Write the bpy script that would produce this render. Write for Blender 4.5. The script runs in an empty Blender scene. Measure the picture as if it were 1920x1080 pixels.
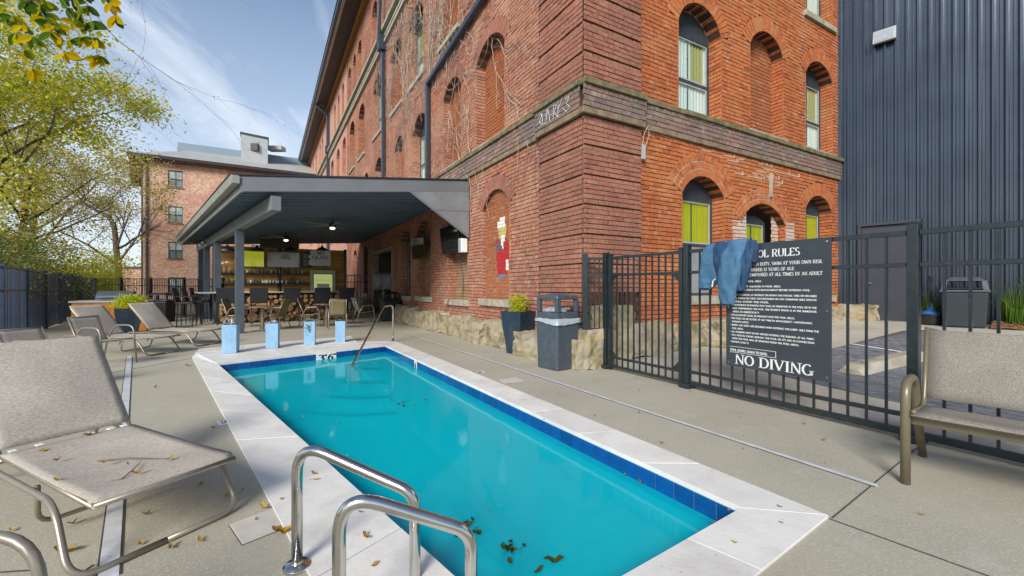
import bpy, bmesh, math, random
from mathutils import Vector, Matrix, noise
random.seed(7)
R = math.radians
sc = bpy.context.scene
col = sc.collection

# ------------------------------------------------------------------ camera, world, sun, exposure
F, CX, CY, EYE = 800.0, 960.0, 538.0, 1.3      # focal length in photo pixels, horizon row, eye height
cam_d = bpy.data.cameras.new('camera'); cam = bpy.data.objects.new('camera', cam_d); col.objects.link(cam)
cam.location = (0, 0, EYE); cam.rotation_euler = (R(90), 0, 0)
cam_d.sensor_width = 36; cam_d.lens = F/1920*36; cam_d.shift_y = -2/1920
cam_d.clip_start = .05; cam_d.clip_end = 3000
sc.camera = cam
SUN_EL, SUN_AZ = 31, 198          # degrees; azimuth clockwise from +Y
world = bpy.data.worlds.new('World'); sc.world = world; world.use_nodes = True
nt = world.node_tree; nt.nodes.clear()
def N(nt, t, **k):
    n = nt.nodes.new(t)
    for a, b in k.items(): setattr(n, a, b)
    return n
out = N(nt, 'ShaderNodeOutputWorld'); bg = N(nt, 'ShaderNodeBackground')
sky = N(nt, 'ShaderNodeTexSky', sky_type='NISHITA', sun_disc=False, sun_elevation=R(SUN_EL), sun_rotation=R(SUN_AZ), air_density=1.0, dust_density=.6, ozone_density=1.5)
geo = N(nt, 'ShaderNodeTexCoord'); mp = N(nt, 'ShaderNodeMapping')
sep = N(nt, 'ShaderNodeSeparateXYZ'); nt.links.new(geo.outputs['Generated'], sep.inputs[0])
# planar projection of the sky so that the cirrus streaks run overhead
zc = N(nt, 'ShaderNodeMath', operation='MAXIMUM'); nt.links.new(sep.outputs[2], zc.inputs[0]); zc.inputs[1].default_value = .0
za = N(nt, 'ShaderNodeMath', operation='ADD'); nt.links.new(zc.outputs[0], za.inputs[0]); za.inputs[1].default_value = .22
dv = []
for k in (0, 1):
    d = N(nt, 'ShaderNodeMath', operation='DIVIDE'); nt.links.new(sep.outputs[k], d.inputs[0]); nt.links.new(za.outputs[0], d.inputs[1]); dv.append(d)
cmb = N(nt, 'ShaderNodeCombineXYZ'); nt.links.new(dv[0].outputs[0], cmb.inputs[0]); nt.links.new(dv[1].outputs[0], cmb.inputs[1])
nt.links.new(cmb.outputs[0], mp.inputs[0]); mp.inputs['Rotation'].default_value = (0, 0, R(38)); mp.inputs['Scale'].default_value = (1.7, .55, 1)
n1 = N(nt, 'ShaderNodeTexNoise'); n1.inputs['Scale'].default_value = 1.35; n1.inputs['Detail'].default_value = 9; n1.inputs['Roughness'].default_value = .62; n1.inputs['Distortion'].default_value = .7
nt.links.new(mp.outputs[0], n1.inputs[0])
cr = N(nt, 'ShaderNodeValToRGB'); cr.color_ramp.elements[0].position = .47; cr.color_ramp.elements[0].color = (0, 0, 0, 1); cr.color_ramp.elements[1].position = .74; cr.color_ramp.elements[1].color = (.75, .75, .75, 1)
nt.links.new(n1.outputs[0], cr.inputs[0])
hz = N(nt, 'ShaderNodeMapRange'); hz.inputs[1].default_value = 0; hz.inputs[2].default_value = .6; hz.inputs[3].default_value = .75; hz.inputs[4].default_value = .0
nt.links.new(sep.outputs[2], hz.inputs[0])
mx = N(nt, 'ShaderNodeMath', operation='ADD', use_clamp=True); nt.links.new(cr.outputs[0], mx.inputs[0]); nt.links.new(hz.outputs[0], mx.inputs[1])
mixc = N(nt, 'ShaderNodeMixRGB'); nt.links.new(mx.outputs[0], mixc.inputs[0]); nt.links.new(sky.outputs[0], mixc.inputs[1]); mixc.inputs[2].default_value = (4.9, 5.4, 6.1, 1)
nt.links.new(mixc.outputs[0], bg.inputs[0]); bg.inputs[1].default_value = .08
nt.links.new(bg.outputs[0], out.inputs[0])
sd = bpy.data.lights.new('sun', 'SUN'); sun = bpy.data.objects.new('sun', sd); col.objects.link(sun)
sd.energy = 2.0; sd.angle = R(20); sd.color = (1, .95, .88)
az = R(SUN_AZ); el = R(SUN_EL)
sv = Vector((math.sin(az)*math.cos(el), math.cos(az)*math.cos(el), math.sin(el)))
sun.rotation_euler = sv.to_track_quat('Z', 'Y').to_euler()
sc.view_settings.view_transform = 'Standard'; sc.view_settings.look = 'None'
sc.view_settings.exposure = 1.1; sc.view_settings.gamma = 1; sc.view_settings.use_curve_mapping = False
sc.render.engine = 'CYCLES'

# ------------------------------------------------------------------ survey of the place
def G(x, y, z=0.0):                     # photo pixel -> point on the level z
    Y = F*(EYE-z)/(y-CY); return Vector(((x-CX)/F*Y, Y, z))
def at(x, y, Y):                        # photo pixel at a known distance
    return Vector(((x-CX)/F*Y, Y, EYE+(CY-y)/F*Y))
A = Vector((-460/922.82, 800/922.82, 0)); B = Vector((A.y, -A.x, 0)); UP = Vector((0, 0, 1))
LD = Vector((-.6638, .7479, 0)); LN = Vector((.7479, .6638, 0))      # direction of the left side of the yard
S = 1.081
C0 = Vector((1.1201, 6.5409, 0))*S
def P(u, v, z):                         # building frame
    q = C0 + A*(u*S) + B*(v*S); q.z = EYE+(z-EYE)*S; return q
def fA(s, z, d): return P(s, -d, z)     # long facade, d = outwards
def fB(s, z, d): return P(-d, s, z)     # short facade
FP = Vector((2.26, 5.50, 0))            # iron fence, second post
def PF(t, z, d=0): q = FP - A*t - B*d; q.z = z; return q   # t towards the camera, d towards the pool
def lotz(x, y):
    v = (x-C0.x)*B.x+(y-C0.y)*B.y
    return max(0, .052*(v-.45))+.004
def L(x, y):                            # pixel -> sloping car park
    z = .2
    for _ in range(30):
        q = G(x, y, z); z = .5*z+.5*lotz(q.x, q.y)
    return G(x, y, z)

# ------------------------------------------------------------------ helpers
class MB:
    def __init__(s): s.v = []; s.f = []; s.m = []
    def add(s, vs, fs, m=0):
        o = len(s.v); s.v += [tuple(v) for v in vs]; s.f += [tuple(i+o for i in f) for f in fs]; s.m += [m]*len(fs); return s
    def quad(s, a, b, c, d, m=0): return s.add([a, b, c, d], [(0, 1, 2, 3)], m)
    def hexa(s, p, m=0):                # 8 points: bottom 4 ccw, top 4
        return s.add(p, [(3, 2, 1, 0), (4, 5, 6, 7), (0, 1, 5, 4), (1, 2, 6, 5), (2, 3, 7, 6), (3, 0, 4, 7)], m)
    def box(s, c, sz, m=0, M=None):
        x, y, z = (k/2 for k in sz); c = Vector(c)
        p = [Vector(q) for q in ((-x, -y, -z), (x, -y, -z), (x, y, -z), (-x, y, -z), (-x, -y, z), (x, -y, z), (x, y, z), (-x, y, z))]
        if M: p = [M @ q for q in p]
        return s.hexa([q+c for q in p], m)
    def bar(s, a, b, w, h=None, m=0, up=UP):
        a = Vector(a); b = Vector(b); h = h or w; d = (b-a).normalized()
        x = d.cross(up)
        if x.length < 1e-4: x = d.cross(Vector((1, 0, 0)))
        x.normalize(); y = x.cross(d).normalized(); x *= w/2; y *= h/2
        return s.hexa([a-x-y, a+x-y, a+x+y, a-x+y, b-x-y, b+x-y, b+x+y, b-x+y], m)
    def tube(s, pts, r, n=8, m=0, cap=True, flat=1.0):
        pts = [Vector(p) for p in pts]; k = len(pts)
        rr = r if isinstance(r, (list, tuple)) else [r]*k
        T = [((pts[min(i+1, k-1)]-pts[max(i-1, 0)]).normalized()) for i in range(k)]
        u = T[0].cross(UP)
        if u.length < 1e-3: u = T[0].cross(Vector((1, 0, 0)))
        u.normalize(); o = len(s.v)
        for i in range(k):
            u = (u-T[i]*u.dot(T[i]))
            if u.length < 1e-6: u = T[i].orthogonal()
            u.normalize(); w = T[i].cross(u)
            for j in range(n):
                a = 2*math.pi*j/n
                s.v.append(tuple(pts[i]+(u*math.cos(a)*flat+w*math.sin(a))*rr[i]))
        for i in range(k-1):
            for j in range(n):
                s.f.append((o+i*n+j, o+i*n+(j+1) % n, o+(i+1)*n+(j+1) % n, o+(i+1)*n+j)); s.m.append(m)
        if cap:
            s.f.append(tuple(o+j for j in range(n))[::-1]); s.m.append(m)
            s.f.append(tuple(o+(k-1)*n+j for j in range(n))); s.m.append(m)
        return s
    def lathe(s, prof, c=(0, 0, 0), n=16, m=0):
        o = len(s.v); k = len(prof)
        for r, z in prof:
            for j in range(n):
                a = 2*math.pi*j/n; s.v.append((c[0]+r*math.cos(a), c[1]+r*math.sin(a), c[2]+z))
        for i in range(k-1):
            for j in range(n): s.f.append((o+i*n+j, o+i*n+(j+1) % n, o+(i+1)*n+(j+1) % n, o+(i+1)*n+j)); s.m.append(m)
        s.f.append(tuple(o+j for j in range(n))[::-1]); s.m.append(m)
        s.f.append(tuple(o+(k-1)*n+j for j in range(n))); s.m.append(m)
        return s
    def prism(s, poly, z0, z1, m=0):    # poly of 2D/3D points, vertical extrusion
        n = len(poly); a = [(p[0], p[1], z0) for p in poly]; b = [(p[0], p[1], z1) for p in poly]
        return s.add(a+b, [tuple(range(n))[::-1], tuple(range(n, 2*n))]+[(i, (i+1) % n, n+(i+1) % n, n+i) for i in range(n)], m)
    def slab(s, poly, d, m=0):          # planar 3D polygon, extruded by vector d
        n = len(poly); a = [Vector(p) for p in poly]; b = [p+d for p in a]
        return s.add(a+b, [tuple(range(n))[::-1], tuple(range(n, 2*n))]+[(i, (i+1) % n, n+(i+1) % n, n+i) for i in range(n)], m)
    def build(s, name, mats, parent=None, smooth=False, bevel=0, loc=None, kind=None, seg=2, recalc=True):
        me = bpy.data.meshes.new(name); me.from_pydata(s.v, [], s.f)
        if not isinstance(mats, (list, tuple)): mats = [mats]
        for m in mats: me.materials.append(m)
        if len(mats) > 1: me.polygons.foreach_set('material_index', s.m)
        if smooth: me.polygons.foreach_set('use_smooth', [True]*len(me.polygons))
        me.update()
        if recalc and len(s.f) < 60000:
            bm = bmesh.new(); bm.from_mesh(me); bmesh.ops.recalc_face_normals(bm, faces=bm.faces); bm.to_mesh(me); bm.free()
        ob = bpy.data.objects.new(name, me); col.objects.link(ob)
        if parent: ob.parent = parent
        if loc is not None: ob.location = loc
        if kind: ob['kind'] = kind
        if bevel:
            b = ob.modifiers.new('bevel', 'BEVEL'); b.width = bevel; b.segments = seg; b.limit_method = 'ANGLE'; b.angle_limit = R(40)
        return ob
def fillet(pts, r, n=5):
    pts = [Vector(p) for p in pts]; o = [pts[0]]
    for i in range(1, len(pts)-1):
        a, b, c = pts[i-1], pts[i], pts[i+1]; rr = r[i] if isinstance(r, (list, tuple)) else r
        d1 = (a-b); d2 = (c-b); k = min(rr, d1.length*.49, d2.length*.49)
        p = b+d1.normalized()*k; q = b+d2.normalized()*k
        for j in range(n+1):
            t = j/n; o.append(p*(1-t)**2+b*2*t*(1-t)+q*t*t)
    o.append(pts[-1]); return o
def tag(o, label=None, cat=None, group=None, kind=None):
    if label: o['label'] = label
    if cat: o['category'] = cat
    if group: o['group'] = group
    if kind: o['kind'] = kind
    return o
def thing(name, label, cat, loc=(0, 0, 0), rz=0, group=None):
    o = bpy.data.objects.new(name, None); col.objects.link(o); o.empty_display_size = .2
    o.location = loc; o.rotation_euler = (0, 0, rz); return tag(o, label, cat, group)
def inst(me, name, parent, loc, rot=(0, 0, 0), scale=(1, 1, 1)):
    o = bpy.data.objects.new(name, me); col.objects.link(o); o.parent = parent
    o.location = loc; o.rotation_euler = rot; o.scale = scale; return o
def copy_tree(o, parent=None):
    c = o.copy(); col.objects.link(c)
    if parent: c.parent = parent
    for ch in list(o.children): copy_tree(ch, c)
    return c
def struct(mb, name, mat, **k): return mb.build(name, mat, kind='structure', **k)

# ------------------------------------------------------------------ materials
def mat(name, c, rough=.6, metal=0, var=.0, vs=6, bump=0, bs=60, spec=.5, c2=None, stretch=(1, 1, 1), isl=0.0, coat=0, detail=4, coord='Object', f0=.35, f1=.65, stain=None, trans=0, emit=0):
    m = bpy.data.materials.new(name); m.use_nodes = True; t = m.node_tree; p = t.nodes['Principled BSDF']
    p.inputs['Roughness'].default_value = rough; p.inputs['Metallic'].default_value = metal
    p.inputs['Specular IOR Level'].default_value = spec; p.inputs['Coat Weight'].default_value = coat
    p.inputs['Base Color'].default_value = (*c, 1)
    cur = None
    tc = N(t, 'ShaderNodeTexCoord'); mpn = N(t, 'ShaderNodeMapping'); t.links.new(tc.outputs[coord], mpn.inputs[0]); mpn.inputs['Scale'].default_value = stretch
    if c2 is not None or var:
        if c2 is None: c2 = tuple(k*(1-var) for k in c)
        n = N(t, 'ShaderNodeTexNoise'); n.inputs['Scale'].default_value = vs; n.inputs['Detail'].default_value = detail; n.inputs['Roughness'].default_value = .6; t.links.new(mpn.outputs[0], n.inputs[0])
        r = N(t, 'ShaderNodeMapRange'); r.inputs[1].default_value = f0; r.inputs[2].default_value = f1; t.links.new(n.outputs[0], r.inputs[0])
        x = N(t, 'ShaderNodeMixRGB'); x.inputs[1].default_value = (*c2, 1); x.inputs[2].default_value = (*c, 1); t.links.new(r.outputs[0], x.inputs[0]); cur = x.outputs[0]
    if stain is not None:               # (colour, scale, lo, hi)
        n = N(t, 'ShaderNodeTexNoise'); n.inputs['Scale'].default_value = stain[1]; n.inputs['Detail'].default_value = 6; t.links.new(mpn.outputs[0], n.inputs[0])
        r = N(t, 'ShaderNodeMapRange'); r.inputs[1].default_value = stain[2]; r.inputs[2].default_value = stain[3]; t.links.new(n.outputs[0], r.inputs[0])
        x = N(t, 'ShaderNodeMixRGB'); x.inputs[2].default_value = (*stain[0], 1); t.links.new(r.outputs[0], x.inputs[0])
        if cur: t.links.new(cur, x.inputs[1])
        else: x.inputs[1].default_value = (*c, 1)
        cur = x.outputs[0]
    if isl:
        g = N(t, 'ShaderNodeNewGeometry'); oi = N(t, 'ShaderNodeObjectInfo'); ad = N(t, 'ShaderNodeMath', operation='ADD'); fr = N(t, 'ShaderNodeMath', operation='FRACT')
        t.links.new(g.outputs['Random Per Island'], ad.inputs[0]); t.links.new(oi.outputs['Random'], ad.inputs[1]); t.links.new(ad.outputs[0], fr.inputs[0])
        r = N(t, 'ShaderNodeMapRange'); r.inputs[3].default_value = 1-isl; r.inputs[4].default_value = 1+isl; t.links.new(fr.outputs[0], r.inputs[0])
        h = N(t, 'ShaderNodeHueSaturation'); t.links.new(r.outputs[0], h.inputs['Value'])
        if cur: t.links.new(cur, h.inputs['Color'])
        else: h.inputs['Color'].default_value = (*c, 1)
        cur = h.outputs[0]
    if cur: t.links.new(cur, p.inputs['Base Color'])
    if bump:
        n = N(t, 'ShaderNodeTexNoise'); n.inputs['Scale'].default_value = bs; n.inputs['Detail'].default_value = 4; t.links.new(mpn.outputs[0], n.inputs[0])
        b = N(t, 'ShaderNodeBump'); b.inputs['Strength'].default_value = bump; b.inputs['Distance'].default_value = .01; t.links.new(n.outputs[0], b.inputs['Height']); t.links.new(b.outputs[0], p.inputs['Normal'])
    if trans:
        p.inputs['Transmission Weight'].default_value = trans
    if emit:
        p.inputs['Emission Color'].default_value = (*c, 1); p.inputs['Emission Strength'].default_value = emit
    return m
def brickmat(name, ca, cb, cc, stain=None, coord_world=True):      # per-brick random tone between three clay colours, with large weathering
    m = bpy.data.materials.new(name); m.use_nodes = True; t = m.node_tree; p = t.nodes['Principled BSDF']; p.inputs['Roughness'].default_value = .85; p.inputs['Specular IOR Level'].default_value = .25
    g = N(t, 'ShaderNodeNewGeometry'); oi = N(t, 'ShaderNodeObjectInfo'); ad = N(t, 'ShaderNodeMath', operation='ADD'); fr = N(t, 'ShaderNodeMath', operation='FRACT')
    t.links.new(g.outputs['Random Per Island'], ad.inputs[0]); t.links.new(oi.outputs['Random'], ad.inputs[1]); t.links.new(ad.outputs[0], fr.inputs[0])
    r = N(t, 'ShaderNodeValToRGB'); e = r.color_ramp.elements; e[0].color = (*cb, 1); e[1].color = (*cc, 1); e[0].position = 0; e[1].position = 1
    for q, c_ in ((.07, tuple(k*.6 for k in ca)), (.12, ca), (.8, ca), (.9, cb)):
        x = e.new(q); x.color = (*c_, 1)
    t.links.new(fr.outputs[0], r.inputs[0])
    n = N(t, 'ShaderNodeTexNoise'); n.inputs['Scale'].default_value = .55; n.inputs['Detail'].default_value = 8; n.inputs['Roughness'].default_value = .65; t.links.new(g.outputs['Position'], n.inputs[0])
    mr = N(t, 'ShaderNodeMapRange'); mr.inputs[1].default_value = .35; mr.inputs[2].default_value = .68; mr.inputs[3].default_value = .0; mr.inputs[4].default_value = .8; t.links.new(n.outputs[0], mr.inputs[0])
    x = N(t, 'ShaderNodeMixRGB'); x.inputs[2].default_value = (*(stain or (.15, .08, .06)), 1); t.links.new(mr.outputs[0], x.inputs[0]); t.links.new(r.outputs[0], x.inputs[1])
    n2 = N(t, 'ShaderNodeTexNoise'); n2.inputs['Scale'].default_value = 22; n2.inputs['Detail'].default_value = 5; t.links.new(g.outputs['Position'], n2.inputs[0])
    mr2 = N(t, 'ShaderNodeMapRange'); mr2.inputs[1].default_value = .3; mr2.inputs[2].default_value = .7; mr2.inputs[3].default_value = .72; mr2.inputs[4].default_value = 1.2; t.links.new(n2.outputs[0], mr2.inputs[0])
    h = N(t, 'ShaderNodeHueSaturation'); t.links.new(mr2.outputs[0], h.inputs['Value']); t.links.new(x.outputs[0], h.inputs['Color']); t.links.new(h.outputs[0], p.inputs['Base Color'])
    n3 = N(t, 'ShaderNodeTexNoise'); n3.inputs['Scale'].default_value = 90; t.links.new(g.outputs['Position'], n3.inputs[0])
    b = N(t, 'ShaderNodeBump'); b.inputs['Strength'].default_value = .5; b.inputs['Distance'].default_value = .006; t.links.new(n3.outputs[0], b.inputs['Height']); t.links.new(b.outputs[0], p.inputs['Normal'])
    return m
def fartex(name, c1, c2, cm, ax, scale=4.5, noise_c=None):          # brick pattern for walls too far away to tell the bricks apart; ax = horizontal direction
    m = bpy.data.materials.new(name); m.use_nodes = True; t = m.node_tree; p = t.nodes['Principled BSDF']; p.inputs['Roughness'].default_value = .9
    g = N(t, 'ShaderNodeNewGeometry'); d = N(t, 'ShaderNodeVectorMath', operation='DOT_PRODUCT'); d.inputs[1].default_value = ax; t.links.new(g.outputs['Position'], d.inputs[0])
    s = N(t, 'ShaderNodeSeparateXYZ'); t.links.new(g.outputs['Position'], s.inputs[0]); c = N(t, 'ShaderNodeCombineXYZ'); t.links.new(d.outputs['Value'], c.inputs[0]); t.links.new(s.outputs[2], c.inputs[1])
    b = N(t, 'ShaderNodeTexBrick'); t.links.new(c.outputs[0], b.inputs[0]); b.inputs['Color1'].default_value = (*c1, 1); b.inputs['Color2'].default_value = (*c2, 1); b.inputs['Mortar'].default_value = (*cm, 1)
    b.inputs['Scale'].default_value = 1; b.inputs['Brick Width'].default_value = .24; b.inputs['Row Height'].default_value = .081; b.inputs['Mortar Size'].default_value = .008; b.inputs['Bias'].default_value = -.1
    n = N(t, 'ShaderNodeTexNoise'); n.inputs['Scale'].default_value = .5; n.inputs['Detail'].default_value = 7; t.links.new(g.outputs['Position'], n.inputs[0])
    mr = N(t, 'ShaderNodeMapRange'); mr.inputs[1].default_value = .4; mr.inputs[2].default_value = .65; mr.inputs[4].default_value = .75; t.links.new(n.outputs[0], mr.inputs[0])
    x = N(t, 'ShaderNodeMixRGB'); t.links.new(mr.outputs[0], x.inputs[0]); t.links.new(b.outputs[0], x.inputs[1]); x.inputs[2].default_value = (*(noise_c or tuple(k*.6 for k in c1)), 1)
    n2 = N(t, 'ShaderNodeTexNoise'); n2.inputs['Scale'].default_value = 6; n2.inputs['Detail'].default_value = 6; t.links.new(g.outputs['Position'], n2.inputs[0])
    mr2 = N(t, 'ShaderNodeMapRange'); mr2.inputs[1].default_value = .35; mr2.inputs[2].default_value = .65; mr2.inputs[3].default_value = .75; mr2.inputs[4].default_value = 1.25; t.links.new(n2.outputs[0], mr2.inputs[0])
    h = N(t, 'ShaderNodeHueSaturation'); t.links.new(mr2.outputs[0], h.inputs['Value']); t.links.new(x.outputs[0], h.inputs['Color'])
    t.links.new(h.outputs[0], p.inputs['Base Color']); return m
def leafmat(name, cols, tr=.45):
    m = bpy.data.materials.new(name); m.use_nodes = True; t = m.node_tree; t.nodes.clear()
    o = N(t, 'ShaderNodeOutputMaterial'); g = N(t, 'ShaderNodeNewGeometry'); r = N(t, 'ShaderNodeValToRGB'); e = r.color_ramp.elements
    e[0].color = (*cols[0], 1); e[1].color = (*cols[-1], 1)
    for i, c_ in enumerate(cols[1:-1]): x = e.new((i+1)/(len(cols)-1)); x.color = (*c_, 1)
    n = N(t, 'ShaderNodeTexNoise'); n.inputs['Scale'].default_value = .8; t.links.new(g.outputs['Position'], n.inputs[0])
    a = N(t, 'ShaderNodeMath', operation='MULTIPLY_ADD'); t.links.new(n.outputs[0], a.inputs[0]); a.inputs[1].default_value = 1.2; a.inputs[2].default_value = -.6
    a2 = N(t, 'ShaderNodeMath', operation='ADD', use_clamp=True); t.links.new(a.outputs[0], a2.inputs[0]); t.links.new(g.outputs['Random Per Island'], a2.inputs[1])
    t.links.new(a2.outputs[0], r.inputs[0])
    d = N(t, 'ShaderNodeBsdfDiffuse'); tl = N(t, 'ShaderNodeBsdfTranslucent'); mx_ = N(t, 'ShaderNodeMixShader'); mx_.inputs[0].default_value = tr
    t.links.new(r.outputs[0], d.inputs[0]); t.links.new(r.outputs[0], tl.inputs[0]); t.links.new(d.outputs[0], mx_.inputs[1]); t.links.new(tl.outputs[0], mx_.inputs[2]); t.links.new(mx_.outputs[0], o.inputs[0])
    return m
def mesh_fabric(name, c, c2, alpha=.12, sc_=260):                  # woven sling: open weave lets some light through
    m = bpy.data.materials.new(name); m.use_nodes = True; t = m.node_tree; p = t.nodes['Principled BSDF']; p.inputs['Roughness'].default_value = .8; p.inputs['Specular IOR Level'].default_value = .2
    tc = N(t, 'ShaderNodeTexCoord'); mpn = N(t, 'ShaderNodeMapping'); mpn.inputs['Scale'].default_value = (1, .22, 1); t.links.new(tc.outputs['Object'], mpn.inputs[0])
    n = N(t, 'ShaderNodeTexNoise'); n.inputs['Scale'].default_value = sc_; n.inputs['Detail'].default_value = 2; t.links.new(mpn.outputs[0], n.inputs[0])
    r = N(t, 'ShaderNodeMapRange'); r.inputs[1].default_value = .36; r.inputs[2].default_value = .64; t.links.new(n.outputs[0], r.inputs[0])
    x = N(t, 'ShaderNodeMixRGB'); x.inputs[1].default_value = (*c2, 1); x.inputs[2].default_value = (*c, 1); t.links.new(r.outputs[0], x.inputs[0])
    n2 = N(t, 'ShaderNodeTexNoise'); n2.inputs['Scale'].default_value = 3; n2.inputs['Detail'].default_value = 5; t.links.new(tc.outputs['Object'], n2.inputs[0])
    r2 = N(t, 'ShaderNodeMapRange'); r2.inputs[1].default_value = .3; r2.inputs[2].default_value = .7; r2.inputs[3].default_value = .86; r2.inputs[4].default_value = 1.08; t.links.new(n2.outputs[0], r2.inputs[0])
    h = N(t, 'ShaderNodeHueSaturation'); t.links.new(r2.outputs[0], h.inputs['Value']); t.links.new(x.outputs[0], h.inputs['Color']); t.links.new(h.outputs[0], p.inputs['Base Color'])
    b = N(t, 'ShaderNodeBump'); b.inputs['Strength'].default_value = .4; b.inputs['Distance'].default_value = .002; t.links.new(n.outputs[0], b.inputs['Height']); t.links.new(b.outputs[0], p.inputs['Normal'])
    p.inputs['Alpha'].default_value = 1-alpha
    return m

M = {}
M['brickB'] = brickmat('orange_brick', (.50, .155, .052), (.38, .10, .04), (.56, .23, .10), stain=(.36, .11, .045))
M['brickA'] = brickmat('weathered_brick', (.46, .175, .095), (.34, .115, .07), (.58, .30, .20), stain=(.27, .12, .085))
M['quoin'] = brickmat('quoin_brick', (.38, .155, .10), (.32, .125, .085), (.44, .20, .14), stain=(.23, .115, .085))
M['band'] = brickmat('dark_band_brick', (.27, .175, .14), (.36, .17, .12), (.40, .28, .22), stain=(.16, .14, .13))
M['infill'] = brickmat('infill_brick', (.38, .12, .045), (.30, .11, .055), (.46, .22, .12), stain=(.33, .13, .06))
M['paleinfill'] = brickmat('pale_infill_brick', (.30, .17, .10), (.42, .32, .22), (.22, .10, .06), stain=(.36, .24, .14))
M['whitebrick'] = brickmat('lime_washed_brick', (.62, .52, .44), (.45, .22, .15), (.70, .64, .56), stain=(.5, .35, .26))
M['ledge'] = mat('brown_stone_ledge', (.28, .21, .14), .95, c2=(.16, .11, .07), vs=6, bump=.4, bs=30)
M['mortar'] = mat('dark_mortar', (.12, .07, .05), .95, var=.4, vs=3)
M['mortarB'] = mat('orange_mortar', (.075, .03, .018), .95, var=.4, vs=3)
M['mortarW'] = mat('white_mortar', (.62, .55, .46), .95, var=.3, vs=9)
M['farA'] = fartex('distant_facade_brick', (.46, .21, .15), (.55, .28, .21), (.55, .40, .32), A, noise_c=(.50, .28, .22))
M['farB'] = fartex('far_building_brick', (.42, .2, .13), (.52, .3, .2), (.5, .38, .28), (1, 0, 0), noise_c=(.40, .17, .11))
M['stone'] = mat('sill_stone', (.44, .40, .31), .9, var=.35, vs=5, bump=.3, bs=40)
M['moss'] = mat('mossy_ledge', (.22, .17, .10), .95, c2=(.10, .10, .04), vs=7, bump=.4, bs=30)
M['lime'] = mat('limestone_block', (.38, .30, .17), .95, c2=(.36, .33, .26), vs=4, bump=1.0, bs=11, stain=((.20, .17, .08), 3.2, .5, .68), detail=8)
M['rust'] = mat('rusty_stone', (.34, .15, .03), .95, var=.5, vs=12)
M['deck'] = mat('concrete_deck', (.44, .41, .32), .88, c2=(.35, .325, .25), vs=1.1, bump=.35, bs=160, stain=((.52, .48, .38), 60, .52, .70), f0=.3, f1=.7, detail=9)
M['walk'] = mat('concrete_walk', (.50, .47, .40), .9, c2=(.40, .37, .31), vs=1.3, bump=.3, bs=140, detail=9)
M['coping'] = mat('white_stone_coping', (.74, .72, .67), .6, c2=(.62, .60, .56), vs=3.5, bump=.15, bs=50, f0=.25, f1=.55, detail=8, isl=.05)
M['tile'] = mat('cobalt_tile', (.004, .075, .30), .12, c2=(.003, .05, .2), vs=9, coat=.5, isl=.18)
M['grout'] = mat('pale_grout', (.32, .50, .60), .8)
M['plaster'] = mat('teal_pool_plaster', (.30, .78, .82), .8, c2=(.22, .68, .74), vs=2)
M['nosing'] = mat('step_nosing', (.01, .10, .13), .7)
M['joint'] = mat('deck_joint', (.06, .055, .05), .95)
M['ptfe'] = mat('white_drain_plastic', (.62, .64, .66), .5, var=.25, vs=7)
M['lid'] = mat('cream_skimmer_lid', (.60, .57, .49), .55, var=.15, vs=8)
M['steel'] = mat('stainless_steel', (.62, .60, .56), .16, 1, var=.12, vs=12)
M['bronze'] = mat('taupe_painted_tube', (.31, .27, .21), .32, .55, var=.12, vs=9)
M['champ'] = mat('champagne_tube', (.34, .30, .24), .34, .5, var=.12, vs=9)
M['champ2'] = mat('olive_taupe_arm', (.20, .17, .105), .35, .25, var=.15, vs=9)
M['sling'] = mesh_fabric('grey_sling', (.56, .505, .42), (.36, .325, .27), .05)
M['slingo'] = mesh_fabric('open_weave_sling', (.38, .345, .29), (.17, .155, .13), .2, 300)
M['slingt'] = mesh_fabric('tan_sling', (.34, .29, .17), (.20, .17, .10), .04)
M['lampd'] = mat('glowing_lamp_diffuser', (1, .88, .66), .5, emit=60)
M['black'] = mat('black_plastic', (.018, .02, .024), .42, var=.3, vs=10)
M['wicker'] = mat('black_wicker', (.022, .024, .03), .6, var=.5, vs=120, bump=.6, bs=150)
M['fence'] = mat('dark_green_black_iron', (.020, .030, .034), .3, .1, var=.35, vs=18, coat=.3)
M['fenceb'] = mat('black_slat_metal', (.022, .045, .085), .5, .0, var=.4, vs=5, coat=.3, isl=.7)  # strong tone change per slat stands in for edges catching light
M['fencer'] = mat('grey_fence_rail', (.16, .16, .15), .5, .2, var=.3, vs=5)
M['siding'] = mat('blue_grey_siding', (.066, .085, .112), .24, .6, c2=(.046, .058, .078), vs=.7, spec=.6, coat=.15)
M['doorm'] = mat('charcoal_door', (.040, .043, .055), .45, .1, var=.15, vs=2)
M['fascia'] = mat('grey_painted_fascia', (.165, .175, .19), .5, .1, var=.16, vs=1.6)
M['beam'] = mat('grey_painted_steel', (.22, .235, .245), .5, .1, var=.18, vs=3)
M['post'] = mat('slate_post_paint', (.09, .115, .14), .5, .1, var=.25, vs=5)
M['gutter'] = mat('grey_gutter', (.37, .38, .35), .45, .2, var=.2, vs=3)
M['ceil'] = mat('navy_corrugated_ceiling', (.10, .155, .22), .62, .0, var=.25, vs=1.5)
M['pipe'] = mat('blue_grey_downspout', (.055, .075, .105), .35, .3, var=.25, vs=5)
M['eave'] = mat('dark_eave', (.05, .04, .045), .6, var=.3, vs=3)
M['canb'] = mat('slate_bin_plastic', (.062, .082, .105), .42, var=.2, vs=12, bump=.15, bs=200)
M['canr'] = mat('dark_green_grey_plastic', (.028, .04, .045), .4, var=.2, vs=12)
M['bag'] = mat('clear_bin_liner', (.36, .41, .45), .3, var=.2, vs=20)
M['navy'] = mat('navy_planter', (.018, .036, .062), .38, var=.25, vs=9)
M['pale'] = mat('pale_blue_planter', (.26, .46, .66), .55, var=.14, vs=14)
M['soil'] = mat('soil', (.05, .035, .02), .95)
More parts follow.
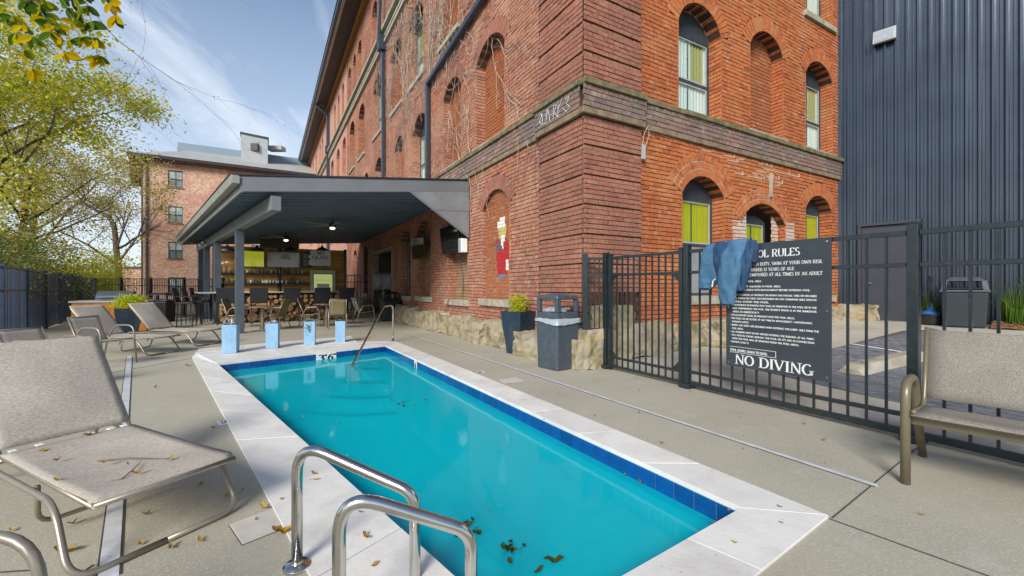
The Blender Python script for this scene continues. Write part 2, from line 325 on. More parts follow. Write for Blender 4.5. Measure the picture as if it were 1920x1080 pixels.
M['glass'] = mat('window_glass', (.19, .26, .28), .04, 0, var=.3, vs=1, spec=.8)
M['glasslit'] = mat('curtained_glass', (.46, .56, .56), .06, 0, var=.4, vs=2, spec=.8)
M['yellow'] = mat('glowing_yellow_green_blind', (.46, .46, .012), .5, 0, c2=(.34, .36, .02), vs=1.3, stretch=(1, 1, .4), emit=.13)  # glow put into the blinds to brighten them; no lamp behind
M['curt'] = mat('white_curtain', (.74, .80, .76), .8, c2=(.60, .67, .65), vs=2, stretch=(4, 4, .1), emit=.06)  # cloth has a faint glow of its own, lifting it behind the panes
M['curty'] = mat('straw_curtain', (.44, .44, .20), .8, c2=(.38, .40, .14), vs=9, stretch=(4, 4, .1))
M['wframe'] = mat('slate_window_frame', (.045, .055, .065), .45, var=.2, vs=9)
M['wpale'] = mat('pale_sash_frame', (.38, .42, .40), .5, var=.2, vs=9)
M['panel'] = mat('grey_window_board', (.26, .28, .29), .7, var=.2, vs=3)
M['white'] = mat('white_paint', (.78, .78, .76), .6)
M['sign'] = mat('charcoal_sign_board', (.035, .045, .055), .42, var=.12, vs=4)
M['letter'] = mat('white_lettering', (.72, .72, .70), .6)
M['inkr'] = mat('dark_red_lettering', (.13, .02, .015), .6)
M['ink'] = mat('black_lettering', (.012, .012, .015), .6)
M['wood'] = mat('orange_wood_plank', (.66, .38, .09), .6, c2=(.30, .13, .025), vs=5, stretch=(1, 1, 9), isl=.3, bump=.2, bs=20)
M['woodc'] = mat('orange_cabinet_wood', (.52, .20, .02), .5, c2=(.40, .14, .015), vs=4, stretch=(6, 6, 1))
M['log'] = mat('log_end', (.46, .27, .12), .8, c2=(.20, .09, .035), vs=14, isl=.35)
M['bark'] = mat('bark', (.13, .10, .075), .95, c2=(.06, .045, .035), vs=14, bump=.8, bs=30)
M['twig'] = mat('grey_twig', (.16, .12, .10), .9)
M['vine'] = mat('dry_vine', (.48, .40, .32), .9, var=.4, vs=8)
M['roofw'] = mat('pale_membrane_roof', (.40, .40, .37), .7, var=.15, vs=2)
M['roofm'] = mat('blue_grey_roof_metal', (.22, .29, .35), .5, .2)
M['tank'] = mat('pale_grey_cladding', (.42, .44, .44), .6, var=.12, vs=2)
M['paver'] = mat('blue_grey_paver', (.20, .21, .235), .8, c2=(.14, .145, .165), vs=7, isl=.22, bump=.4, bs=60)
M['paverj'] = mat('paver_joint', (.09, .09, .085), .95)
M['grass'] = leafmat('grass_blades', [(.05, .11, .015), (.10, .20, .03), (.20, .28, .05)], .3)
M['ground'] = mat('rough_grass_ground', (.13, .16, .05), .95, c2=(.22, .20, .13), vs=.35, bump=.5, bs=20, detail=8)
M['road'] = mat('pale_road', (.30, .29, .28), .9, var=.2, vs=2)
M['mulch'] = mat('red_brown_mulch', (.30, .15, .06), .95, c2=(.14, .07, .03), vs=30, bump=1, bs=40)
M['lamp'] = mat('warm_lamp', (1, .62, .25), .5, emit=4)
M['lampw'] = mat('fan_light_glass', (1, .95, .85), .5, emit=.8)
M['downl'] = mat('downlight_glass', (1, .85, .6), .5, emit=1.5)
M['screen'] = mat('glossy_tv_screen', (.012, .015, .018), .06, spec=.9)
M['screeny'] = mat('lit_tv_picture', (.45, .47, .02), .1, c2=(.08, .12, .02), vs=2.2, spec=.8, emit=.25)
M['screeng'] = mat('grey_tv_picture', (.30, .27, .24), .1, c2=(.42, .34, .26), vs=1.2, spec=.8)
M['fridge'] = mat('pale_green_fridge', (.55, .60, .42), .4)
M['fridgein'] = mat('lit_fridge_interior', (.55, .62, .20), .4, c2=(.35, .45, .2), vs=8, emit=.25)
M['jk1'] = mat('mid_blue_cloth', (.025, .075, .165), .85, c2=(.014, .045, .11), vs=7, bump=.5, bs=40)
M['jk2'] = mat('light_steel_blue_cloth', (.065, .165, .27), .85, c2=(.042, .12, .21), vs=7, bump=.5, bs=40)
M['jk3'] = mat('dark_blue_cloth', (.012, .03, .08), .75)
M['red'] = mat('red_wall_paint', (.50, .02, .025), .7, var=.2, vs=12)
M['yel'] = mat('yellow_wall_paint', (.62, .50, .16), .7, var=.2, vs=12)
M['blu'] = mat('blue_wall_paint', (.10, .22, .40), .7)
M['gry'] = mat('grey_wall_paint', (.10, .11, .13), .7)
M['bottle'] = mat('bottle_glass', (.05, .07, .04), .1, isl=.6, spec=.8)
M['cup'] = mat('white_cup', (.7, .7, .68), .4)
M['leafy'] = leafmat('yellow_green_leaves', [(.20, .28, .02), (.50, .54, .04), (.70, .66, .07), (.78, .66, .16)], .5)
M['leafp'] = leafmat('pale_autumn_leaves', [(.26, .30, .06), (.48, .47, .11), (.60, .54, .22), (.52, .34, .12)], .5)
M['leafd'] = leafmat('dark_evergreen_leaves', [(.09, .15, .05), (.18, .28, .12), (.28, .33, .12), (.38, .20, .06)], .3)
M['leafb'] = leafmat('bright_shrub_leaves', [(.30, .38, .03), (.52, .56, .04), (.66, .62, .06)], .5)
M['leafn'] = leafmat('near_green_leaves', [(.04, .10, .01), (.07, .15, .015), (.14, .22, .02), (.42, .38, .01)], .5)
M['leafg'] = leafmat('golden_leaves', [(.50, .34, .005), (.58, .42, .008)], .5)
M['fall'] = leafmat('fallen_yellow_leaf', [(.50, .34, .03), (.42, .24, .03), (.55, .44, .08)], .2)
M['fallb'] = leafmat('fallen_brown_leaf', [(.22, .10, .04), (.35, .2, .07)], .1)
M['wetleaf'] = leafmat('drowned_leaf', [(.01, .025, .02), (.04, .05, .015), (.12, .10, .01)], .1)
M['suc'] = leafmat('succulent_leaf', [(.16, .26, .16), (.30, .42, .34)], .2)
# water: milky turquoise body colour under a glossy rippled surface
m = bpy.data.materials.new('pool_water'); m.use_nodes = True; t = m.node_tree; p = t.nodes['Principled BSDF']
p.inputs['Base Color'].default_value = (.003, .52, .61, 1); p.inputs['Roughness'].default_value = .05; p.inputs['IOR'].default_value = 1.33; p.inputs['Specular IOR Level'].default_value = .34
tc = N(t, 'ShaderNodeTexCoord'); n = N(t, 'ShaderNodeTexNoise'); n.inputs['Scale'].default_value = 3.0; n.inputs['Detail'].default_value = 3; t.links.new(tc.outputs['Object'], n.inputs[0])
b = N(t, 'ShaderNodeBump'); b.inputs['Strength'].default_value = .12; b.inputs['Distance'].default_value = .02; t.links.new(n.outputs[0], b.inputs['Height']); t.links.new(b.outputs[0], p.inputs['Normal'])
tr = N(t, 'ShaderNodeBsdfTransparent'); tr.inputs[0].default_value = (.22, .80, .86, 1); mxs = N(t, 'ShaderNodeMixShader'); mxs.inputs[0].default_value = .32
t.links.new(p.outputs[0], mxs.inputs[1]); t.links.new(tr.outputs[0], mxs.inputs[2]); t.links.new(mxs.outputs[0], t.nodes['Material Output'].inputs[0]); M['water'] = m
def layer(m, c, scale, lo, hi, fac=1, stretch=(1, 1, 1), detail=8, rough=None):   # one more layer of dirt or wear
    t = m.node_tree; p = t.nodes['Principled BSDF']; src = p.inputs['Base Color'].links[0].from_socket if p.inputs['Base Color'].links else None
    g = N(t, 'ShaderNodeNewGeometry'); mpn = N(t, 'ShaderNodeMapping'); mpn.inputs['Scale'].default_value = stretch; t.links.new(g.outputs['Position'], mpn.inputs[0])
    n = N(t, 'ShaderNodeTexNoise'); n.inputs['Scale'].default_value = scale; n.inputs['Detail'].default_value = detail; n.inputs['Roughness'].default_value = .65; t.links.new(mpn.outputs[0], n.inputs[0])
    r = N(t, 'ShaderNodeMapRange'); r.inputs[1].default_value = lo; r.inputs[2].default_value = hi; r.inputs[4].default_value = fac; t.links.new(n.outputs[0], r.inputs[0])
    x = N(t, 'ShaderNodeMixRGB'); t.links.new(r.outputs[0], x.inputs[0]); x.inputs[2].default_value = (*c, 1)
    if src: t.links.new(src, x.inputs[1])
    else: x.inputs[1].default_value = p.inputs['Base Color'].default_value[:]
    t.links.new(x.outputs[0], p.inputs['Base Color'])
layer(M['deck'], (.27, .235, .17), .55, .48, .72, .75); layer(M['deck'], (.50, .48, .41), 3.2, .56, .72, .45); layer(M['deck'], (.16, .14, .11), 9, .62, .74, .5); layer(M['deck'], (.14, .13, .11), 120, .66, .72, .8, detail=2)
layer(M['walk'], (.33, .29, .22), .7, .48, .7, .6); layer(M['walk'], (.2, .18, .14), 14, .62, .72, .4)
layer(M['coping'], (.46, .43, .37), 1.6, .52, .72, .6); layer(M['coping'], (.30, .27, .22), 26, .64, .72, .55)
layer(M['siding'], (.16, .18, .2), .9, .5, .75, .45, (1, 1, .12)); layer(M['siding'], (.03, .04, .055), 2.2, .55, .75, .5, (1, 1, .08))
layer(M['pale'], (.17, .30, .44), 5, .5, .7, .6, (1, 1, .4)); layer(M['pale'], (.5, .6, .68), 20, .6, .7, .5)
layer(M['fascia'], (.12, .13, .14), 1.5, .5, .72, .5, (1, 1, .5)); layer(M['beam'], (.16, .17, .17), 2, .52, .72, .5)
layer(M['canb'], (.14, .15, .16), 7, .55, .72, .5); layer(M['navy'], (.07, .09, .11), 5, .5, .72, .5, (1, 1, .3)); layer(M['fence'], (.10, .10, .09), 30, .62, .72, .5); layer(M['sign'], (.08, .09, .10), 3, .5, .75, .3)
layer(M['lime'], (.13, .12, .07), 5, .52, .66, .8); layer(M['lime'], (.45, .42, .36), 2.2, .55, .7, .7); layer(M['lime'], (.36, .19, .06), 3.1, .58, .7, .6)
layer(M['brickB'], (.58, .40, .27), 8, .54, .74, .55); layer(M['brickB'], (.16, .07, .04), 3.5, .60, .74, .6); layer(M['brickB'], (.50, .25, .11), 1.3, .5, .7, .5)
layer(M['brickA'], (.58, .45, .37), 9, .50, .70, .6); layer(M['brickA'], (.50, .30, .20), .9, .45, .65, .55); layer(M['brickA'], (.16, .10, .09), 4, .56, .72, .55); layer(M['quoin'], (.16, .09, .08), 5, .55, .72, .5); layer(M['quoin'], (.44, .22, .14), 1.5, .5, .7, .5)
layer(M['band'], (.40, .34, .28), 7, .56, .7, .6); layer(M['farA'], (.30, .16, .12), 3, .55, .7, .5)
layer(M['stone'], (.20, .18, .12), 4, .5, .7, .6); layer(M['farB2'] if 'farB2' in M else M['stone'], (.3, .27, .2), 9, .6, .7, .3)
#@@STRUCT
# ------------------------------------------------------------------ ground, deck, car park
def sheet_with_hole(name, outer, hole, z, material):
    bm = bmesh.new()
    loops = []
    for lp in ([outer, hole] if hole else [outer]):
        vs = [bm.verts.new((p[0], p[1], z)) for p in lp]
        for i in range(len(vs)): bm.edges.new((vs[i], vs[(i+1) % len(vs)]))
    bmesh.ops.triangle_fill(bm, edges=bm.edges[:], use_beauty=True, normal=(0, 0, 1))
    me = bpy.data.meshes.new(name); bm.to_mesh(me); bm.free(); me.materials.append(material)
    o = bpy.data.objects.new(name, me); col.objects.link(o); o['kind'] = 'structure'; return o
pA, pB, pC = G(408, 683), G(722, 648), G(1391, 956)
pD = Vector((.029, 1.58, 0))
WIN = [pA, pB, pC, pD]                                           # inner edge of the coping
oFR = G(741, 640); oR = G(1554, 970); oNL = Vector((-.16, 1.02, 0)); cA = G(360, 670); cB = G(373, 655); cC = G(658, 631); cD = G(671, 641.5)
OUT = [cA, cB, cC, cD, oFR, oR, oNL]
deck_out = [(-1.6, -5), (-21.9, 22.3), (-11.7, 16.9), (-8.2, 26), (14, 16), (14, -5)]
sheet_with_hole('pool_deck', deck_out, OUT, 0, M['deck'])
sheet_with_hole('ground', [(-700, -500), (-700, 900), (700, 900), (700, -500)], deck_out, -.03, M['ground'])
def WUV(u, v, z=0): q = C0+A*u+B*v; q.z = z; return q
lot = MB(); nv = 12
for i in range(nv):
    v0 = .42+i*13.5/nv; v1 = .42+(i+1)*13.5/nv
    pts = [WUV(-9, v0), WUV(.2, v0), WUV(.2, v1), WUV(-9, v1)]
    for q in pts: q.z = lotz(q.x, q.y)
    lot.quad(*pts)
struct(lot, 'footpath', M['walk'])
# deck joints and drains: thin inlaid strips
def strip(p, q, w, z, name, material, h=.004, **k):
    b_ = MB(); p = Vector((p[0], p[1], z)); q = Vector((q[0], q[1], z)); b_.bar(p, q, w, h); return b_.build(name, material, **k)
for (a, b_) in ((G(1560, 972), G(1722, 838)), (G(1554, 973), G(1920, 1105)), (G(0, 1074), G(60, 1070)), (G(130, 1090), G(175, 1060)), (G(360, 672), G(205, 700))):
    strip(a, b_, .006, .0022, 'deck_joint', M['joint'], .004, kind='structure')
def drain(a, b_, w, lab):
    t_ = thing('channel_drain', lab, 'deck drain', a, math.atan2((b_-a).y, (b_-a).x), 'white channel drains in the deck')
    ln = (b_-a).length; m_ = MB(); n_ = int(ln/.9)
    for i in range(n_): m_ = MB(); m_.box(((i+.5)*ln/n_, 0, .003), (ln/n_-.004, w, .008)); m_.build('drain_cover', M['ptfe'], t_)
    for s_ in (-1, 1): MB().box((ln/2, s_*(w/2+.004), .002), (ln, .007, .006)).build('drain_edge', M['joint'], t_)
drain(G(243, 668), G(203, 1085), .07, 'white channel drain running under the foreground lounger on the left of the pool')
drain(G(757, 624), G(1645, 912), .045, 'thin white channel drain running between the pool and the brick building')
# pavers
pav = thing('paved_parking_bay', 'blue-grey block paving of the parking bay behind the iron fence', 'paving', L(1620, 700), 0)
ppoly = [L(1395, 688), L(1566, 729), L(1692, 757), L(1990, 830), L(2300, 800), L(1990, 650), L(1760, 621), L(1694, 620), L(1564, 653)]
def inside(x, y, poly):
    c_ = False; n_ = len(poly)
    for i in range(n_):
        a, b_ = poly[i], poly[(i+1) % n_]
        if (a[1] > y) != (b_[1] > y) and x < (b_[0]-a[0])*(y-a[1])/(b_[1]-a[1])+a[0]: c_ = not c_
    return c_
bm_ = MB()
bm_.add([Vector((p.x, p.y, lotz(p.x, p.y)+.004)) for p in ppoly], [tuple(range(len(ppoly)))]); o_ = bm_.build('paver_bed', M['paverj'], pav, loc=-pav.location)
dr = (L(1748, 672)-L(1600, 648)); dr.z = 0; dr.normalize(); dn = Vector((-dr.y, dr.x, 0)); og = L(1566, 729)
cells = []
for i in range(-60, 110):
    for j in range(-40, 60):
        c_ = og+dr*((j+.5*(i % 2))*.204)+dn*(i*.104)
        if inside(c_.x, c_.y, ppoly): cells.append(c_)
cells.sort(key=lambda q: q.length)
def clip(poly, a, b_, keep):
    n_ = Vector((-(b_-a).y, (b_-a).x, 0)).normalized()
    if (keep-a).dot(n_) < 0: n_ = -n_
    o = []; a = Vector((a.x, a.y, 0))
    for i in range(len(poly)):
        p, q = poly[i], poly[(i+1) % len(poly)]; dp, dq = (p-a).dot(n_), (q-a).dot(n_)
        if dp >= 0: o.append(p)
        if dp*dq < 0: o.append(p+(q-p)*(dp/(dp-dq)))
    return o
keep = Vector((L(1650, 690).x, L(1650, 690).y, 0)); cuts_ = [(L(1564, 653), L(1694, 620)), (L(1395, 688), L(1692, 757)), (L(1395, 688), L(1564, 653))]
full, part_ = [], []
for i in range(-60, 110):
    for j in range(-40, 60):
        c_ = og+dr*((j+.5*(i % 2))*.204)+dn*(i*.104); c_.z = 0
        if c_.length > 16: continue
        q = [c_-dr*.099-dn*.049, c_+dr*.099-dn*.049, c_+dr*.099+dn*.049, c_-dr*.099+dn*.049]; q2 = q
        for a, b_ in cuts_:
            q2 = clip(q2, a, b_, keep)
            if len(q2) < 3: break
        if len(q2) < 3: continue
        if q2 == q:
            if inside(c_.x, c_.y, ppoly): full.append(c_)
        elif (c_-keep).length < 5: part_.append(q2)
cells = sorted(full, key=lambda q: q.length)
pm = MB().box((0, 0, 0), (.198, .098, .03)).build('paver', M['paver'], pav, bevel=0); pme = pm.data
bpy.data.objects.remove(pm)
stuffp = MB()
for q in part_: zz = lotz(q[0].x, q[0].y); stuffp.prism(q, zz-.019, zz+.011)
slope = math.atan(.052); ra = math.atan2(dr.y, dr.x)
for k, c_ in enumerate(cells):
    z_ = lotz(c_.x, c_.y)-.004+random.uniform(-.0015, .002)
    if k < 300: inst(pme, 'paver', pav, (c_.x-pav.location.x, c_.y-pav.location.y, z_-pav.location.z), (random.uniform(-.01, .01), random.uniform(-.01, .01), ra))
    else: stuffp.box((c_.x, c_.y, z_), (.198, .098, .03), M=Matrix.Rotation(ra, 3, 'Z'))
stuffp.build('paver_field', M['paver'], pav, loc=-pav.location, kind='stuff', recalc=False)
sl = MB()
for a, b_ in ((L(1598, 647), L(1752, 672)), (L(1700, 615), L(1748, 622))):
    a = a+Vector((0, 0, .022)); b_ = b_+Vector((0, 0, .022)); sl.bar(a, b_, .08, .004)
sl.build('painted_line', M['white'], kind='structure')

# ------------------------------------------------------------------ swimming pool
pool = thing('swimming_pool', 'turquoise swimming pool with blue tile band and white stone coping', 'pool', (0, 0, 0))
TZ, WZ, BZ = -.015, -.135, -1.15
sh = MB()
for i in range(4):
    a, b_ = WIN[i], WIN[(i+1) % 4]
    sh.quad((a.x, a.y, TZ-.0), (b_.x, b_.y, TZ-.0), (b_.x, b_.y, BZ), (a.x, a.y, BZ))
sh.add([(q.x, q.y, BZ) for q in WIN], [(0, 1, 2, 3)])
sh.build('pool_shell', M['plaster'], pool)
wt = MB(); nx = 2
wt.add([(q.x, q.y, WZ) for q in WIN], [(0, 1, 2, 3)]); wt.build('pool_water', M['water'], pool)
cen = (pA+pB+pC+pD)/4
def wallrun(a, b_):
    d = (b_-a); n_ = Vector((-d.y, d.x, 0)).normalized()
    if (cen-a).dot(n_) < 0: n_ = -n_
    return d.length, d.normalized(), n_
for (a, b_) in ((pA, pB), (pB, pC), (pC, pD), (pD, pA)):
    ln, d, n_ = wallrun(a, b_); k = round(ln/.155); w = ln/k
    g_ = MB(); g_.bar(a+n_*.003+Vector((0, 0, -.107)), b_+n_*.003+Vector((0, 0, -.107)), .006, .18); g_.build('tile_grout', M['grout'], pool)
    tm = None
    for i in range(k):
        c_ = a+d*((i+.5)*w)+n_*.008
        if (a is pA and 375 < 0): continue
        if tm is None:
            tm = MB().box((0, 0, 0), (w-.006, .008, .16)).build('pool_tile', M['tile'], pool, loc=(c_.x, c_.y, -.101)); tm.rotation_euler = (0, 0, math.atan2(d.y, d.x)); tm = tm.data
        else: inst(tm, 'pool_tile', pool, (c_.x, c_.y, -.101), (0, 0, math.atan2(d.y, d.x)))
# ledge along the right side and far wall, steps in the far right corner
ld = MB()
ln, d, n_ = wallrun(pB, pC)
ld.slab([pB+n_*0+Vector((0, 0, -.30)), pC+Vector((0, 0, -.30)), pC+n_*.28+Vector((0, 0, -.30)), pB+n_*.28+Vector((0, 0, -.30))], Vector((0, 0, -.72)))
ln2, d2, n2_ = wallrun(pA, pB)
ld.slab([pA+Vector((0, 0, -.34)), pB+Vector((0, 0, -.34)), pB+n2_*.45+Vector((0, 0, -.34)), pA+n2_*.45+Vector((0, 0, -.34))], Vector((0, 0, -.7)))
ld.build('bench_ledge', M['plaster'], pool)
for i, rr_ in enumerate((2.0, 1.62, 1.26, .9)):
    z_ = -.95+i*.2; poly = [pB]; edge = []
    for j in range(13):
        f = j/12; dd = (d*(1-f)+(-d2)*f); dd.normalize(); poly.append(pB+dd*rr_); edge.append(pB+dd*(rr_-.02)+Vector((0, 0, z_+.002)))
    MB().prism(poly, BZ, z_).build('pool_step', M['plaster'], pool)
    MB().tube(edge, .03, 5).build('step_nosing', M['nosing'], pool)
for px, py in ((455, 690), (528, 680)):
    q = at(px, py, 7.6); MB().lathe([(.15, 0), (.14, .01), (.05, .012)], (q.x, q.y, WZ-.015), 20).build('drain_grate', M['nosing'], pool)
# coping slabs
def slabs(a, b_, ia, ib, n_):
    for i in range(n_):
        f0, f1 = i/n_+.0006, (i+1)/n_-.0006
        q = [ia.lerp(ib, f0), ia.lerp(ib, f1), a.lerp(b_, f1), a.lerp(b_, f0)]
        j = random.uniform(-.001, .0012)
        MB().prism(q, -.02, .012+j).build('coping_stone', M['coping'], pool, bevel=.0012, seg=1)
bed = MB()
def bedquad(*q): bed.quad(*[Vector((p.x, p.y, .004)) for p in q])
def inset(p, dirs): return p+dirs
mid = lambda p, q, f: p.lerp(q, f)
ovh = .004
def off(p, q): return p+(cen-p).normalized()*ovh
iA, iB, iC, iD = (off(p, cen) for p in WIN)
oFL = G(383, 661.5)
slabs(oFR, oR, iB, iC, 11)
slabs(oR, oNL, iC, iD, 3)
slabs(oNL, cA, iD, iA, 8)
slabs(cA.lerp(cB, .45), cD, iA, iB.lerp(iA, .18), 5)
slabs(cD, oFR, iB.lerp(iA, .18), iB, 1)
bedquad(oFR, oR, iC, iB); bedquad(oR, oNL, iD, iC); bedquad(oNL, cA, iA, iD); bedquad(cA.lerp(cB, .45), cD, iB.lerp(iA, .18), iA); bedquad(cD, oFR, iB, iB.lerp(iA, .18)); bed.build('coping_joint', M['soil'], pool)
pf = [cA.lerp(cB, .48), cB, cC, cD.lerp(cA.lerp(cB, .48), .003)]
for i in range(4):
    f0, f1 = i/4+.001, (i+1)/4-.001
    MB().prism([pf[0].lerp(pf[3], f0), pf[0].lerp(pf[3], f1), pf[1].lerp(pf[2], f1), pf[1].lerp(pf[2], f0)], -.045, .016).build('coping_stone', M['coping'], pool, bevel=.0015, seg=1)

# ------------------------------------------------------------------ brick walls
HC, BL, JT = .0755, .215, .0135
FRX = {'A': -A, 'B': B}
recs = []            # every brick: frame, s0, s1, z0, z1, d, material
def excl(z, ops, ring=0):
    r_ = []
    for o in ops:
        s0, s1, zb, zs, ri = o[:5]
        if z < zb-.001: continue
        if z <= zs: r_.append((s0, s1)); continue
        if ri <= 0: continue
        w = s1-s0; Rr = (w*w/4+ri*ri)/(2*ri); zc_ = zs+ri-Rr; Ro = Rr+ring; q = Ro*Ro-(z-zc_)**2
        th_ = math.asin(min(.999, w/2/Rr))
        if q > 0: h_ = min(math.sqrt(q), w/2+(z-zs)*math.tan(th_)+.004) if ring else math.sqrt(q); c_ = (s0+s1)/2; r_.append((c_-h_, c_+h_))
    return sorted(r_)
def spans(a, b_, ex):
    o = []; x = a
    for p, q in ex:
        if p > x: o.append((x, min(p, b_)))
        x = max(x, q)
        if x >= b_: break
    if x < b_: o.append((x, b_))
    return [s_ for s_ in o if s_[1]-s_[0] > .012]
def courses(fk, fr, s0, s1, z0, z1, ops, material, mort, d=0, zmaxf=None, ring=.3, hc=HC, groove=None, mi=0, jitter=.005, mortd=.012):
    i = 0; z = z0
    while z < z1-.01:
        zt = min(z+hc, z1)
        gd = d
        if groove and i % 6 == 5: gd = d-groove
        ex = excl(z+hc/2, ops, ring)
        for a, b_ in spans(s0, s1, ex):
            if zmaxf:
                while b_ > a and z > zmaxf(b_): b_ -= .5   # never happens far out
                if z > zmaxf(a) and z > zmaxf(b_): continue
            head = (i % 7 == 3) and not groove
            bl = BL*.5 if head else BL
            st = -(.5*bl if i % 2 else 0); k0 = math.floor((a-st)/bl); x = st+k0*bl
            while x < b_:
                p, q = max(a, x+JT/2), min(b_, x+bl-JT/2)
                if q-p > .02 and (not zmaxf or z < zmaxf((p+q)/2)):
                    recs.append((fk, p, q, z+JT/2, zt-JT/2-(.009 if groove and i % 6 == 5 else 0), gd+random.uniform(-jitter, jitter), material))
                x += bl
        for a, b_ in spans(s0, s1, excl(z+hc/2, ops, 0)):
            mort.quad(fr(a, z, gd-mortd), fr(b_, z, gd-mortd), fr(b_, zt, gd-mortd), fr(a, zt, gd-mortd), mi)
        if groove and i % 6 == 5:
            for a, b_ in spans(s0, s1, ex):
                mort.quad(fr(a, z, d-.012), fr(b_, z, d-.012), fr(b_, z, gd-.012), fr(a, z, gd-.012), mi); mort.quad(fr(a, zt, d-.012), fr(b_, zt, d-.012), fr(b_, zt, gd-.012), fr(a, zt, gd-.012), mi)
        z = zt; i += 1
def arcdat(o):
    s0, s1, zb, zs, ri = o[:5]; w = s1-s0; Rr = (w*w/4+ri*ri)/(2*ri); zc_ = zs+ri-Rr; th = math.asin(min(1, w/2/Rr)); return (s0+s1)/2, zc_, Rr, th
bld = thing('brick_building', 'tall orange-red brick factory building with arched windows and quoined corner', 'building', C0)
off0 = -C0
vmesh = {}
def vadd(key, *a):
    vmesh.setdefault(key, MB()).hexa(*a)
def archring(fr, o, rec, key, rows=1, T=.3, key2=None, depth=None):
    c_, zc_, Rr, th = arcdat(o); tt = T/rows
    for r_ in range(rows):
        R0 = Rr+r_*tt+(.011 if r_ else 0); R1 = Rr+(r_+1)*tt-(.006 if rows == 1 else .009)
        n_ = max(5, int(2*th*R0/.078)); thx = math.asin(min(1, (zc_ and (math.sin(th)*R0+(.0))/R0))) if 0 else th+.05*r_/rows
        for i in range(n_):
            a0 = -th+(i+.06)*2*th/n_; a1 = -th+(i+.94)*2*th/n_
            dd0 = .006+random.uniform(-.003, .004); dd1 = -rec if r_ == 0 else -.05
            def pt(a, r__, d): return fr(c_+math.sin(a)*r__, zc_+math.cos(a)*r__, d)
            vadd(key if (not key2 or i % 5) else key2, [pt(a0, R0, dd1), pt(a1, R0, dd1), pt(a1, R0, dd0), pt(a0, R0, dd0), pt(a0, R1, dd1), pt(a1, R1, dd1), pt(a1, R1, dd0), pt(a0, R1, dd0)])
def reveal(fr, o, rec, key, mort, arch=False):
    s0, s1, zb, zs, ri = o[:5]
    z = zb; n_ = max(1, round((zs-zb)/HC)); h_ = (zs-zb)/n_
    for s_, sg in ((s0, 1), (s1, -1)):
        mort.quad(fr(s_-sg*.004, zb, .0), fr(s_-sg*.004, zs, 0), fr(s_-sg*.004, zs, -rec), fr(s_-sg*.004, zb, -rec))
        for i in range(n_):
            z0_ = zb+i*h_+JT/2; z1_ = zb+(i+1)*h_-JT/2; sp = .0 if i % 2 else rec*.5
            for d0_, d1_ in ((.002, -rec*.5+.004), (-rec*.5-.004, -rec)) if i % 2 else ((.002, -rec),):
                vadd(key, [fr(s_-sg*.02, z0_, d1_), fr(s_+sg*.004, z0_, d1_), fr(s_+sg*.004, z0_, d0_), fr(s_-sg*.02, z0_, d0_), fr(s_-sg*.02, z1_, d1_), fr(s_+sg*.004, z1_, d1_), fr(s_+sg*.004, z1_, d0_), fr(s_-sg*.02, z1_, d0_)])
    if arch:
        c_, zc_, Rr, th = arcdat(o)
        for i in range(8):
            a0 = -th+i*th/4; a1 = a0+th/4
            mort.quad(fr(c_+math.sin(a0)*(Rr+.004), zc_+math.cos(a0)*(Rr+.004), 0), fr(c_+math.sin(a1)*(Rr+.004), zc_+math.cos(a1)*(Rr+.004), 0), fr(c_+math.sin(a1)*(Rr+.004), zc_+math.cos(a1)*(Rr+.004), -rec), fr(c_+math.sin(a0)*(Rr+.004), zc_+math.cos(a0)*(Rr+.004), -rec))
def archpoly(o, n_=10, ins=0):
    s0, s1, zb, zs, ri = o[:5]; c_, zc_, Rr, th = arcdat(o); Rr -= ins; s0 += ins; s1 -= ins; th = math.asin(min(1, (s1-s0)/2/Rr))
    return [(s0, zb+ins), (s1, zb+ins)]+[(c_+math.sin(th-2*th*i/n_)*Rr, zc_+math.cos(th-2*th*i/n_)*Rr) for i in range(n_+1)]
pane_m = bpy.data.materials.new('clear_pane'); pane_m.use_nodes = True; t = pane_m.node_tree; t.nodes.clear(); o_ = N(t, 'ShaderNodeOutputMaterial'); gl = N(t, 'ShaderNodeBsdfGlossy'); gl.inputs['Roughness'].default_value = .03; tp = N(t, 'ShaderNodeBsdfTransparent'); tp.inputs[0].default_value = (.86, .92, .9, 1); fr_ = N(t, 'ShaderNodeLayerWeight'); fr_.inputs[0].default_value = .25; mm = N(t, 'ShaderNodeMath', operation='MULTIPLY_ADD'); mm.inputs[1].default_value = .55; mm.inputs[2].default_value = .04; t.links.new(fr_.outputs['Facing'], mm.inputs[0]); mq = N(t, 'ShaderNodeMixShader'); t.links.new(mm.outputs[0], mq.inputs[0]); t.links.new(tp.outputs[0], mq.inputs[1]); t.links.new(gl.outputs[0], mq.inputs[2]); t.links.new(mq.outputs[0], o_.inputs[0])
def fbox(mb, fr, s0, s1, z0, z1, d0, d1, m=0):
    mb.hexa([fr(s0, z0, d1), fr(s1, z0, d1), fr(s1, z0, d0), fr(s0, z0, d0), fr(s0, z1, d1), fr(s1, z1, d1), fr(s1, z1, d0), fr(s0, z1, d0)], m)
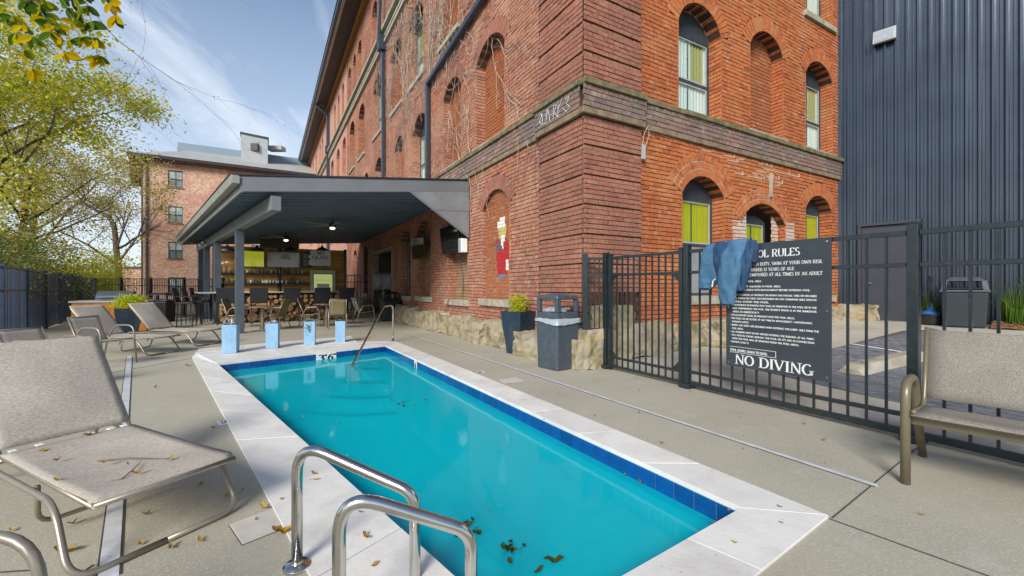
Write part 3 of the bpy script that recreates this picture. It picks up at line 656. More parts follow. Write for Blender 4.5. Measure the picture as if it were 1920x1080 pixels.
def window(fr, o, rec, curt='curt', split=.5, lower=None, label=None):
    s0, s1, zb, zs, ri = o[:5]; w = .055; d1, d0 = -rec-.06, -rec+.0
    f = MB(); fbox(f, fr, s0, s0+w, zb, zs, d0, d1); fbox(f, fr, s1-w, s1, zb, zs, d0, d1); fbox(f, fr, s0+w, s1-w, zb, zb+w, d0, d1); fbox(f, fr, s0+w, s1-w, zs-w, zs, d0+.002, d1)
    fo = f.build('window', M['wframe'], bld, loc=off0)
    if label: fo['label'] = label
    ap = MB(); poly = [q for q in archpoly((s0, s1, zs, zs, ri))]
    ap.slab([fr(q[0], q[1], -rec-.002) for q in poly], fr(0, 0, -.04)-fr(0, 0, 0)); ap.build('arch_board', M['wframe'], fo)
    zm = zb+(zs-zb)*split
    r = MB(); fbox(r, fr, s0+w, s1-w, zm-.03, zm+.03, d0-.005, d1); r.build('meeting_rail', M['wframe'], fo)
    sh_ = MB(); q = .03
    for (za_, zb_) in ((zb+w, zm-.03), (zm+.03, zs-w)):
        if lower and za_ < zm: continue
        sh_ = MB(); dq = d0-.026
        fbox(sh_, fr, s0+w, s0+w+q, za_, zb_, d0-.012, dq); fbox(sh_, fr, s1-w-q, s1-w, za_, zb_, d0-.012, dq); fbox(sh_, fr, s0+w+q, s1-w-q, zb_-q, zb_, d0-.012, dq); fbox(sh_, fr, s0+w+q, s1-w-q, za_, za_+q, d0-.012, dq)
        sh_.build('sash', M['wpale'], fo)
    mdl = MB(); fbox(mdl, fr, (s0+s1)/2-.009, (s0+s1)/2+.009, (zm+.03 if lower else zb+w), zs-w, d0-.013, d0-.027); mdl.build('glazing_bar', M['wframe'], fo)
    pn = MB()
    for (za_, zb_) in ((zb+w, zm-.03), (zm+.03, zs-w)):
        if lower and za_ < zm: continue
        pn.quad(fr(s0+w, za_, d0-.028), fr(s1-w, za_, d0-.028), fr(s1-w, zb_, d0-.028), fr(s0+w, zb_, d0-.028))
    pn.build('pane', pane_m, fo)
    if lower:
        lw = MB(); fbox(lw, fr, s0+w, s1-w, zb+w, zm-.03, d0-.01, d1); lw.build('board', M[lower], fo)
    cu = MB(); n_ = 24; dz0 = zb+w; dz1 = zs-w
    for i in range(n_):
        a, b_ = s0+w+(s1-s0-2*w)*i/n_, s0+w+(s1-s0-2*w)*(i+1)/n_
        fo_ = .018 if curt == 'mix' else .004; da = d1+.012-fo_*(i % 2); db = d1+.012-fo_*((i+1) % 2)
        mi = (1 if (.62 < i/n_ < .9) else 0) if curt == 'mix' else 0
        pass
        cu.quad(fr(a, dz0, da), fr(b_, dz0, db), fr(b_, zm, db), fr(a, zm, da), 0); cu.quad(fr(a, zm, da), fr(b_, zm, db), fr(b_, dz1, db), fr(a, dz1, da), mi)
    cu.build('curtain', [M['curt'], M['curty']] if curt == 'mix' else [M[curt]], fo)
    bk = MB(); fbox(bk, fr, s0, s1, zb, zs, d1-.12, d1-.14); bk.build('room_shade', M['black'], fo)
def sill(fr, s0, s1, z, name='sill', mt='stone', th=.13, out_=.06, rec=.25):
    b_ = MB(); fbox(b_, fr, s0-.1, s1+.1, z-th, z, out_, -.02); fbox(b_, fr, s0+.003, s1-.003, z-th*.3, z+.002, -.021, -rec); b_.build(name, M[mt], bld, loc=off0)
mortA, mortBm, farm = MB(), MB(), MB()
REC = .26
RM = .10
opsA1 = [(2.35, 3.58, 1.04, 3.0, .38, 'mural'), (4.42, 5.70, .98, 3.0, .38, 'pale'), (7.10, 8.40, 1.0, 3.0, .38, 'pale'), (9.15, 10.45, .98, 2.92, .40, 'darkwin'), (11.5, 14.95, 0, 2.88, 0, 'door'), (16.2, 17.2, .98, 3.05, .3, 'darkwin')]
opsA2 = [(2.55, 3.93, 4.50, 6.38, .40, 'blind'), (4.80, 6.05, 4.50, 6.38, .40, 'blind'), (7.40, 8.90, 4.50, 6.33, .48, 'win'), (9.95, 11.15, 4.50, 6.42, .42, 'blind'), (13.2, 14.6, 4.50, 6.5, .42, 'win'), (16, 17.2, 4.5, 6.5, .4, 'blind')]
opsA3 = [(5.0, 6.35, 8.0, 9.95, .45, 'blind'), (7.8, 9.3, 8.05, 9.98, .52, 'win'), (10.2, 11.7, 8.05, 10.05, .5, 'blind'), (13.4, 15.0, 8.05, 10.1, .52, 'win'), (17.0, 18.6, 8.05, 10.2, .5, 'blind'), (19.8, 21.4, 8.05, 10.25, .5, 'blind')]
opsA4 = [(14.2, 15.2, 11.95, 13.75, .42, 'blind'), (17.8, 18.8, 11.95, 13.8, .42, 'blind'), (19.4, 20.3, 11.95, 13.8, .42, 'blind'), (21.0, 21.9, 11.95, 13.8, .42, 'blind')]
UB = 22.4
opsF = [(a, a+1.1, .98, 3.05, .3, 'far') for a in (19.1,)]+[(a, a+1.0, .98, 3.05, .3, 'far') for a in (22.5, 24.9, 27.5, 30.5, 33.5, 36.5, 39.5)]
opsF = [o for o in opsF if o[0] > UB]
opsF += [(a, a+1.4, 8.05, 10.25, .5, 'far') for a in (22.8, 25.4, 28.4, 31.0, 34.0, 36.6, 39.6, 42.6, 45.6)]
opsF += [(a, a+.9, 11.95, 13.9, .42, 'far') for a in (23.5, 25.4, 27.2, 31.6, 35, 36.9, 40.5, 43.5, 46.5)]
opsF += [(a, a+1.2, 4.5, 6.5, .42, 'far') for a in (23, 26, 29, 32, 35, 38, 41, 44)]
opsA1.append((19.1, 20.1, .98, 3.05, .3, 'pale'))
opsA = opsA1+opsA2+opsA3+opsA4
zmA = lambda s_: 2.3+.6725*(6.54+.867*s_)
# long facade, ground storey to the band, then upper storeys
courses('A', fA, 1.2, UB, .45, 3.93, opsA, 'A', mortA, zmaxf=zmA)
courses('A', fA, 1.2, UB, 4.45, 11.2, opsA, 'A', mortA, zmaxf=zmA)
courses('A', fA, 8, UB, 11.85, 15.3, opsA, 'A', mortA, zmaxf=zmA)
def plain(fr, s0, s1, z0, z1, ops, mb, hc=.15, d=0, mi=0):
    z = z0
    while z < z1-.001:
        zt = min(z+hc, z1)
        for a, b_ in spans(s0, s1, excl((z+zt)/2, ops)): mb.quad(fr(a, z, d), fr(b_, z, d), fr(b_, zt, d), fr(a, zt, d), mi)
        z = zt
plain(fA, UB, 51, -.1, 15.3, opsF, farm, .12)
farm.quad(fA(51, -.1, 0), fA(51, -.1, -12), fA(51, 15.3, -12), fA(51, 15.3, 0))
farm.build('distant_wall', M['farA'], bld, loc=off0, recalc=False)
fn = MB()
for o in opsF:
    s0, s1, zb, zs, ri = o[:5]; d_ = -.3
    pl = archpoly(o, 6); n_ = len(pl)
    fn.add([fA(q[0], q[1], 0) for q in pl]+[fA(q[0], q[1], d_) for q in pl], [(i, (i+1) % n_, n_+(i+1) % n_, n_+i) for i in range(n_)], 0)
    fn.add([fA(q[0], q[1], d_) for q in pl], [tuple(range(n_))], 1)
fn.build('distant_window_niche', [M['brickA'], M['farA']], bld, loc=off0)
# short facade
opsB = [(2.23, 3.45, 1.13, 3.0, .36, 'winY'), (3.98, 5.62, .1, 2.62, .42, 'wide'), (6.46, 7.66, 1.1, 3.1, .35, 'winY2'),
        (2.13, 3.35, 4.46, 6.08, .45, 'win'), (4.30, 5.52, 4.50, 6.26, .40, 'blind'), (6.46, 7.70, 4.50, 6.22, .38, 'win'), (6.46, 7.70, 7.6, 9.9, .4, 'win'), (2.1, 3.35, 8.05, 9.9, .4, 'blind'), (4.3, 5.5, 8.05, 9.9, .4, 'blind')]
zmB = lambda s_: 2.3+.6725*(6.54+.4985*s_)
WB = 8.03
courses('B', fB, 1.14, WB, .45, 3.93, opsB, 'B', mortBm, zmaxf=zmB)
courses('B', fB, 1.14, WB, 4.45, 11.2, opsB, 'B', mortBm, zmaxf=zmB)
# quoins: blocks of five courses with a recessed sixth
QZ0 = 4.03-.10-7*6*HC-HC*0
mq_ = MB()
courses('B', fB, -.06, 1.14, 3.93-36*HC-5*HC*0, 3.93, [], 'Q', mq_, d=.06, groove=.019, zmaxf=zmB)
courses('A', fA, 0, 1.2, 3.93-42*HC, 3.93, [], 'Q', mq_, d=.06, groove=.019, zmaxf=zmA)
courses('B', fB, -.06, 1.14, 4.45, 4.45+42*HC, [], 'Q', mq_, d=.06, groove=.019, zmaxf=zmB)
courses('A', fA, 0, 1.2, 4.45, 4.45+42*HC, [], 'Q', mq_, d=.06, groove=.019, zmaxf=zmA)
for z0_, z1_ in ((.5, 3.93), (4.45, 7.6)):
    mq_.quad(fB(1.14, z0_, .05), fB(1.14, z0_, -.02), fB(1.14, z1_, -.02), fB(1.14, z1_, .05)); mq_.quad(fA(1.2, z0_, .05), fA(1.2, z0_, -.02), fA(1.2, z1_, -.02), fA(1.2, z1_, .05))
# band course between the storeys
for fk, fr, e, pe in (('A', fA, UB, 1.26), ('B', fB, WB+.05, 1.2)):
    st = -.12 if fk == 'B' else 0
    for a, b_, dd in ((st, pe, .06), (pe, e, 0)):
        courses(fk, fr, a if a > 0 or fk == 'A' else -.12, b_, 4.03, 4.36, [], 'N', mq_, d=dd+.06, hc=.0825)
        lb = MB(); fbox(lb, fr, a, b_, 3.93, 4.028, dd+.05, -.02); lb.build('stone_ledge', M['ledge'], bld, loc=off0, bevel=.012)
        lt = MB(); n_ = max(1, int((b_-a)/.9))
        for i in range(n_):
            x0, x1 = a+(b_-a)*i/n_, a+(b_-a)*(i+1)/n_-.004; j = random.uniform(-.012, .012)
            fbox(lt, fr, x0, x1, 4.362, 4.45, dd+.10+j, -.02)
        lt.build('mossy_ledge', M['moss'], bld, loc=off0, bevel=.01)
for z0_ in (11.2,):
    b_ = MB(); fbox(b_, fA, 0, 51, z0_, z0_+.14, .12, -.03); fbox(b_, fA, 0, 51, z0_+.26, z0_+.36, .10, -.03); fbox(b_, fA, 0, 51, z0_+.5, z0_+.64, .2, -.03); b_.build('upper_string_course', M['stone'], bld, loc=off0)
    b_ = MB(); fbox(b_, fA, 0, 51, z0_+.14, z0_+.26, .04, -.03, 0); fbox(b_, fA, 0, 51, z0_+.36, z0_+.5, .04, -.03, 0); b_.build('dark_string_band', M['mortar'], bld, loc=off0)
# openings
def blind(fk, fr, o, key, mb):
    courses(fk, fr, o[0], o[1], o[2], o[3]+o[4], [], key, mb, d=-REC+.02, jitter=.003)
for fk, fr, ops, key, mb in (('A', fA, opsA, 'A', mortA), ('B', fB, opsB, 'B', mortBm)):
    for o in ops:
        k = o[5]; near = o[1] < 16
        if k == 'door':
            continue
        RC = RM if k == 'mural' else REC
        reveal(fr, o, RC, key, mb, arch=True)
        archring(fr, o, RC, {'A': 'R', 'B': 'B'}[key] if o[0] < 16 else key, rows=1 if not (k in ('winY', 'wide')) else 3, T=.3 if k != 'winY' else .42)
        if k in ('winY', 'wide'):
            c_, zc_, Rr, th = arcdat(o); T_ = .42 if k == 'winY' else .3; wm = MB()
            for i in range(16):
                a0, a1 = -th+i*th/8, -th+(i+1)*th/8
                wm.quad(fr(c_+math.sin(a0)*(Rr+.01), zc_+math.cos(a0)*(Rr+.01), -.004), fr(c_+math.sin(a1)*(Rr+.01), zc_+math.cos(a1)*(Rr+.01), -.004), fr(c_+math.sin(a1)*(Rr+T_), zc_+math.cos(a1)*(Rr+T_), -.004), fr(c_+math.sin(a0)*(Rr+T_), zc_+math.cos(a0)*(Rr+T_), -.004))
            wm.build('arch_mortar', M['mortarW'], bld, loc=off0)
        if k == 'blind': blind(fk, fr, o, 'I', mb)
        if k == 'pale': blind(fk, fr, o, 'W', mb)
        if k == 'win': window(fr, o, REC, 'mix', .46)
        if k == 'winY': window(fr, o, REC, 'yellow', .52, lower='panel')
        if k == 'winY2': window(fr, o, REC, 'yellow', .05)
        if k == 'darkwin': window(fr, o, REC, 'wframe', .5)
        if k != 'wide' and o[2] > .5: sill(fr, o[0], o[1], o[2], th=.15 if o[2] < 2 else .12, rec=REC)
# wide low-arched opening with lime-washed jambs
o = opsB[1]
wn = (4.35, 5.35, .95, 2.72, .12)
jm = MB()
courses('B', fB, 3.98, 4.33, .95, 2.9, [], 'L', mortBm, d=-.10, jitter=.004); courses('B', fB, 5.37, 5.62, .95, 2.9, [], 'L', mortBm, d=-.16, jitter=.004)
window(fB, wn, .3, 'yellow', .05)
courses('B', fB, 5.62, 5.95, 1.6, 2.72, [], 'L', mortBm, d=.012, jitter=.003); courses('B', fB, 3.72, 3.98, 1.6, 2.62, [], 'L', mortBm, d=.012, jitter=.003)
b_ = MB(); fbox(b_, fB, 4.33, 5.37, .1, .95, -.25, -.35); b_.build('board_panel', M['panel'], bld, loc=off0)
# doorway into the lobby
b_ = MB(); fbox(b_, fA, 11.5, 11.62, 0, 2.88, .03, -.2); fbox(b_, fA, 14.83, 14.95, 0, 2.88, .03, -.2); fbox(b_, fA, 11.62, 14.83, 2.76, 2.88, .031, -.2)
dfo = b_.build('doorway', M['stone'], bld, loc=off0)
b_ = MB(); fbox(b_, fA, 11.62, 14.83, 0, 2.76, -2.2, -2.25); fbox(b_, fA, 11.62, 14.83, 2.76, 2.8, -.2, -2.2); fbox(b_, fA, 14.83, 14.9, 0, 2.76, -.2, -2.2); b_.build('lobby_wall', M['doorm'], dfo)
b_ = MB(); fbox(b_, fA, 11.62, 12.4, 0, 2.76, -1.4, -1.5); b_.build('wooden_lobby_panel', M['woodc'], dfo)
b_ = MB(); q = fA(12.3, 2.35, -1.2); b_.lathe([(.02, -.09), (.09, -.05), (.11, 0), (.09, .06), (.02, .1)], q, 12); b_.build('lobby_lamp', M['lamp'], dfo)
b_ = MB(); fbox(b_, fA, 12.7, 12.76, 0, 2.72, -.5, -.56); fbox(b_, fA, 13.6, 13.66, 0, 2.72, -.5, -.56); fbox(b_, fA, 12.76, 13.6, 2.64, 2.72, -.5, -.56); b_.build('inner_door_frame', M['wframe'], dfo)
mortA.build('mortar_bed', M['mortar'], bld, loc=off0, recalc=False); mortBm.build('mortar_bed', M['mortarB'], bld, loc=off0, recalc=False); mq_.build('mortar_bed', M['mortar'], bld, loc=off0, recalc=False)
MK = {'A': 'brickA', 'B': 'brickB', 'Q': 'quoin', 'N': 'band', 'I': 'infill', 'W': 'paleinfill', 'L': 'whitebrick', 'M': 'infill'}
# painted figure: bricks of the bricked-up window that carry paint
courses('A', fA, 2.35, 3.58, 1.04, 3.38, [], 'MUR', mw_ := MB(), d=-RM+.02, jitter=.003, hc=.0755)
mw_.build('white_mortar_bed', M['mortarW'], bld, loc=off0, recalc=False)
def figure(s_, z_):                    # s grows to the left in the picture
    x = 2.80-s_; y = z_                # x to the right
    if ((x-.0)/.13)**2+((y-2.68)/.13)**2 < 1 or ((x+.12)/.09)**2+((y-2.62)/.08)**2 < 1: return 'white'
    if ((x-.01)/.17)**2+((y-2.47)/.20)**2 < 1 and not (abs(x-.04) < .07 and y < 2.38): return 'yel'
    if abs(x-.02) < .10*(1-(2.38-y)/.4) and 2.10 < y < 2.40: return 'white'
    if -.24 < x < .08 and 2.12-.6*abs(x+.08) < y < 2.30-.5*abs(x+.08): return 'gry'
    if .17 < x < .27 and 1.66 < y < 1.86+.2*(x-.17): return 'white'
    if -.26+.05*(2.25-y) < x < .12+.30*min(1, (2.32-y)/.2)-.22*max(0, (2.0-y)/.4) and 1.60 < y <= 2.30: return 'red'
    if -.17 < x < .12 and 1.47 < y <= 1.60: return 'blu'
    return None
pmeshes = {}
nr = []
for r_ in recs:
    if r_[6] == 'MUR':
        fk, a, b_, z0_, z1_, d_, _ = r_; n_ = max(1, round((b_-a)/.055)); 
        segs = []
        for i in range(n_):
            x0 = a+(b_-a)*i/n_; x1 = a+(b_-a)*(i+1)/n_; segs.append((x0, x1, figure((x0+x1)/2, (z0_+z1_)/2)))
        nr.append((fk, a, b_, z0_, z1_, d_, 'M'))
        for x0, x1, c_ in segs:
            if c_: fbox(pmeshes.setdefault(c_, MB()), fA, x0, x1, z0_-.003, z1_+.003, d_+.004, d_-.002)
    else: nr.append(r_)
recs = nr
for c_, mb in pmeshes.items(): mb.build('wall_paint', M[c_], bld, loc=off0, kind='stuff')
# nearest 300 bricks are single objects, the others are joined
def bdist(r_):
    fr = fA if r_[0] == 'A' else fB; q = fr((r_[1]+r_[2])/2, r_[3], 0)
    if q.z > EYE+.672*q.y or r_[2]-r_[1] < .08: return 99
    if r_[0] == 'A': return q.length+2.0+(2 if r_[6] in 'IMW' else 0)
    return q.length
recs.sort(key=bdist)
ume = {}
def unit(key):
    if key not in ume:
        o = MB().add([(0, 0, 0), (1, 0, 0), (1, 1, 0), (0, 1, 0), (0, 0, 1), (1, 0, 1), (1, 1, 1), (0, 1, 1)], [(0, 1, 5, 4), (1, 2, 6, 5), (3, 0, 4, 7), (4, 5, 6, 7), (3, 2, 1, 0)]).build('brick', M[MK[key]], bld)
        ume[key] = o.data; bpy.data.objects.remove(o)
    return ume[key]
joined = {}
for i, (fk, a, b_, z0_, z1_, d_, key) in enumerate(recs):
    fr = fA if fk == 'A' else fB
    if i < 290:
        q = fr(b_ if fk == 'A' else a, z0_, d_)-C0; dx = FRX[fk]
        inst(unit(key), 'brick', bld, q, (0, 0, math.atan2(dx.y, dx.x)), ((b_-a)*S, .03, (z1_-z0_)*S))
    else:
        e = d_-.02
        joined.setdefault(key, MB()).add([fr(a, z0_, e), fr(b_, z0_, e), fr(b_, z0_, d_), fr(a, z0_, d_), fr(a, z1_, e), fr(b_, z1_, e), fr(b_, z1_, d_), fr(a, z1_, d_)], [(4, 5, 6, 7), (3, 2, 1, 0), (2, 3, 7, 6), (1, 2, 6, 5), (3, 0, 4, 7)])
for key, mb in joined.items(): mb.build('brick_courses', M[MK[key]], bld, loc=off0, kind='stuff', recalc=False)
MK['R'] = 'quoin'
for key, mb in vmesh.items(): mb.build('arch_bricks', M[MK[key]], bld, loc=off0, kind='stuff', recalc=False)
# upper masses so that the building is closed
b_ = MB(); b_.hexa([fA(.03, 7.2, -.06), fB(WB, 7.2, -.06), P(51, WB, 7.2), fA(51, 7.2, -.3), fA(.03, 15.3, -.06), fB(WB, 15.3, -.06), P(51, WB, 15.3), fA(51, 15.3, -.3)])
b_ = MB()
b_.quad(P(0, WB, -.1), P(51, WB, -.1), P(51, WB, 15.3), P(0, WB, 15.3)); b_.quad(fA(0, 15.31, 0), fB(WB, 15.31, 0), P(51, WB, 15.31), fA(51, 15.31, 0)); b_.build('building_mass', M['farA'], bld, loc=off0)
# eaves and gutter
b_ = MB(); fbox(b_, fA, -.5, 51.4, 15.3, 15.42, 1.0, -6); b_.build('eave_soffit', M['eave'], bld, loc=off0)
b_ = MB(); fbox(b_, fA, -.5, 51.4, 14.95, 15.3, .22, -.02); b_.build('eave_board', M['rust'], bld, loc=off0)
b_ = MB(); fbox(b_, fA, -.5, 51.5, 15.35, 15.6, 1.16, 1.0); fbox(b_, fA, -.5, 51.5, 15.6, 15.64, 1.2, 1.0); b_.build('eave_gutter', M['pipe'], bld, loc=off0, bevel=.02)
b_ = MB(); fbox(b_, fA, -.5, 51.4, 15.28, 15.36, 1.02, .9); b_.build('eave_trim', M['gutter'], bld, loc=off0)
# downspouts
def downspout(pts, w=.12, heads=()):
    b_ = MB(); pp = [fA(*q) for q in pts]
    for i in range(len(pp)-1): b_.bar(pp[i], pp[i+1]+(pp[i+1]-pp[i]).normalized()*.02, w*S, w*S*.9, up=B)
    o = b_.build('downspout', M['pipe'], bld, loc=off0, bevel=.012)
    for s_, z_ in heads:
        h = MB(); fbox(h, fA, s_-.17, s_+.17, z_-.28, z_+.28, .32, .02); h.build('rain_head', M['pipe'], o)
downspout([(1.0, 8.05, .1), (3.4, 7.68, .1), (7.12, 7.33, .1), (7.12, 3.9, .1)], .13)
downspout([(12.6, 15.3, .14), (12.6, 11.3, .3), (12.6, 11.0, .14), (12.6, 3.9, .1)], .14, [(12.6, 11.2)])
downspout([(30.6, 15.3, 1.0), (30.6, 14.6, .14), (30.6, 11.9, .14), (30.6, 3.9, .1)], .22, [(30.6, 11.9)])
downspout([(50.9, 15.3, .1), (50.9, 3.9, .1)], .3)
rpm = random.Random(14)
rp_ = MB()
for i in range(60):
    z_ = 3.02+HC*(rpm.randint(0, 11)); g = rpm.choice((2.25, 3.3, 3.9, 4.5, 5.0)); a = g+rpm.uniform(0, .9); ln_ = rpm.uniform(.1, .45)
    zq = .45+HC*round((z_-.45)/HC)
    if any(p <= a+ln_ and a <= q for p, q in excl(zq, opsB, .46)) or zq > 3.88: continue
    fbox(rp_, fB, a, a+ln_, zq-.007, zq+.007, .008, -.01)
    if rpm.random() < .6: fbox(rp_, fB, a+ln_, a+ln_+.012, zq-.007, zq+HC, .008, -.01)
for i in range(26):
    zq = .45+HC*round((4.5+rpm.uniform(0, 3.2)-.45)/HC)+.02; 
    a = rpm.choice((6.2, 7.72))+rpm.uniform(-.05, .1); fbox(rp_, fB, a, a+rpm.uniform(.05, .2), zq-.006, zq+.006, .008, -.01)
rp_.build('white_repointing', M['mortarW'], bld, loc=off0, kind='stuff')
# wall anchor, loose cable, bracket
b_ = MB(); fbox(b_, fB, 4.985, 5.04, 3.2, 3.7, .05, .0); b_.build('wall_anchor', M['stone'], bld, loc=off0)
b_ = MB(); fbox(b_, fB, 1.15, 1.22, 3.42, 3.66, .08, .0); b_.build('junction_box', M['tank'], bld, loc=off0)
b_ = MB(); b_.tube([fB(1.18, 3.66, .05), fB(1.19, 3.85, .08), fB(1.26, 3.96, .09), fB(1.32, 3.85, .06), fB(1.25, 3.6, .04), fB(1.5, 3.64, .03)], .008, 5); b_.build('loose_cable', M['vine'], bld, loc=off0)
# scribbled paint on the corner band
sc_ = MB()
def scrib(pts, w=.012):
    for i in range(len(pts)-1): sc_.bar(fA(pts[i][0], pts[i][1], .128), fA(pts[i+1][0], pts[i+1][1], .128), w, .004, up=B)
gx = 1.1
for gl_ in ([(0, .22), (.08, .26), (.1, .2), (.02, .14), (.1, .06), (0, .04)], [(.0, .25), (.02, .05), (.12, .06), (.13, .27)], [(0, .04), (.07, .27), (.13, .03)], [(.02, .14), (.12, .14)], [(0, .04), (.01, .26), (.1, .24), (.02, .15), (.13, .03)], [(.02, .03), (.03, .28), (.02, .14), (.13, .27)], [(.03, .14), (.14, .03)], [(0, .24), (.1, .26), (.03, .16), (.12, .08), (0, .04)]):
    scrib([(gx-x, 4.03+z_) for x, z_ in gl_]); gx -= .11
sc_.build('chalky_scribble', M['ptfe'], bld, loc=off0)
# stone plinth: rough blocks as single parts
def rock(p0, dirx, diry, w, dpt, h, seed, mt='lime', par=bld, base=0, amp=.05, bottom=0.0, name='foundation_stone'):
    bm = bmesh.new(); bmesh.ops.create_cube(bm, size=1); bmesh.ops.subdivide_edges(bm, edges=bm.edges[:], cuts=6, use_grid_fill=True)
    for v in bm.verts:
        c = v.co.copy(); sph = c.normalized()*.62
        q = c.lerp(sph, .10)
        nn = noise.noise_vector(c*2.2+Vector((seed*7.3, seed, 0))); q += nn*amp*1.6
        nn = noise.noise_vector(c*9+Vector((seed*3.3, seed, 0))); q += nn*amp*.9
        q.z = max(-.5, q.z)
        v.co = p0+dirx*(q.x*w)+diry*(q.y*dpt)+Vector((0, 0, bottom+(q.z+.5)*h))
    me = bpy.data.meshes.new(name); bm.to_mesh(me); bm.free(); me.materials.append(M[mt]); me.polygons.foreach_set('use_smooth', [False]*len(me.polygons))
    me.transform(Matrix.Translation(-base_of(par)))
    o = bpy.data.objects.new(name, me); col.objects.link(o); o.parent = par; return o
def base_of(p): return Vector(p.location)
def Q(u, v, z=0): return Vector((C0+A*(u*S)+B*(v*S)).to_tuple()[:2]+(z,))
s_ = -.15; k = 0
blocks = [(.35, .55, .58), (1.0, .8, .46), (1.8, .75, .44), (2.55, .75, .55), (3.35, .9, .50), (4.2, .7, .58), (5.1, 1.15, .50), (6.3, 1.25, .56), (7.5, 1.1, .50), (8.5, .8, .62), (9.4, .9, .56), (10.5, 1.2, .62), (15.6, 1.2, .7), (16.8, 1.2, .7), (18, 1.2, .7), (19.3, 1.3, .7)]
for i, (u_, w_, h_) in enumerate(blocks):
    rock(Q(u_, -.06-.07*math.sin(i*2.1)), A, B, w_*S*1.10, .62+.12*math.sin(i*1.7), h_, i+3, amp=.045)
rock(Q(-.02, .03), A, B, .62, .58, .62, 41); rock(Q(-.12, -.22), A, B, .30, .34, .46, 55)
for i in range(9):
    v_ = .45+i*.92; gz = lotz(*Q(0, v_)[:2])
    rock(Q(.12, v_), B, A, .96, .55, .60-gz*.45+.05*math.sin(i*2), 20+i, bottom=gz-.02)
    if i < 1: rock(Q(.16, v_+.1), B, A, .98, .48, .42, 30+i, bottom=.56+gz*.3, amp=.03)
rock(Q(-.25, 3.05), B, A, .8, .6, .5, 77, bottom=lotz(*Q(0, 3)[:2])-.02); rock(Q(-.35, 8.2), A, B, .8, .5, .45, 78, bottom=.4)
wb_ = MB(); fbox(wb_, fA, 1.2, UB, -.1, .46, -.03, -.1); fbox(wb_, fB, 0, WB, -.1, .46, -.03, -.1); wb_.build('footing', M['mortar'], bld, loc=off0)
# dry creeper
vn = thing('dry_creeper', 'bare dry creeper stems spread over the upper brick wall', 'climbing plant', fA(9, 4, .1))
vb = MB(); rv = random.Random(5)
def creep(s0, z0, n_, ang, r_, depth=0):
    s_, z_ = s0, z0; pts = []
    for i in range(n_):
        pts.append(fA(s_, z_, .03+.03*rv.random())-vn.location)
        ang += rv.uniform(-.45, .45); s_ += math.cos(ang)*.16; z_ += math.sin(ang)*.16
        if depth < 2 and rv.random() < .3: creep(s_, z_, int(n_*.5), ang+rv.choice((-1, 1))*rv.uniform(.4, 1.3), r_*.7, depth+1)
    if len(pts) > 1: vb.tube(pts, r_, 3, cap=False)
for (s0, z0, n_, an) in ((6.6, 6.9, 16, 1.4), (6.9, 7.4, 22, .9), (7.2, 8, 22, 1.3), (7.6, 9.4, 18, 1.0), (9.8, 8.2, 22, 1.5), (9.5, 10, 16, .6), (10, 10.8, 22, .3), (9.6, 7.2, 12, 2.0), (6.2, 8.2, 16, 1.8), (12, 10.9, 16, .1), (8.2, 10.6, 20, .2), (4.8, 6.6, 14, -1.4), (4.9, 6.0, 12, -1.6), (3.0, 6.6, 10, -1.8), (5.8, 6.9, 10, 2.4), (11.7, 7.9, 14, 1.2), (7.5, 6.9, 14, 2.2), (5.2, 8, 14, .8), (12.8, 12, 16, 1.2)):
    creep(s0, z0, n_+6, an, .009); creep(s0+.2, z0+.3, n_, an+.5, .008); creep(s0-.2, z0-.1, n_, an-.5, .007)
vb.build('stems', M['vine'], vn, recalc=False)

# ------------------------------------------------------------------ metal clad building
MW0 = Vector(P(0, WB, 0).to_tuple()[:2]+(0,))+B*.02; MD = Vector((.6952, -.7188, 0))     # wall runs towards the right of the yard
MN = Vector((-MD.y, MD.x, 0)); MN = -MN if MN.dot(Vector((-1, -1, 0))) < 0 else MN
met = thing('metal_clad_building', 'tall building clad in dark blue-grey ribbed metal siding', 'building', MW0)
HT = 14
prof = [(0, 0), (.012, 0), (.014, -.03), (.026, -.03), (.028, 0), (.09, 0), (.108, .075), (.146, .075), (.172, 0), (.2, 0)]
pitch = .2
DS = .35
def siding_panel(x0, n_, z0, z1):
    b_ = MB(); xs = []
    for r_ in range(n_):
        for (a, d_) in prof[:-1]: xs.append((x0+r_*pitch+a, d_))
    xs.append((x0+n_*pitch, 0))
    for i in range(len(xs)-1):
        a, b2 = xs[i], xs[i+1]; p = MD*a[0]+MN*a[1]; q = MD*b2[0]+MN*b2[1]
        b_.quad((p.x, p.y, z0), (q.x, q.y, z0), (q.x, q.y, z1), (p.x, p.y, z1))
    b_.build('siding_panel', M['siding'], met, recalc=True)
x0 = -.0; k = 0
while x0 < 14:
    n_ = 5 if x0 > 1.0 else 2
    if x0 < .3: siding_panel(0, 2, .30, HT); x0 = .4; continue
    if x0 < 1.5: siding_panel(.4, 6, 2.93, HT); x0 = 1.6; continue
    siding_panel(x0, n_, .25 if x0 < 4 else 0, HT); x0 += n_*pitch
def mbox(mb, x0, x1, z0, z1, d0, d1, m=0):
    p = [MD*x0+MN*d0, MD*x1+MN*d0, MD*x1+MN*d1, MD*x0+MN*d1]; mb.hexa([Vector((q.x, q.y, z0)) for q in p]+[Vector((q.x, q.y, z1)) for q in p], m)
b_ = MB(); mbox(b_, -.02, 14, .0, HT-.1, -.1, -.12); b_.build('inner_wall', M['black'], met)
b_ = MB(); mbox(b_, -.05, .05, .3, HT, 0, .075); b_.build('corner_trim', M['siding'], met)
b_ = MB(); mbox(b_, .40, .46, .44, 2.86, -.03, .07); mbox(b_, 1.52, 1.58, .44, 2.86, -.03, .07); mbox(b_, .40, 1.58, 2.86, 2.93, -.03, .085); df_ = b_.build('door', M['doorm'], met)
b_ = MB(); mbox(b_, .465, 1.515, .47, 2.85, -.02, .01); b_.build('door_leaf', M['doorm'], df_)
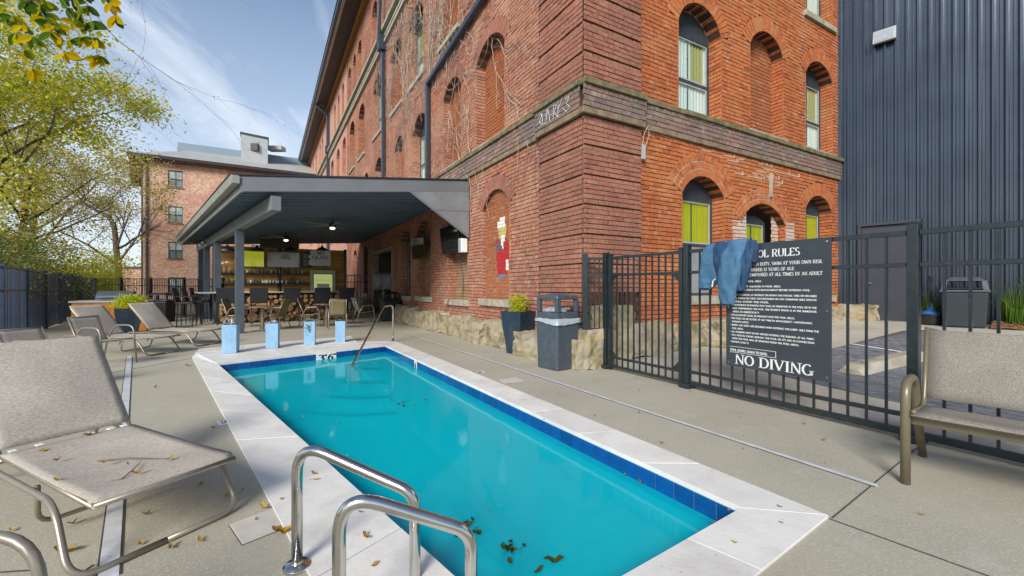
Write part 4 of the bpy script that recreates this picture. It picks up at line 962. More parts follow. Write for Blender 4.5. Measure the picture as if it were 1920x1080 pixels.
b_ = MB(); mbox(b_, .46, 1.52, .44, .465, -.02, .09); b_.build('threshold', M['steel'], df_)
b_ = MB(); mbox(b_, .54, .6, 1.36, 1.44, .01, .05); q = MD*.57+MN*.07; b_.tube([MD*.57+MN*.02+UP*1.4, MD*.57+MN*.08+UP*1.4, MD*.69+MN*.08+UP*1.4], .012, 6); b_.build('lever_handle', M['steel'], df_)
fl = thing('wall_floodlight', 'grey box floodlight mounted high on the ribbed metal wall', 'light fixture', MW0+MD*.92+UP*7.55)
b_ = MB(); b_.hexa([MD*-.22+MN*.07+UP*-.12, MD*.22+MN*.07+UP*-.12, MD*.22+MN*.22+UP*-.14, MD*-.22+MN*.22+UP*-.14, MD*-.22+MN*.07+UP*.22, MD*.22+MN*.07+UP*.22, MD*.22+MN*.12+UP*.2, MD*-.22+MN*.12+UP*.2]); b_.build('housing', M['tank'], fl, bevel=.01)
b_ = MB(); b_.hexa([MD*-.18+MN*.20+UP*-.11, MD*.18+MN*.20+UP*-.11, MD*.18+MN*.222+UP*-.11, MD*-.18+MN*.222+UP*-.11, MD*-.18+MN*.10+UP*.17, MD*.18+MN*.10+UP*.17, MD*.18+MN*.135+UP*.17, MD*-.18+MN*.135+UP*.17]); b_.build('lens', M['bag'], fl)

# wheel stop
wa, wb = L(1594, 702), L(1722, 672); wa.z += .0
ws = thing('wheel_stop', 'pale concrete wheel stop lying on the block paving behind the fence', 'wheel stop', wa, 0)
d = (wb-wa).normalized(); n_ = Vector((-d.y, d.x, 0)).normalized(); ln = (wb-wa).length
def wsec(x, w, h): return [d*x-n_*w, d*x+n_*w, d*x+n_*w*.55+UP*h, d*x-n_*w*.55+UP*h]
b_ = MB(); ss = [wsec(0, .17, .07), wsec(.10, .17, .13), wsec(ln-.10, .17, .13), wsec(ln, .17, .07)]
for i in range(3): b_.add(ss[i]+ss[i+1], [(0, 4, 5, 1), (1, 5, 6, 2), (2, 6, 7, 3), (3, 7, 4, 0)])
b_.add(ss[0], [(0, 1, 2, 3)]); b_.add(ss[3], [(3, 2, 1, 0)]); b_.build('concrete_bar', M['stone'], ws, bevel=.015)
b_ = MB(); b_.lathe([(.02, 0), (.02, .004)], d*.28+UP*.132, 8); b_.lathe([(.02, 0), (.02, .004)], d*(ln-.28)+UP*.132, 8); b_.build('fixing_hole', M['joint'], ws)

# ------------------------------------------------------------------ leaves and foliage helpers
def leafquad(mb, c, size, rnd, droop=None, m=0):
    v = Vector((rnd.gauss(0, 1), rnd.gauss(0, 1), rnd.gauss(0, .7))).normalized(); w = v.orthogonal().normalized(); w.rotate(Matrix.Rotation(rnd.random()*6.28, 3, v))
    u = v*size*.5; w = w*size*.3
    mb.add([c-u, c+w*.9, c+u, c-w*.9], [(0, 1, 2, 3)], m)
def shrub(mb, c, rx, ry, rz_, n, size, rnd, clumps=14, sh=.33):
    cl = []
    for _ in range(clumps):
        v = Vector((rnd.gauss(0, 1), rnd.gauss(0, 1), rnd.gauss(0, 1))).normalized()*rnd.uniform(.3, .95); cl.append(Vector((v.x*rx, v.y*ry, v.z*rz_)))
    for i in range(n):
        b = rnd.choice(cl); q = b+Vector((rnd.gauss(0, rx*sh), rnd.gauss(0, ry*sh), rnd.gauss(0, rz_*sh)))
        if (q.x/rx)**2+(q.y/ry)**2+(q.z/rz_)**2 > 1.6: continue
        leafquad(mb, c+q, size*rnd.uniform(.6, 1.4), rnd)
def branchy(mb, p, d, ln, r, depth, rnd, tips, up=.05, spread=.7, kmin=2, kmax=3, n=5, seg=5):
    pts = [Vector(p)]; rr = [r]; d = Vector(d).normalized()
    for i in range(seg):
        d = (d+Vector((rnd.gauss(0, .12), rnd.gauss(0, .12), rnd.gauss(0, .10)+up))).normalized(); pts.append(pts[-1]+d*ln/seg); rr.append(r*(1-.5*(i+1)/seg))
    mb.tube(pts, rr, n if r > .03 else 3, cap=False)
    if depth <= 1: tips += pts[1:]
    if depth == 0: return
    for k in range(rnd.randint(kmin, kmax)):
        f = rnd.uniform(.35, 1); i = min(seg, int(f*seg)+0); nd = (d+Vector((rnd.gauss(0, spread), rnd.gauss(0, spread), rnd.gauss(0, spread*.6)))).normalized()
        branchy(mb, pts[i], nd, ln*rnd.uniform(.5, .8), rr[i]*.65, depth-1, rnd, tips, up, spread, kmin, kmax, n, seg)

# ------------------------------------------------------------------ things against the metal wall
def dome_bin(name, lab, loc, rz, w, h, mt, mc):
    t_ = thing(name, lab, 'rubbish bin', loc, rz); b = w*.46
    m_ = MB(); z1 = h*.70; m_.hexa([(-b, -b, 0), (b, -b, 0), (b, b, 0), (-b, b, 0), (-w/2, -w/2, z1), (w/2, -w/2, z1), (w/2, w/2, z1), (-w/2, w/2, z1)]); m_.build('bin_body', mt, t_, bevel=.03)
    m_ = MB(); m_.box((0, 0, z1+.02), (w+.06, w+.06, .05)); m_.build('rim', mc, t_, bevel=.015)
    k = w/2+.01
    for sx in (-1, 1):
        for sy in (-1, 1): m_ = MB(); m_.hexa([(sx*k-(sx*.09 if sx > 0 else 0)-(0), sy*k-(.09 if sy > 0 else 0), z1+.045)]*1+[(sx*k+(.09 if sx < 0 else 0), sy*k-(.09 if sy > 0 else 0), z1+.045), (sx*k+(.09 if sx < 0 else 0), sy*k+(.09 if sy < 0 else 0), z1+.045), (sx*k-(.09 if sx > 0 else 0), sy*k+(.09 if sy < 0 else 0), z1+.045)]+[(sx*k*.8-.04, sy*k*.8-.04, h*.93), (sx*k*.8+.04, sy*k*.8-.04, h*.93), (sx*k*.8+.04, sy*k*.8+.04, h*.93), (sx*k*.8-.04, sy*k*.8+.04, h*.93)]); m_.build('hood_pillar', mc, t_, bevel=.008)
    m_ = MB(); m_.hexa([(-k*.86, -k*.86, h*.92), (k*.86, -k*.86, h*.92), (k*.86, k*.86, h*.92), (-k*.86, k*.86, h*.92), (-k*.6, -k*.6, h), (k*.6, -k*.6, h), (k*.6, k*.6, h), (-k*.6, k*.6, h)]); m_.build('hood_top', mc, t_, bevel=.02)
    m_ = MB(); m_.box((0, 0, z1+.08), (w-.02, w-.02, .02)); m_.build('dark_opening', M['ink'], t_)
    return t_
q = MW0+MD*2.28+MN*.55; q.z = lotz(q.x, q.y)
dome_bin('rubbish_bin', 'dark grey bin with angled open hood against the ribbed metal wall', q, R(-46), .70, 1.08, M['canr'], M['canb'])
q = MW0+MD*1.78+MN*.42; q.z = lotz(q.x, q.y)
pt_ = thing('plant_tub', 'low black tub with thin wild grass and a blue funnel beside the metal wall bin', 'plant pot', q)
MB().lathe([(.17, 0), (.22, .02), (.25, .2), (.27, .21), (.27, .25), (.24, .25), (.22, .2)], (0, 0, 0), 18).build('tub', M['black'], pt_, smooth=False)
MB().lathe([(.2, .24), (.16, .29), (.07, .33), (.05, .45), (.04, .5)], (-.03, 0, 0), 14).build('blue_cone', mat('blue_plastic', (.03, .12, .36), .4), pt_)
MB().tube([(.05, .1, .2), (.06, .1, .98), (.06, .1, 1.12)], [.02, .02, .035], 8).build('black_wand', M['black'], pt_)
rg = random.Random(11)
def blades(mb, c, r_, h, n, rnd, w=.008, bend=.35):
    for i in range(n):
        a = rnd.random()*6.28; rr_ = r_*math.sqrt(rnd.random()); p = Vector(c)+Vector((math.cos(a)*rr_, math.sin(a)*rr_, 0)); hh = h*rnd.uniform(.5, 1.1)
        ld_ = Vector((math.cos(a+rnd.gauss(0, .8)), math.sin(a+rnd.gauss(0, .8)), 0)); wd = Vector((-ld_.y, ld_.x, 0))*w
        q1 = p+UP*hh*.55+ld_*hh*bend*.2; q2 = p+UP*hh+ld_*hh*bend*rnd.uniform(.5, 1.5)
        mb.add([p-wd, p+wd, q1+wd*.8, q1-wd*.8, q2], [(0, 1, 2, 3), (3, 2, 4)])
b_ = MB(); blades(b_, (.02, .05, .2), .16, .62, 70, rg, .006, .5); b_.build('wild_grass', M['grass'], pt_, recalc=False)
# planting bed with tall grass at the right edge
bedc = [MW0+MD*2.75+MN*.15, MW0+MD*5.5+MN*.15, MW0+MD*5.5+MN*1.0, MW0+MD*2.65+MN*.95]
b_ = MB()
for i in range(12):
    for j in range(5):
        def bp(a, c): p = bedc[0].lerp(bedc[1], a).lerp(bedc[3].lerp(bedc[2], a), c); p.z = lotz(p.x, p.y)+.02+.09*math.sin(math.pi*min(1, max(0, c)))*1+.03*noise.noise(p*5); return p
        b_.quad(bp(i/12, j/5), bp((i+1)/12, j/5), bp((i+1)/12, (j+1)/5), bp(i/12, (j+1)/5))
rm = random.Random(4)
for i in range(1400):
    p = bp(rm.random(), rm.random()); p.z += .02; leafquad(b_, p, .05, rm)
b_.build('mulch_bed', M['mulch'], kind='structure', recalc=False)
for k, (a, dd) in enumerate(((3.05, .5), (3.5, .42), (4.0, .55), (4.6, .5))):
    q = MW0+MD*a+MN*dd; q.z = lotz(q.x, q.y)+.07
    g_ = MB(); blades(g_, (0, 0, 0), .24, 1.05 if k else .9, 240, rg, .007, .5)
    o = g_.build('ornamental_grass', M['grass'], loc=q, recalc=False)
    tag(o, ['tall green grass clump right behind the hooded bin by the metal wall', 'tall green grass clump second from the bin, in the mulch bed', 'tall green grass clump third from the bin, at the frame edge', 'tall green grass clump farthest from the bin in the mulch bed'][k], 'ornamental grass', 'grass clumps along the metal wall')

# ------------------------------------------------------------------ iron fence between the pool deck and the car park
def iron_panel(root, t0, t1, pick, zt=1.78, rails=((1.755, .045), (1.485, .038), (.215, .038), (.07, .06)), d=0, org=None):
    """origin of root is PF(0,0); t runs towards the camera"""
    o = root.location
    def pt(t, z, dd=0): return PF(t, z, dd)-o
    for z_, h_ in rails: MB().bar(pt(t0, z_), pt(t1, z_), .038, h_).build('rail', M['fence'], root, bevel=.004)
    n_ = max(1, round((t1-t0)/pick)); me = None; ang = math.atan2(A.y, A.x)
    for i in range(1, n_):
        t = t0+(t1-t0)*i/n_
        if me is None: o1 = MB().box((0, 0, (zt-.05)/2+.03), (.019, .019, zt-.09)).build('picket', M['fence'], root); me = o1.data; o1.location = pt(t, 0); o1.rotation_euler = (0, 0, ang)
        else: inst(me, 'picket', root, pt(t, 0), (0, 0, ang))
def iron_post(root, t, w=.075, h=1.83, dd=0, foot=True):
    o = root.location; p = PF(t, 0, dd)-o; ang = math.atan2(A.y, A.x)
    x = MB().box((0, 0, h/2), (w, w, h)).build('post', M['fence'], root, loc=p, bevel=.005); x.rotation_euler = (0, 0, ang)
    c = MB().box((0, 0, h+.006), (w+.012, w+.012, .02)).build('post_cap', M['fence'], x, bevel=.005)
    if foot:
        f = MB().box((0, 0, .035), (w+.08, w+.08, .06)).build('post_shoe', M['fence'], x, bevel=.012)
        for sx in (-1, 1): MB().lathe([(.01, 0), (.01, .02), (.004, .026)], (sx*(w/2+.028), -(w/2+.02), .065), 6).build('bolt', M['steel'], f)
fn1 = thing('iron_fence', 'dark iron picket fence panels carrying the pool rules sign', 'fence', PF(0, 0), 0)
iron_post(fn1, 0); iron_post(fn1, 2.22); iron_panel(fn1, .04, 2.18, .142); iron_panel(fn1, 2.26, 4.6, .142); iron_post(fn1, 4.64)
gt = thing('iron_gate', 'closed dark iron gate between the pool deck and the footpath', 'gate', PF(-1.2, 0), 0)
iron_post(gt, -.085, .06, 1.80, foot=False); iron_post(gt, -1.42, .06, 1.80, foot=False)
iron_panel(gt, -1.39, -.115, .118, rails=((1.755, .04), (1.485, .035), (.20, .035), (.06, .04)))
for (ta, tb, za, zb) in ((-.12, -.24, 1.47, 1.36), (-.12, -.24, .21, .33), (-1.38, -1.28, 1.47, 1.37), (-1.38, -1.28, .21, .32)):
    o_ = gt.location; MB().slab([PF(ta, za)-o_+B*.008, PF(tb, za)-o_+B*.008, PF(ta, zb)-o_+B*.008], -B*.016).build('gusset', M['fence'], gt)
lk = thing('fence_return', 'short iron fence piece joining the gate post to the brick corner', 'fence', PF(-1.52, 0), 0)
iron_post(lk, -1.52)
pe = Vector((1.170, 6.86, 0)); o_ = lk.location; ps = PF(-1.56, 0)
MB().box((pe.x-o_.x, pe.y-o_.y, 1.22), (.09, .09, 1.22)).build('post', M['fence'], lk, bevel=.005)
for z_, f1 in ((1.755, 1), (1.485, 1), (.62, 1), (.21, .34), (.07, .34)):
    a, b2 = Vector((ps.x, ps.y, z_)), Vector((pe.x, pe.y, z_)); b2 = a.lerp(b2, f1); MB().bar(a-o_, b2-o_, .035, .04).build('rail', M['fence'], lk)
for i, zb in ((1, .05), (2, .45), (3, .62)):
    p = ps.lerp(pe, i/4)-o_; MB().box((p.x, p.y, (1.76+zb)/2), (.019, .019, 1.76-zb)).build('picket', M['fence'], lk)
# open leaf and post behind the gate
ba, bb = Vector((1.80, 7.45, 0)), Vector((2.92, 8.28, 0)); ol = thing('iron_fence', 'short dark iron fence standing by the brick wall behind the gate', 'fence', ba)
dd_ = bb-ba
for z_ in (1.72, 1.46, .17): MB().bar(dd_*0+UP*z_, dd_*(1 if z_ < 1 else .98)+UP*z_, .034, .038).build('rail', M['fence'], ol)
for i in range(1, 11): p = dd_*(i/11); MB().box((p.x, p.y, .93), (.019, .019, 1.6)).build('picket', M['fence'], ol)
MB().box((dd_.x, dd_.y, .91), (.07, .07, 1.82)).build('post', M['fence'], ol, bevel=.005); MB().box((dd_.x, dd_.y, .03), (.17, .15, .05)).build('post_shoe', M['fence'], ol, bevel=.01)

# ------------------------------------------------------------------ serif lettering, built as strokes
def arc(cx, cy, rx, ry, a0, a1, n=6): return [(cx+rx*math.cos(R(a0+(a1-a0)*i/n)), cy+ry*math.sin(R(a0+(a1-a0)*i/n))) for i in range(n+1)]
GL = {   # width, strokes, serif points
'A': (.78, [[(.08, 0), (.38, 1)], [(.38, 1), (.70, 0)], [(.18, .34), (.58, .34)]], [(.08, 0), (.70, 0)]),
'B': (.70, [[(.14, 0), (.14, 1)], [(.14, 1), (.38, 1)]+arc(.38, .76, .2, .24, 90, -90)+[(.14, .52)], [(.14, .52), (.4, .52)]+arc(.4, .26, .24, .26, 90, -90)+[(.14, 0)]], []),
'C': (.74, [arc(.40, .5, .32, .5, 45, 315, 12)], []),
'D': (.80, [[(.14, 0), (.14, 1)], [(.14, 1), (.34, 1)]+arc(.34, .5, .38, .5, 90, -90, 10)+[(.14, 0)]], [(.1, 0), (.1, 1)]),
'E': (.66, [[(.14, 0), (.14, 1)], [(.14, 1), (.56, 1), (.56, .86)], [(.14, .52), (.46, .52)], [(.14, 0), (.58, 0), (.58, .15)]], []),
'F': (.62, [[(.14, 0), (.14, 1)], [(.14, 1), (.56, 1), (.56, .85)], [(.14, .52), (.46, .52)]], [(.14, 0)]),
'G': (.80, [arc(.40, .5, .32, .5, 50, 350, 12), [(.68, .42), (.68, .06)]], [(.68, .42)]),
'H': (.84, [[(.14, 0), (.14, 1)], [(.70, 0), (.70, 1)], [(.14, .5), (.70, .5)]], [(.14, 0), (.14, 1), (.70, 0), (.70, 1)]),
'I': (.40, [[(.2, 0), (.2, 1)]], [(.2, 0), (.2, 1)]),
'J': (.5, [[(.32, 1), (.32, .2)]+arc(.2, .2, .12, .2, 0, -160, 5)], [(.32, 1)]),
'K': (.80, [[(.14, 0), (.14, 1)], [(.64, 1), (.2, .45)], [(.3, .55), (.68, 0)]], [(.14, 0), (.14, 1), (.66, 0)]),
'L': (.64, [[(.14, 0), (.14, 1)], [(.14, 0), (.56, 0), (.58, .2)]], [(.14, 1)]),
'M': (.96, [[(.14, 0), (.14, 1)], [(.14, 1), (.48, .1)], [(.48, .1), (.80, 1)], [(.80, 0), (.80, 1)]], [(.14, 0), (.80, 0)]),
'N': (.84, [[(.14, 0), (.14, 1)], [(.14, 1), (.70, 0)], [(.70, 0), (.70, 1)]], [(.14, 0), (.70, 1)]),
'O': (.84, [arc(.42, .5, .34, .5, 0, 360, 16)], []),
'P': (.68, [[(.14, 0), (.14, 1)], [(.14, 1), (.38, 1)]+arc(.38, .73, .22, .27, 90, -90, 8)+[(.14, .46)]], [(.14, 0)]),
'Q': (.84, [arc(.42, .5, .34, .5, 0, 360, 16), [(.45, .15), (.72, -.15)]], []),
'R': (.76, [[(.14, 0), (.14, 1)], [(.14, 1), (.38, 1)]+arc(.38, .75, .22, .25, 90, -90, 8)+[(.14, .5)], [(.36, .5), (.66, 0)]], [(.14, 0), (.66, 0)]),
'S': (.62, [arc(.31, .75, .2, .25, 40, 270, 8)+arc(.31, .25, .22, .25, 90, -140, 8)], []),
'T': (.72, [[(.36, 0), (.36, 1)], [(.06, .84), (.06, 1), (.66, 1), (.66, .84)]], [(.36, 0)]),
'U': (.82, [[(.14, 1), (.14, .3)]+arc(.42, .3, .28, .3, 180, 360, 8)+[(.70, 1)]], [(.14, 1), (.70, 1)]),
'V': (.80, [[(.08, 1), (.40, 0)], [(.40, 0), (.70, 1)]], [(.08, 1), (.70, 1)]),
'W': (1.1, [[(.06, 1), (.32, 0)], [(.32, 0), (.54, .9)], [(.54, .9), (.78, 0)], [(.78, 0), (1.02, 1)]], [(.06, 1), (1.02, 1)]),
'X': (.78, [[(.1, 1), (.68, 0)], [(.1, 0), (.66, 1)]], []), 'Y': (.78, [[(.08, 1), (.38, .45)], [(.68, 1), (.38, .45)], [(.38, .45), (.38, 0)]], [(.38, 0), (.08, 1), (.68, 1)]),
'Z': (.7, [[(.1, 1), (.6, 1), (.1, 0), (.6, 0)]], []),
'1': (.46, [[(.1, .8), (.24, 1), (.24, 0)]], [(.24, 0)]), '2': (.62, [arc(.3, .72, .2, .28, 160, -30, 7)+[(.08, 0), (.56, 0)]], []),
'3': (.60, [arc(.27, .76, .2, .24, 150, -90, 8), arc(.27, .26, .24, .26, 90, -150, 8)], []), '4': (.64, [[(.44, 0), (.44, 1), (.06, .3), (.6, .3)]], []),
'5': (.6, [[(.5, 1), (.14, 1), (.12, .56)]+arc(.28, .32, .22, .32, 110, -140, 8)], []), '6': (.62, [arc(.31, .3, .22, .3, 0, 360, 12), [(.1, .32), (.2, .75), (.46, 1)]], []), '8': (.62, [arc(.31, .75, .18, .25, 0, 360, 10), arc(.31, .26, .22, .26, 0, 360, 10)], []),
'.': (.28, [[(.12, .0), (.12, .14)]], []), ',': (.28, [[(.14, .1), (.08, -.16)]], []), ':': (.3, [[(.14, .1), (.14, .24)], [(.14, .6), (.14, .74)]], []), '/': (.5, [[(.05, 0), (.42, 1)]], []), "'": (.2, [[(.1, 1.0), (.1, .75)]], []), '"': (.3, [[(.08, 1.0), (.08, .78)], [(.2, 1.0), (.2, .78)]], []), '*': (.5, [[(.15, .38), (.15, .62)], [(.25, .38), (.25, .62)]], []), '-': (.4, [[(.06, .42), (.34, .42)]], []), ' ': (.42, [], [])}
def textw(s): return sum(GL[c][0] for c in s)
def text(mb, s, org, dx, dy, h, width=None, thick=.17, thin=.07, lift=None, depth=.0):
    k = h; kx = h
    if width: kx = width/textw(s)
    nrm = dx.cross(dy).normalized(); x = 0; org = Vector(org)
    def pt(px, py): return org+dx*(px*kx)+dy*(py*k)
    def seg(a, b, w):
        A_ = Vector((a[0], a[1])); B_ = Vector((b[0], b[1])); d_ = (B_-A_)
        if d_.length < 1e-5: return
        d_.normalize(); p_ = Vector((-d_.y, d_.x))*w/2; e = d_*.02
        qs = [A_-p_-e, A_+p_-e, B_+p_+e, B_-p_+e]
        mb.add([pt(q.x, q.y) for q in qs], [(0, 1, 2, 3)])
    for ch in s:
        w, st, sf = GL[ch]
        for pl in st:
            for a, b in zip(pl, pl[1:]):
                dx_, dy_ = b[0]-a[0], b[1]-a[1]; l_ = math.hypot(dx_, dy_)
                f = abs(dy_)/l_ if l_ else 0
                if len(pl) == 2 and dx_*dy_ > 0 and abs(dx_) > .05: f *= .15
                if ch in 'N' and abs(dx_) < 1e-6: f = .2
                seg((a[0]+x, a[1]), (b[0]+x, b[1]), thin+(thick-thin)*f*f)
        for (sx, sy) in sf: seg((sx-.13+x, sy), (sx+.13+x, sy), .055)
        x += w

# ------------------------------------------------------------------ pool rules sign
so = PF(.56, .388, .03); sg = thing('pool_rules_sign', 'charcoal pool rules sign with white serif lettering on the iron fence', 'sign', so)
SW, SH = 1.075, 1.39; dX = -A; dY = UP
b_ = MB(); b_.slab([Vector((0, 0, 0)), dX*SW, dX*SW+dY*SH, dY*SH], -B*.006); b_.build('sign_board', M['sign'], sg)
def line(s, x, y, h, w=None, tk=.17, tn=.08, m='letter', nm='lettering'):
    b_ = MB(); text(b_, s, dX*x+dY*y-B*.0085, dX, dY, h, w, tk, tn); return b_.build(nm, M[m], sg, recalc=False)
line('POOL RULES', .25, 1.235, .076, .55)
line('NO LIFEGUARD ON DUTY. SWIM AT YOUR OWN RISK', .045, 1.145, .033, .955, .17, .09)
line('ALL PERSONS UNDER 12 YEARS OF AGE', .045, 1.085, .032, .70, .17, .09)
line('MUST BE ACCOMPANIED AT ALL TIMES BY AN ADULT', .045, 1.03, .033, .955, .17, .09)
y = .965
for s, w in (('* NO GLASS IN POOL AREA', .36), ('', 0), ('* PETS ARE NOT ALLOWED IN POOL AREA', .56), ('* SHOWER AND CHECK WITH MANAGEMENT BEFORE ENTERING POOL', .84), ('', 0), ('* NO PERSON HAVING AN APPARENT OR KNOWN SKIN DISEASE, SORE OR INFLAMED', .90), ('   EYES, COUGH OR COLD, EAR DISCHARGE OR ANY COMMUNICABLE DISEASE', .90), ('   SHALL ENTER THE POOL', .44), ('* NO BOISTEROUS OR RUNNING PLAY SHALL BE PERMITTED IN THE POOL OR IN THE', .90), ('   AREA SURROUNDING THE POOL. THE NEAREST PHONE IS IN THE IMMEDIATE', .90), ('   AREA IN EMERGENCY', .34), ('* NO GLASSWARE SHALL BE BROUGHT INTO THE POOL AREAS.', .70), ('* THE POOL CAN BE CLOSED AT ANY TIME BY MANAGEMENT / MAINTENANCE', .86), ('   WITHOUT NOTICE', .22), ('* SHIRTS AND SHOES ARE REQUIRED WHEN ENTERING THE LOBBY AREA FROM THE', .92), ('   POOL AREAS.', .16), ('* ALL SWIMMERS MUST BE DRY BEFORE ENTERING THE BUILDING AT ALL TIMES.', .88), ('* ANY PERSON FOUND ABUSING THE POOL OR ITS USE IN CONNECTION', .88), ('   WITH THE POOL WILL BE REMOVED FROM THE POOL AREAS.', .74), ('* BATHING LOAD: 15', .22)):
    if s: line(s, .05, y, .0175, w, .24, .12)
    y -= .0385 if s else .018
line('POOL HOURS: DAWN TO DUSK', .055, .175, .026, .42, .24, .12)
b_ = MB()
for (x0_, y0_, x1_, y1_) in ((.045, .16, .56, .164), (.045, .225, .56, .229), (.56, .16, .565, .229)): b_.slab([dX*x0_+dY*y0_-B*.0085, dX*x1_+dY*y0_-B*.0085, dX*x1_+dY*y1_-B*.0085, dX*x0_+dY*y1_-B*.0085], -B*.0005)
b_.build('lettering_box', M['letter'], sg)
line('NO DIVING', .11, .035, .105, .81)
for x_ in (.035, SW-.035):
    for y_ in (.04, .68, SH-.04): b_ = MB(); b_.tube([dX*x_+dY*y_-B*.006, dX*x_+dY*y_-B*.014], .009, 8); b_.build('screw', M['steel'], sg)
nr_ = None
# jacket thrown over the fence top
jk = thing('jacket', 'blue two-tone jacket hung over the iron fence beside the rules sign', 'jacket', PF(.5, 1.77))
def drape(sec, mt, name, seed, n=18, sub=True):
    """sec: list of (t, z, d, halfwidth, halfthickness) down the length"""
    b_ = MB(); o = jk.location; k = len(sec); rnd = random.Random(seed)
    fine = []
    for i in range(k-1):
        for j in range(6):
            f = j/6; fine.append([sec[i][q]*(1-f)+sec[i+1][q]*f for q in range(5)])
    fine.append(list(sec[-1])); o0 = len(b_.v)
    for i, (t, z_, d_, hw, hth) in enumerate(fine):
        for j in range(n):
            a = 2*math.pi*j/n; ca, sa = math.cos(a), math.sin(a)
            p = PF(t+hw*ca, z_, d_+hth*sa)-o
            w = noise.noise(Vector((t*3+ca*hw*11+seed, z_*8+ca*2, d_*3+sa*2)))*.035+abs(noise.noise(Vector((ca*hw*26+seed*2+z_*9, z_*13, sa))))*.016
            b_.v.append(tuple(p-B*w*(1 if sa > -.2 else .3)+A*w*.5*ca))
    m_ = len(fine)
    for i in range(m_-1):
        for j in range(n): b_.f.append((i*n+j, i*n+(j+1) % n, (i+1)*n+(j+1) % n, (i+1)*n+j)); b_.m.append(0)
    b_.f.append(tuple(range(n))); b_.m.append(0); b_.f.append(tuple((m_-1)*n+j for j in range(n))); b_.m.append(0)
    ob = b_.build(name, M[mt], jk, smooth=True)
    sm = ob.modifiers.new('subdivision', 'SUBSURF'); sm.levels = 2; sm.render_levels = 2
    return ob
drape([(.56, 1.80, .01, .17, .03), (.54, 1.82, .045, .21, .045), (.50, 1.76, .09, .21, .04), (.46, 1.62, .10, .19, .045), (.41, 1.47, .095, .165, .045), (.36, 1.35, .09, .13, .045), (.335, 1.28, .085, .10, .035)], 'jk2', 'left_sleeve', 3)
drape([(.66, 1.81, .0, .20, .03), (.66, 1.84, .05, .23, .05), (.65, 1.76, .115, .21, .045), (.62, 1.6, .13, .16, .05), (.60, 1.45, .12, .11, .045), (.59, 1.36, .11, .06, .03)], 'jk1', 'body', 9)
drape([(0.715, 1.83, .03, .11, .035), (0.725, 1.83, .09, .14, .05), (0.715, 1.66, .17, .145, .055), (0.685, 1.46, .175, .14, .055), (0.660, 1.30, .16, .12, .055), (0.645, 1.17, .15, .095, .045), (0.640, 1.10, .145, .08, .035)], 'jk2', 'right_sleeve', 15)
drape([(0.845, 1.82, .02, .06, .03), (0.865, 1.80, .08, .085, .05), (0.855, 1.62, .12, .08, .05), (0.825, 1.42, .12, .06, .045), (0.785, 1.25, .12, .04, .03)], 'jk1', 'side_panel', 21)
drape([(0.935, 1.77, .05, .03, .03), (0.930, 1.70, .08, .04, .04), (0.915, 1.56, .08, .035, .03)], 'jk3', 'lining', 27)
drape([(0.640, 1.115, .148, .075, .03), (0.635, 1.08, .148, .065, .028)], 'jk3', 'cuff', 33); drape([(.335, 1.29, .085, .095, .03), (.33, 1.26, .085, .08, .026)], 'jk3', 'cuff', 35)
b_ = MB(); o = jk.location; b_.tube([PF(.45, 1.30, .14)-o, PF(.47, 1.37, .15)-o, PF(.50, 1.39, .155)-o], .008, 5); b_.build('zip', M['white'], jk)

# ------------------------------------------------------------------ bench in front of the fence
BD = Vector((.636, -.771, 0)).normalized(); BN = Vector((.771, .636, 0)).normalized()   # along the seat, towards the back
bn = thing('sling_bench', 'two-seat sling bench with taupe metal arms in front of the fence', 'bench', (2.60, 2.82, 0))
def bp_(x, y, z): return BD*x+BN*y+UP*z
WBN = 1.25
for k, x in enumerate((0, WBN)):
    b_ = MB(); pts = fillet([bp_(x, 0, 0), bp_(x, .0, .67), bp_(x, .33, .67), bp_(x, .50, .30), bp_(x, .72, 0)], [.0, .13, .12, .05, 0], 6); b_.tube(pts, .027, 10, flat=1.0, cap=True); b_.build('arm', M['champ2'], bn, smooth=True)
b_ = MB(); b_.bar(bp_(.02, .06, .425), bp_(WBN-.02, .06, .425), .03, .07); b_.bar(bp_(.02, .46, .36), bp_(WBN-.02, .46, .36), .03, .05); b_.build('seat_rail', M['champ2'], bn, bevel=.006)
b_ = MB()
for x in (.04, WBN-.04): b_.tube(fillet([bp_(x, -.02, .485), bp_(x, .42, .445), bp_(x, .58, 1.0)], .09, 5), .014, 8)
b_.build('sling_rail', M['champ2'], bn, smooth=True)
def sheetgrid(f, nu, nv, th=0.004):
    b_ = MB(); o = len(b_.v)
    for i in range(nu+1):
        for j in range(nv+1): b_.v.append(tuple(f(i/nu, j/nv)))
    for i in range(nu):
        for j in range(nv): b_.f.append((i*(nv+1)+j, i*(nv+1)+j+1, (i+1)*(nv+1)+j+1, (i+1)*(nv+1)+j)); b_.m.append(0)
    return b_
def cloth(f, nu, nv, name, mt, par, th=.006):
    o = sheetgrid(f, nu, nv).build(name, M[mt], par, smooth=True); s = o.modifiers.new('thickness', 'SOLIDIFY'); s.thickness = th; s.offset = 0; return o
cloth(lambda u, v: bp_(.03+(WBN-.06)*u, -.035+.43*v, .492-.035*v-.022*math.sin(math.pi*u)*math.sin(math.pi*v)+(-.03*max(0, 1-v*9))), 12, 14, 'seat', 'slingo', bn)
cloth(lambda u, v: bp_(.05+(WBN-.10)*u, .445+.135*v+.03*math.sin(math.pi*u)*math.sin(math.pi*v), .505+.48*v), 12, 8, 'backrest', 'slingo', bn)

